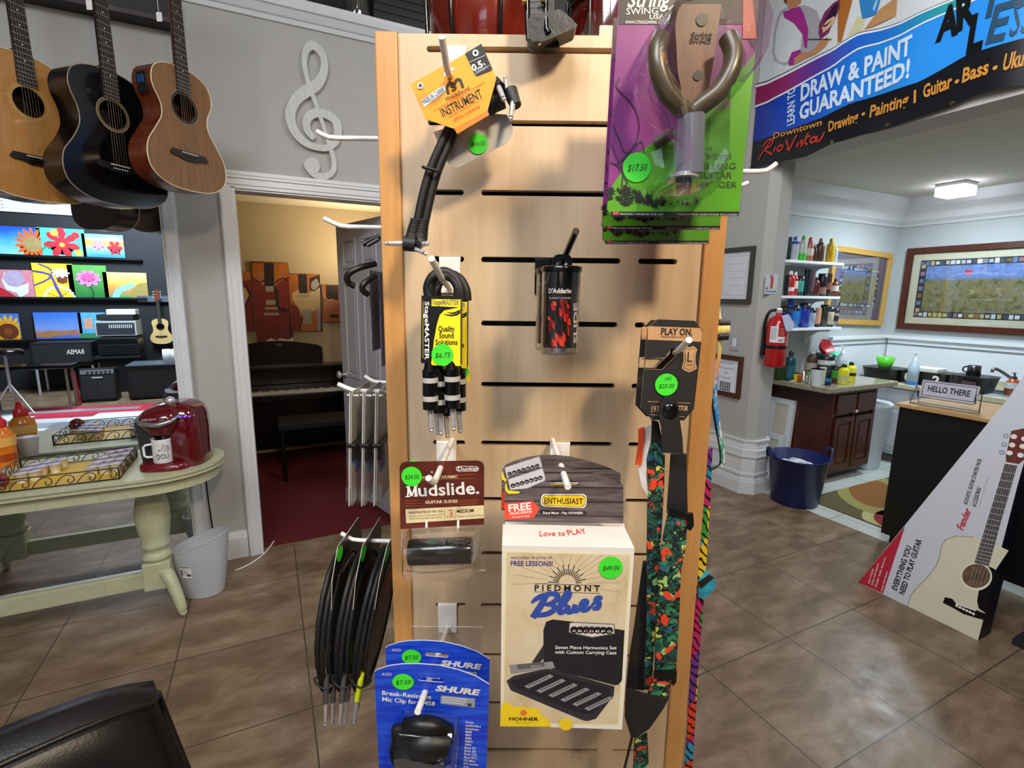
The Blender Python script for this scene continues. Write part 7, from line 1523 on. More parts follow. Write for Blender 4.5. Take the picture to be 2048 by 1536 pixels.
# ---------------------------------------------------------------- wall shelves of paint
SHM = flat('#e4e8ea', .4); ys = 2.80; shl = []
for (pa, pb, y, lb) in (((1571, 516), (1688, 530), 0, 'top'), ((1564, 590), (1675, 594), 1, 'middle'), ((1570, 655), (1683, 656), 2, 'bottom')):
    a = onY(*pa, ys); b = onY(*pb, ys); z = (a.z + b.z) / 2 if y else a.z * .6 + b.z * .4; x0, x1 = 3.80, max(b.x, 4.62); shl.append((z, x0, x1))
    t = thing('wall_shelf', f'{lb} white wall shelf holding paint containers in the kitchenette', 'shelf', Vector((x0, ys, z)), 'white wall shelves')
    mb = MB(); mb.bb((0, 0, -.022), (x1 - x0, KY - ys, 0), SHM, .002); mb.build('board', t)
    for x in (.12, x1 - x0 - .12):
        mb = MB(); mb.poly([(0, -.022), (.0, -.17), (.02, -.17), (.05, -.10), (.12, -.05), (KY - ys - .03, -.04), (KY - ys - .03, -.022)], -.008, .008, SHM, M=Matrix.Translation((x, KY - ys, 0)) @ Matrix.Rotation(-PI / 2, 4, 'Z')); mb.build('bracket', t)
def bottle_mb(kind, r, h, col, cap, band=None):
    mb = MB(); b = flat(col, .25, var=.06); c = flat(cap, .35)
    if kind == 'bottle': mb.lathe([(0, 0), (r * .95, 0), (r, r * .1), (r, h * .68), (r * .9, h * .75), (r * .42, h * .83), (r * .38, h * .86)], b, 20)
    elif kind == 'tube': mb.lathe([(0, .0), (r * .75, 0), (r * .8, h * .16)], c, 20); mb.lathe([(r * .82, h * .16), (r, h * .3), (r * 1.0, h * .6), (r * .96, h)], b, 20, sy=.7)
    elif kind == 'jar': mb.lathe([(0, 0), (r, 0), (r, h * .74), (r * .94, h * .78)], b, 24)
    elif kind == 'pump': mb.lathe([(0, 0), (r, 0), (r, h * .55), (r * .6, h * .68), (r * .35, h * .74)], b, 20)
    elif kind == 'cup': mb.lathe([(r * .7, 0), (r, h)], b, 24); mb.lathe([(r * .94, h - .001), (r * .66, .004), (0, .004)], b, 24); mb.lathe([(r, h), (r * 1.04, h), (r * .94, h)], c, 24)
    m2 = MB()
    if kind == 'bottle': m2.lathe([(r * .45, h * .85), (r * .45, h * .93), (r * .3, h), (0, h)], c, 16)
    elif kind == 'jar': m2.lathe([(r * 1.03, h * .76), (r * 1.03, h * .99), (0, h)], c, 24)
    elif kind == 'pump': m2.lathe([(r * .38, h * .72), (r * .38, h * .82), (.006, h * .83), (.006, h)], c, 14); m2.bb((-.045, -.008, h * .97), (.01, .008, h), c, .003)
    m3 = None
    if band: m3 = MB(); m3.lathe([(r * 1.01, h * band[1]), (r * 1.012, h * band[2])], flat(band[0], .4), 20)
    return mb, m2, m3
def bottle(kind, name, label, O, r, h, col, cap, band=None, group='paint containers', cat='paint bottle'):
    t = thing(name, label, cat, O, group); a, b, c = bottle_mb(kind, r, h, col, cap, band); a.build('container', t)
    if b.v: b.build('cap', t)
    if c: c.build('label_band', t)
    return t
def row(px0, y, zi, items, shelfname):
    z, x0, x1 = shl[zi]
    for i, (px, kind, r, h, col, cap, band, desc) in enumerate(items):
        Y = ys + .07 + (.0 if i % 2 == 0 else .012); O = onY(px, y, Y); O.z = z
        bottle(kind, {'bottle': 'paint_bottle', 'tube': 'paint_tube', 'jar': 'paint_jar'}[kind], f'{desc} on the {shelfname} paint shelf', O, r, h, col, cap, band)
row(0, 518, 0, [(1577, 'tube', .020, .19, '#2b3140', '#16181c', None, 'slim black-blue tube at the left end'), (1587, 'bottle', .032, .20, '#b4b9bd', '#1e3fa8', ('#1f40b0', .68, .80), 'pale bottle with a blue neck'), (1603, 'bottle', .033, .21, '#b9c4b4', '#3fae34', ('#3fb52e', .0, .3), 'bottle with green top and bottom'), (1617, 'bottle', .032, .205, '#b06a5a', '#b9272c', ('#d0c0b8', .25, .55), 'red bottle with a pale band'), (1627, 'bottle', .022, .15, '#4a2f26', '#8f9298', None, 'short dark brown bottle'), (1638, 'bottle', .036, .205, '#5a3a2c', '#8a6a4a', None, 'large brown bottle'), (1659, 'bottle', .036, .21, '#c9a01e', '#b58f1a', None, 'golden yellow bottle'), (1668, 'bottle', .026, .17, '#aebacd', '#c9d4e0', None, 'pale blue bottle at the right end')], 'top')
row(0, 590, 1, [(1571, 'tube', .022, .17, '#1a1c20', '#101214', None, 'black tube at the left end'), (1577, 'bottle', .038, .21, '#b82a22', '#e6e2d8', ('#e8d8cc', .18, .34), 'big red bottle with a white cap'), (1587, 'bottle', .026, .20, '#b6262a', '#e8e4dc', ('#e4ddd4', .3, .62), 'red bottle with a white label'), (1598, 'jar', .030, .17, '#4aa89a', '#16181c', ('#123f48', .0, .2), 'teal jar with a black lid'), (1612, 'tube', .036, .23, '#1d2530', '#0e1012', None, 'tall navy tube'), (1621, 'tube', .030, .215, '#6a4a52', '#1a1a1e', None, 'dull purple tube'), (1630, 'bottle', .028, .165, '#5a1f24', '#141416', None, 'maroon bottle'), (1642, 'jar', .036, .20, '#2a2226', '#0d0d10', ('#8f6a5a', .1, .4), 'dark jar with a tan band'), (1654, 'tube', .032, .20, '#3a2420', '#111113', ('#8a5a48', .3, .6), 'dark brown tube'), (1668, 'bottle', .030, .16, '#7a3a20', '#2a1a14', ('#d8cfc4', .3, .6), 'brown bottle with a white label at the right end')], 'middle')
row(0, 655, 2, [(1567, 'jar', .030, .19, '#1a2a6a', '#0d0f14', None, 'navy jar at the left end'), (1577, 'tube', .030, .25, '#2b4fb4', '#c8d4e8', None, 'tall blue tube'), (1587, 'jar', .032, .19, '#2f86d8', '#15181e', None, 'sky blue jar'), (1596, 'tube', .024, .185, '#2a6ac8', '#15181e', None, 'slim mid blue tube'), (1606, 'jar', .042, .215, '#2740a8', '#16192a', None, 'wide royal blue jar'), (1620, 'jar', .034, .17, '#9fb2c8', '#14161a', None, 'pale grey-blue jar'), (1634, 'tube', .028, .17, '#d09a84', '#1a1614', None, 'peach tube'), (1645, 'jar', .032, .20, '#3a332e', '#0e0e10', None, 'dark grey jar'), (1656, 'jar', .036, .18, '#c6c6a8', '#121212', ('#26221e', .0, .12), 'cream jar with a black lid'), (1668, 'jar', .026, .165, '#a8a09a', '#101012', ('#1c1a1a', .3, .6), 'small grey jar at the right end')], 'bottom')
# ---------------------------------------------------------------- cabinet with worktop
CB = wood('dark_cherry', '#3a1810', '#552616', (9, 9, 1), .3, .15); CBX0, CBX1, CBY0, CBY1, CH = 4.185, 4.80, 2.485, 3.055, .80
t = thing('base_cabinet', 'dark cherry base cabinet with two doors under the granite worktop', 'cabinet', Vector((CBX0, CBY0, 0))); wx, wy = CBX1 - CBX0, CBY1 - CBY0
mb = MB(); mb.bb((0, .02, .09), (wx, wy, CH), CB, .002); mb.bb((.0, .08, 0), (wx, wy, .09), CB); mb.build('carcass', t)
mb = MB(); mb.bb((0, 0, .09), (.03, .02, CH), CB); mb.bb((wx - .03, 0, .09), (wx, .02, CH), CB); mb.bb((.03, 0, CH - .03), (wx - .03, .02, CH), CB); mb.bb((.03, 0, .09), (wx - .03, .02, .11), CB); mb.bb((wx / 2 - .012, 0, .11), (wx / 2 + .012, .02, CH - .03), CB); mb.build('face_frame', t)
for i, (a, b) in enumerate(((.035, wx / 2 - .012), (wx / 2 + .012, wx - .035))):
    mb = MB(); mb.poly(rr(a, .12, b, .57, .004, 1), -.018, 0, CB, [rr(a + .045, .165, b - .045, .525, .004, 1)[::-1]]); mb.bb((a + .045, -.008, .165), (b - .045, 0, .525), CB); mb.bb((a + .065, -.016, .185), (b - .065, -.006, .505), CB, .006); mb.build('cabinet_door', t)
    mb = MB(); mb.bb((a, -.018, .60), (b, 0, .765), CB, .006); dr = mb.build('drawer', t)
    if i == 0: mb = MB(); mb.lathe([(.006, 0), (.006, .012), (.014, .018), (.012, .026), (0, .028)], CHROME, 14, Matrix.Translation((b - .02, -.018, .615)) @ Matrix.Rotation(PI / 2, 4, 'X')); mb.build('knob', dr)
g = N('granite_worktop'); v = g.coord(); n_ = g.noise(v, 70, 6, .75); GRAN = g.done(g.ramp(n_, [(.3, '#4a3f34'), (.45, '#8f8470'), (.6, '#b3a88f'), (.75, '#6f6353')]), .12)
mb = MB(); mb.bb((4.02, 2.43, CH), (5.00, KY, CH + .045), GRAN, .008); solo('worktop', 'speckled granite worktop on the dark cherry cabinet', 'worktop', mb, Matrix.Identity(4))
CZ = CH + .045
WY = {}
def ctr(px, py): o = onY(px, 700, py / 1000) if py > 1000 else onZ(px, py, CZ); o.z = CZ; return o
def put(kind, name, label, px, py, r, h, col, cap, band=None, cat='bottle', group='containers on the worktop'):
    O = ctr(px, py); O.x = min(max(O.x, 4.06), 4.96); O.y = min(max(O.y, 2.49), KY - .06); return bottle(kind, name, label, O, r, h, col, cap, band, group, cat)
put('bottle', 'paint_bottle', 'dark teal bottle with a black cap behind the fire extinguisher side of the worktop', 1584, 2850, .044, .26, '#1d4a55', '#16232a', ('#2a6472', .1, .5))
put('cup', 'paper_cup', 'white paper cup at the front edge of the worktop', 1637, 2570, .052, .14, '#dfe3e6', '#eceff1', None, 'cup')
O = ctr(1620, 2670); t = thing('drinking_glass', 'clear glass beside the white paper cup', 'glass', O); mb = MB(); mb.lathe([(0, .003), (.042, .003), (.046, .095), (.043, .095), (.04, .008), (0, .008)], CLEAR, 24); mb.build('glass_wall', t)
put('jar', 'paint_tub', 'large white paint tub with a black lid and black label', 1655, 2850, .068, .21, '#d6d8da', '#1d2026', ('#3a3c44', .30, .55), 'paint tub')
put('tube', 'paint_tube', 'cream paint tube standing on its cap by the paper cup', 1651, 2570, .032, .15, '#d0cdb8', '#d8d5c4', None, 'paint tube')
put('bottle', 'paint_bottle', 'slim dark blue bottle with a teal band in front of the paint tub', 1663, 2550, .027, .16, '#14202e', '#0e141c', ('#1f7f9a', .2, .38))
put('jar', 'paint_jar', 'green jar with a black lid beside the yellow bottles', 1677, 2600, .042, .15, '#3f9a2a', '#15201a', ('#4a2a20', .0, .3), 'paint jar')
put('bottle', 'paint_bottle', 'front yellow bottle with a black cap on the worktop', 1693, 2540, .042, .17, '#e8e234', '#15161a', ('#c8cc8a', .15, .45))
put('bottle', 'paint_bottle', 'rear yellow bottle with a black cap and label on the worktop', 1707, 2580, .042, .175, '#e8e234', '#15161a', ('#2a2c3a', .32, .48))
put('pump', 'soap_bottle', 'tall clear pump bottle at the back of the worktop', 1686, 2720, .05, .30, '#b9c6c9', '#d4dde2')
put('bottle', 'glue_bottle', 'brown bottle with a white cap at the back of the worktop', 1627, 2960, .048, .24, '#5a4238', '#cfd6cc', ('#b9a8a0', .2, .5))
put('cup', 'paint_cup', 'light green cup behind the white paper cup', 1630, 2700, .042, .10, '#7ac84a', '#8ad65a', None, 'cup')
put('cup', 'paint_cup', 'small yellow cup in front of the teal bottle', 1600, 2780, .034, .07, '#e0cc3a', '#e8d85a', None, 'cup')
put('jar', 'paint_jar', 'small orange-red jar next to the yellow cup', 1608, 2740, .026, .065, '#d0581e', '#d8662a', None, 'paint jar')
put('bottle', 'green_bottle', 'dark green bottle at the left end of the worktop behind the extinguisher', 1565, 2900, .05, .24, '#2f4a1e', '#3a78c0', ('#6a2f1e', .45, .7))
O = ctr(1646, 2985); t = thing('red_basin', 'red plastic bowl tilted on the tubs below the bottom shelf', 'bowl', Matrix.Translation(O + Vector((0, 0, .235))) @ Matrix.Rotation(1.0, 4, 'X')); mb = MB(); mb.lathe([(0, 0), (.05, .0), (.085, .05), (.088, .05), (.052, -.004), (0, -.004)], flat('#a8202a', .35), 24); mb.build('bowl_wall', t)
O.z = CZ; mb = MB(); mb.bb((-.07, -.04, 0), (.07, .06, .20), flat('#3a302a', .5), .006); solo('storage_box', 'dark storage box at the back of the worktop under the red bowl', 'box', mb, O + Vector((0, .0, .0)))
O = ctr(1670, 2840); t = thing('small_tub', 'seafoam green lidded tub at the back of the worktop', 'tub', O); mb = MB(); mb.lathe([(0, 0), (.045, 0), (.05, .19), (0, .19)], flat('#b9cfc4', .4), 22); mb.build('container', t); mb = MB(); mb.lathe([(.052, .185), (.052, .2), (.03, .225), (0, .23)], flat('#4fc49a', .35), 22); mb.build('lid', t)
O = ctr(1593, 2830); mb = MB(); mb.bb((-.06, -.05, 0), (.08, .05, .005), PAPER); mb.bb((-.05, -.045, .005), (.06, .04, .009), PAPER, 0, Matrix.Rotation(.3, 4, 'Z')); solo('paper_napkins', 'white paper napkins at the left front of the worktop', 'napkins', mb, O)
# white frames leaning on the cabinet side
for i, (x, z, w_, lb) in enumerate(((4.135, .66, .24, 'larger white-edged canvas frame leaning against the cabinet side'), (4.085, .34, .20, 'small white canvas leaning in front of the larger white frame'))):
    t = thing('art_canvas', lb, 'canvas', T(x, 2.80 + .02 * i, .002) @ Matrix.Rotation(math.radians(3), 4, 'Y')); mb = MB(); mb.poly([(0, 0), (w_, 0), (w_, z), (0, z)], -.016, .016, flat('#dfe3e8', .6), [[(.05, .05), (.05, z - .05), (w_ - .05, z - .05), (w_ - .05, .05)]], M=Matrix.Rotation(PI / 2, 4, 'Z')); mb.build('stretcher', t); mb = MB(); mb.poly([(.04, .04), (w_ - .04, .04), (w_ - .04, z - .04), (.04, z - .04)], .004, .007, flat('#cdc4b0', .8), M=Matrix.Rotation(PI / 2, 4, 'Z')); mb.build('panel', t)
# blue tub
O = onZ(1580, 985, .0); t = thing('laundry_tub', 'navy blue flexible tub with two handles beside the stub wall', 'tub', T(3.60, 2.345, 0)); NB = flat('#101c52', .35); tz = .36
mb = MB(); mb.lathe([(0, .0), (.158, 0), (.163, .01), (.208, tz), (.216, tz + .004), (.214, tz + .012), (.203, tz + .01), (.156, .014), (0, .012)], NB, 44); mb.build('tub_wall', t)
for s_ in (-1, 1): mb = MB(); dv = C(s_, 0, 0); pv = C(0, 1, 0); mb.tube([dv * .209 + pv * -.06 + UP * (tz - .01), dv * .225 + pv * -.04 + UP * (tz + .05), dv * .236 + UP * (tz + .068), dv * .225 + pv * .04 + UP * (tz + .05), dv * .209 + pv * .06 + UP * (tz - .01)], .011, NB, 8, sub=4); mb.build('handle', t)
mb = MB(); random.seed(8)
for i in range(14): q = random.uniform(0, 6.28); r_ = random.uniform(0, .12); mb.box((r_ * math.cos(q), r_ * math.sin(q), .27 + random.uniform(0, .05)), (.10, .07, .05), flat(random.choice(['#c9d2d6', '#aab6bc', '#dfe4e6'])), .02, Matrix.Rotation(random.uniform(0, 3), 4, 'Z'))
mb.bb((-.13, -.13, .013), (.13, .13, .28), flat('#5a6468'), .05); mb.build('crumpled_paper', t, label='crumpled white paper', kind='stuff')
# kitchen rug
O = Vector((3.72, 1.55, 0)); mb = MB(); mb.bb((0, .18, 0), (1.55, .78, .009), flat('#5d5636', .95, var=.2, scale=150)); 
b_ = mb
def oval(x, y, a, b, rot, lv, col):
    pts = []
    for k in range(36):
        q = 2 * PI * k / 36; X_ = x + a * math.cos(q) * math.cos(rot) - b * math.sin(q) * math.sin(rot); Y_ = y + a * math.cos(q) * math.sin(rot) + b * math.sin(q) * math.cos(rot); pts.append((min(max(X_, 0), 1.55), min(max(Y_, .18), .78)))
    vs_ = [(p[0], p[1], .0094 + .0004 * lv) for p in pts]; b_.add(vs_, [list(range(36))], flat(col, .95, var=.15, scale=150))
for (x, y, a, b, r, L_) in ((.62, .62, .5, .26, .5, ('#9a8f52', '#8a5a2a')), (.22, .25, .30, .20, .3, ('#b3ab78', '#8a2a2a')), (.95, .30, .34, .22, 1.1, ('#a8a06a', '#b39a5a', '#8a3030')), (1.35, .5, .3, .2, .2, ('#b3ab78', '#7a4a2a'))):
    for k, c_ in enumerate(L_): oval(x, y, a * (1 - .3 * k), b * (1 - .35 * k), r, 1 + k + int(x * 3), c_)
solo('kitchen_rug', 'olive rug with orange, cream and red ovals on the kitchenette floor', 'rug', mb, O)
# tall white bin
O = onZ(1752, 935, 0); t = thing('swing_bin', 'tall white trash can between the cherry cabinet and the sink counter', 'trash can', Vector((4.99, 2.62, 0))); mb = MB(); loft(mb, [(0, 0, 0.003, .12, .11), (0, 0, .02, .125, .115), (0, 0, .56, .16, .145), (0, 0, .58, .172, .155), (0, 0, .60, .172, .155)], flat('#c9d3de', .35), 32, 2.6); mb.build('bin_body', t)
mb = MB(); loft(mb, [(0, 0, .60, .174, .157), (0, 0, .615, .174, .157), (0, 0, .63, .15, .13), (0, 0, .632, .10, .09)], flat('#dbe3ea', .3), 32, 2.6); mb.build('lid', t)
# sink counter along the back wall
t = thing('sink_counter', 'cream sink counter with pale cabinets along the back wall of the kitchenette', 'counter', Vector((5.30, -1.0, 0))); KC = flat('#b9bcc2', .45); LAM = flat('#c9c4a6', .3, var=.08, scale=120)
mb = MB(); mb.bb((.03, 0, .09), (.58, KY - .02 + 1.0, .735), KC); mb.bb((.08, 0, 0), (.58, KY - .02 + 1.0, .09), flat('#5a5750', .5)); mb.build('cabinets', t)
for k in range(7): mb = MB(); y = 3.98 - k * .55; mb.bb((.012, y - .50, .12), (.03, y, .56), KC, .004); mb.bb((.004, y - .45, .17), (.014, y - .05, .51), KC, .003); mb.build('cabinet_door', t); mb = MB(); mb.bb((.012, y - .50, .59), (.03, y, .72), KC, .004); mb.build('drawer', t)
mb = MB(); sk = (3.0, 3.5); mb.bb((0, 0, .735), (.57, 2.55, .775), LAM, .006); mb.bb((0, 3.25, .735), (.57, KY + .98, .775), LAM, .006); mb.bb((0, 2.55, .735), (.10, 3.25, .775), LAM); mb.bb((.50, 2.55, .735), (.57, 3.25, .775), LAM); mb.bb((.55, 0, .775), (.568, KY + .98, .85), LAM, .004); mb.build('countertop', t)
SS = flat('#b9bec4', .25, 1); mb = MB(); mb.poly(rr(0, 0, .44, .74, .03), -.006, 0, SS, [rr(.04, .04, .40, .70, .03)[::-1]], M=Matrix.Translation((.08, 2.53, .776)) @ Matrix.Rotation(-PI / 2, 4, 'X') @ Matrix.Scale(-1, 4, (0, 0, 1)))
mb.bb((.10, 2.56, .62), (.50, 3.24, .63), SS); mb.bb((.10, 2.56, .62), (.11, 3.24, .776), SS); mb.bb((.49, 2.56, .62), (.50, 3.24, .776), SS); mb.bb((.10, 2.56, .62), (.50, 2.57, .776), SS); mb.bb((.10, 3.23, .62), (.50, 3.24, .776), SS); mb.build('sink_basin', t)
O = Vector((5.81, 1.86, .777)); t = thing('faucet', 'chrome faucet with a long spout at the sink', 'faucet', O); FC = flat('#9aa0a6', .2, 1)
mb = MB(); mb.box((0, 0, .012), (.05, .20, .024), FC, .008); mb.build('base', t); mb = MB(); mb.tube([(0, 0, .02), (-.03, .02, .06), (-.12, .10, .15), (-.17, .15, .195), (-.19, .17, .195), (-.195, .175, .17)], [.018, .016, .013, .013, .014, .013], FC, 12, sub=3); mb.build('spout', t)
mb = MB(); mb.lathe([(.026, .02), (.03, .05), (.02, .07), (0, .075)], FC, 16, Matrix.Translation((0, -.09, 0))); mb.build('tap_handle', t)
cz2 = .776
def sink_pt(px, py): o = onZ(px, py, cz2); o.x = min(max(o.x, 5.36), 5.80); return o
O = Vector((5.50, 2.80, cz2)); t = thing('dish_tub', 'black dish tub with a bright green bowl in it, left end of the sink counter', 'tub', O); mb = MB(); mb.poly(rr(-.15, -.17, .15, .17, .03), 0, .01, BLACK, M=Matrix.Rotation(PI / 2, 4, 'X') @ Matrix.Translation((0, -.01, 0))); loft(mb, [(0, 0, .0, .13, .15), (0, 0, .11, .15, .17), (0, 0, .118, .158, .178)], BLACK, 32, 4); mb.build('tub_wall', t)
t = thing('green_bowl', 'bright green bowl on top of the black dish tub', 'bowl', Matrix.Translation(O + Vector((-.03, .0, .12)))); mb = MB(); mb.lathe([(0, 0), (.05, 0), (.062, .03), (.082, .10), (.078, .10), (.058, .034), (.046, .006), (0, .006)], flat('#62d23a', .35), 28); mb.build('bowl_wall', t, label='bright green bowl')
O = Vector((5.52, 2.43, cz2)); t = thing('sorting_bin', 'black bin with white letters behind the clear pump bottle', 'bin', O); mb = MB(); loft(mb, [(0, 0, 0, .11, .16), (0, 0, .12, .125, .18), (0, 0, .128, .132, .188)], BLACK, 32, 5)
Mx = Matrix.Translation((-.126, 0, 0)) @ Matrix.Rotation(-PI / 2, 4, 'Z'); mb.text('0', (-.15, .03), (-.10, .03), .075, -.003, PAPER, .04, M=Mx); mb.text('2', (.07, .03), (.13, .03), .075, -.003, PAPER, .04, M=Mx); mb.build('bin_wall', t); mb = MB(); mb.bb((-.08, -.08, .05), (.09, .13, .16), PAPER, .006); mb.build('white_contents', t)
O = Vector((5.49, 2.09, cz2)); t = thing('dish_rack', 'black basket with a black mug on it beside the sink', 'basket', O); mb = MB(); loft(mb, [(0, 0, 0, .11, .11), (0, 0, .13, .13, .135), (0, 0, .14, .138, .143)], BLACK, 32, 4.5); mb.bb((-.134, -.06, .03), (-.128, .04, .10), flat('#5a3a4a')); mb.build('basket_wall', t)
t = thing('black_mug', 'black patterned mug upside down on the black basket', 'mug', O + Vector((.0, .02, .141))); mb = MB(); mb.lathe([(0, .085), (.045, .085), (.048, .0), (.044, 0)], flat('#232026', .3, var=.5, scale=60), 22); mb.build('cup', t)
mb = MB(); mb.tube([(0, .046, .07), (0, .075, .06), (0, .075, .03), (0, .046, .02)], .006, BLACK, 8, sub=3); mb.build('handle', t)
a = onX(1785, 750, 5.36); bottle('pump', 'soap_bottle', 'clear pump bottle with blue liquid at the front of the sink counter', Vector((5.365, 2.50, cz2)), .045, .30, '#b4cbd8', '#dde6ee', ('#3f7fd0', .01, .12), 'bottles by the sink', 'bottle')
bottle('pump', 'soap_bottle', 'amber soap bottle with a dark pump beside the black basket', Vector((5.60, 1.88, cz2)), .05, .19, '#a8542a', '#2a2e33', ('#c9d2d2', .30, .56), 'bottles by the sink', 'bottle')
# ---------------------------------------------------------------- black desk with the sign, the guitar box, black case
t = thing('reception_desk', 'black-fronted desk with a wooden top at the edge of the brown tiles', 'desk', Vector((3.505, .2, 0))); WT = wood('oak_desk_top', '#b98f58', '#cfa870', (3, 14, 14), .4)
mb = MB(); mb.bb((0, 0, .06), (.02, 1.48, .90), flat('#0b0a09', .5), .002); mb.bb((.02, 1.46, .06), (.52, 1.48, .90), flat('#8a6a4a', .5)); mb.build('front_panel', t, label='black front panel')
mb = MB(); mb.bb((-.02, -.0, .90), (.55, 1.50, .922), WT, .002); mb.build('desk_top', t, label='pale wooden top')
for y in (.1, 1.38):
    for x in (.03, .45): mb = MB(); mb.bb((x, y, 0.0), (x + .05, y + .06, .07), BLACK); mb.build('foot', t)
o_ = onX(1895, 785, 3.60); F = Fr((3.60, o_.y, .9225), (.08, -1, 0)); t = thing('tabletop_sign', 'white tabletop sign in a black wire holder on the desk', 'sign', F.M)
q = F.g([(1843, 758), (1958, 770), (1950, 805), (1838, 786)]); z0 = .048; z1 = .150; w2 = abs(q[1][0] - q[0][0]) / 2
M_ = Matrix.Rotation(math.radians(-10), 4, 'X')
mb = MB(); mb.poly(rr(-w2, z0, w2, z1, .006), -.006, .002, flat('#c3c3d2', .35), M=M_); mb.poly(rr(-w2 + .008, z0 + .008, w2 - .008, z1 - .008, .002), -.0065, None, BLACK, [rr(-w2 + .011, z0 + .011, w2 - .011, z1 - .011, .002)[::-1]], M=M_); mb.text('HELLO THERE', (-w2 + .035, z0 + .037), (w2 - .035, z0 + .037), .034, -.007, flat('#20203a'), .025, M=M_); mb.build('sign_plate', t)
mb = MB()
for s_ in (-1, 1): mb.tube([(s_ * (w2 + .03), -.03, .002), (s_ * (w2 + .02), .0, .11), (s_ * (w2 + .01), .035, .002), (s_ * (w2 + .03), -.03, .002)], .0022, BLACK, 6); mb.tube([(s_ * (w2 + .02), -.002, .105), (s_ * w2, -.02, .105), (s_ * w2, -.012, .05)], .0022, BLACK, 6)
mb.tube([(-w2 - .03, -.03, .002), (w2 + .03, -.03, .002)], .0022, BLACK, 6); mb.tube([(-w2 - .01, .035, .002), (w2 + .01, .035, .002)], .0022, BLACK, 6); mb.tube([(-w2, -.018, .046), (w2, -.018, .046)], .0022, BLACK, 6); mb.build('wire_holder', t)
# guitar starter-pack carton leaning on the desk
lean = math.radians(11); O = onZ(1840, 1222, 0); BX = 2.865
F = Fr((BX, onX(1840, 1222, BX).y, .0), (0, -1, 0), (math.sin(lean), 0, math.cos(lean))); off, sc = (1680, 760), 2.845
P = lambda pts: F.g(S(off, sc, pts)); p1 = lambda x, y: P([(x, y)])[0]
BW = flat('#cfd1d9', .4, var=.02); t = thing('guitar_carton', 'tall white and red guitar starter-pack carton leaning on the black desk', 'carton', F.M)
edge = [(105, 1150), (785, 1483), (810, 1375), (1010, 600), (1220, -150), (1140, -160), (960, 100), (370, 825)]
mb = MB(); o = P(edge); zmin = min(p[1] for p in o); DPT = .115
o[0] = (o[0][0], .001); o[1] = (o[1][0], .001)
mb.poly(o, 0, DPT, BW, edge=flat('#1c1226', .5)); 
mb.flat([o[0], p1(245, 1215), p1(372, 828)], -.0005, flat('#b8253c', .4))
WB2 = flat('#ddd5ba', .4, var=.02)
mb.flat([p1(385, 1285), p1(400, 1230), p1(430, 1190), p1(500, 1120), p1(545, 1060), p1(570, 1000), p1(575, 950), p1(600, 910), p1(660, 888), p1(760, 895), p1(860, 925), p1(960, 970), p1(880, 1090), p1(835, 1290), o[1]], -.0005, WB2)
mb.stroke(P([(385, 1285), (400, 1230), (430, 1190), (500, 1120), (545, 1060), (570, 1000), (575, 950), (600, 910), (660, 888), (760, 895)]), .004, -.0008, flat('#a9a084'))
mb.flat(P([(845, 1060), (880, 1075), (905, 1110), (860, 1190), (835, 1330), (790, 1300), (780, 1260), (790, 1200), (850, 1165), (860, 1110)]), -.0009, BLACKG)
mb.poly([p1(778 + 88 * math.cos(q), 1118 + 80 * math.sin(q)) for q in [2 * PI * k / 32 for k in range(32)]], -.0010, None, flat('#efe9d6')); mb.poly([p1(776 + 80 * math.cos(q), 1115 + 68 * math.sin(q)) for q in [2 * PI * k / 32 for k in range(32)]], -.0013, None, wood('printed_hole', '#4a382a', '#7a6248', (6, 6, 6), .5))
FBM = flat('#4a4648', .4); mb.flat(P([(940, 475), (1010, 485), (845, 1060), (765, 1040)]), -.0016, FBM)
for k in range(1, 20):
    q = 1 - 2 ** (-k / 12) ; q /= .6667; 
    if q < 1: x0, y0, x1, y1 = 940 - 175 * q, 475 + 565 * q, 1010 - 165 * q, 485 + 575 * q; mb.stroke(P([(x0, y0), (x1, y1)]), .0022, -.0019, flat('#c9c5c8'))
for k in range(5): mb.stroke(P([(950 + k * 13, 480), (735 + k * 22, 1160)]), .0012, -.0021, flat('#a9a29a'))
mb.flat(P([(975, 290), (1047, 275), (1090, 290), (1065, 440), (1015, 480), (945, 465), (945, 430)]), -.0012, wood('printed_head', '#5a2a26', '#7a3a30', (6, 6, 6), .4)); mb.flat(P([(945, 468), (1012, 478), (1010, 487), (942, 476)]), -.0016, PAPER)
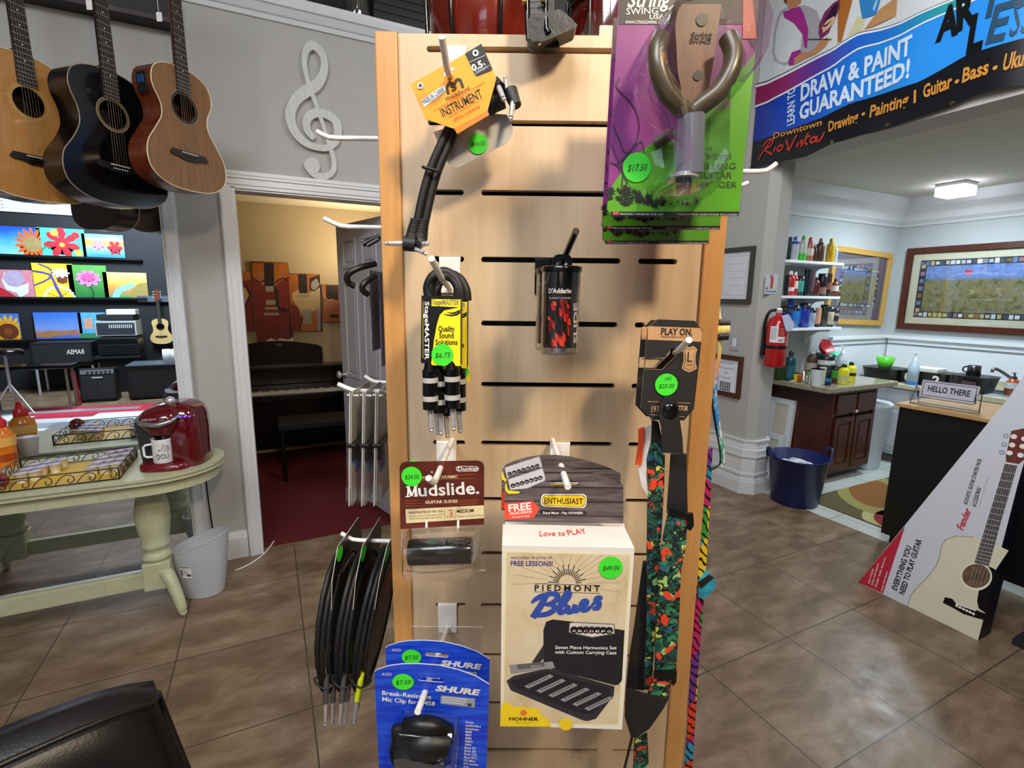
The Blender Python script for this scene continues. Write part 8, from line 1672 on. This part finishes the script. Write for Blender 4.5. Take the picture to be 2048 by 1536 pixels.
for x, y in ((990, 322), (980, 370), (966, 415), (1050, 335), (1040, 378), (1028, 428)): mb.disc(p1(x, y), .011, -.0018, PAPER); 
for x, y in ((945, 318), (935, 366), (922, 412)): mb.ring(p1(x, y), .010, .006, -.0012, flat('#8f8fb0'))
mb.flat(P([(598, 1235), (640, 1245), (660, 1270), (780, 1310), (840, 1335), (820, 1365), (790, 1358), (700, 1330), (650, 1300), (586, 1268)]), -.0012, BLACKG); mb.stroke(P([(660, 1272), (775, 1312)]), .006, -.0016, PAPER)
for k in range(6): mb.disc(p1(665 + k * 19, 1285 + k * 9), .006, -.0016, PAPER, n=12)
BKT = flat('#1f1c28', .5)
mb.text('EVERYTHING YOU', p1(322, 1200), p1(408, 952), .024, -.0009, BKT, .03); mb.text('NEED TO PLAY GUITAR', p1(364, 1225), p1(467, 912), .024, -.0009, BKT, .03)
mb.text('ACOUSTIC GUITAR STARTER PACK', p1(723, 712), p1(808, 450), .015, -.0009, BKT, .02); mb.text('ACCESSORIES', p1(773, 725), p1(804, 615), .015, -.0009, BKT, .02)
for k in range(2): mb.stroke(P([(738 + k * 52, 715 + k * 12), (790 + k * 55, 600 - k * 55)]), .0018, -.0009, flat('#9a98a8'))
mb.text('Fender', p1(700, 858), p1(748, 742), .028, -.0009, flat('#c22a42'), .03, .25)
for a, b in (((168, 1160), (192, 1075)), ((186, 1170), (222, 1045)), ((206, 1182), (262, 1010)), ((240, 1205), (272, 1092))): mb.text('Guitar with lessons', p1(*a), p1(*b), .009, -.0009, PAPER, .01)
mb.build('carton_body', t)
# black gear at the far right edge
t = thing('speaker_case', 'black speaker case at the right edge behind the guitar carton', 'case', T(3.0, .62, 0)); 
mb = MB(); mb.bb((.02, -.55, .02), (.45, .20, .70), BLACK, .012); mb.bb((.0, -.52, .06), (.02, .17, .66), flat('#141316', .8)); mb.build('case_body', t); mb = MB(); mb.bb((-.004, .02, .50), (.012, .06, .53), CHROME, .003); mb.build('latch', t); mb = MB(); mb.bb((-.02, -.55, .0), (.44, .22, .03), flat('#3a3a40', .4, .5)); mb.build('base_plate', t)
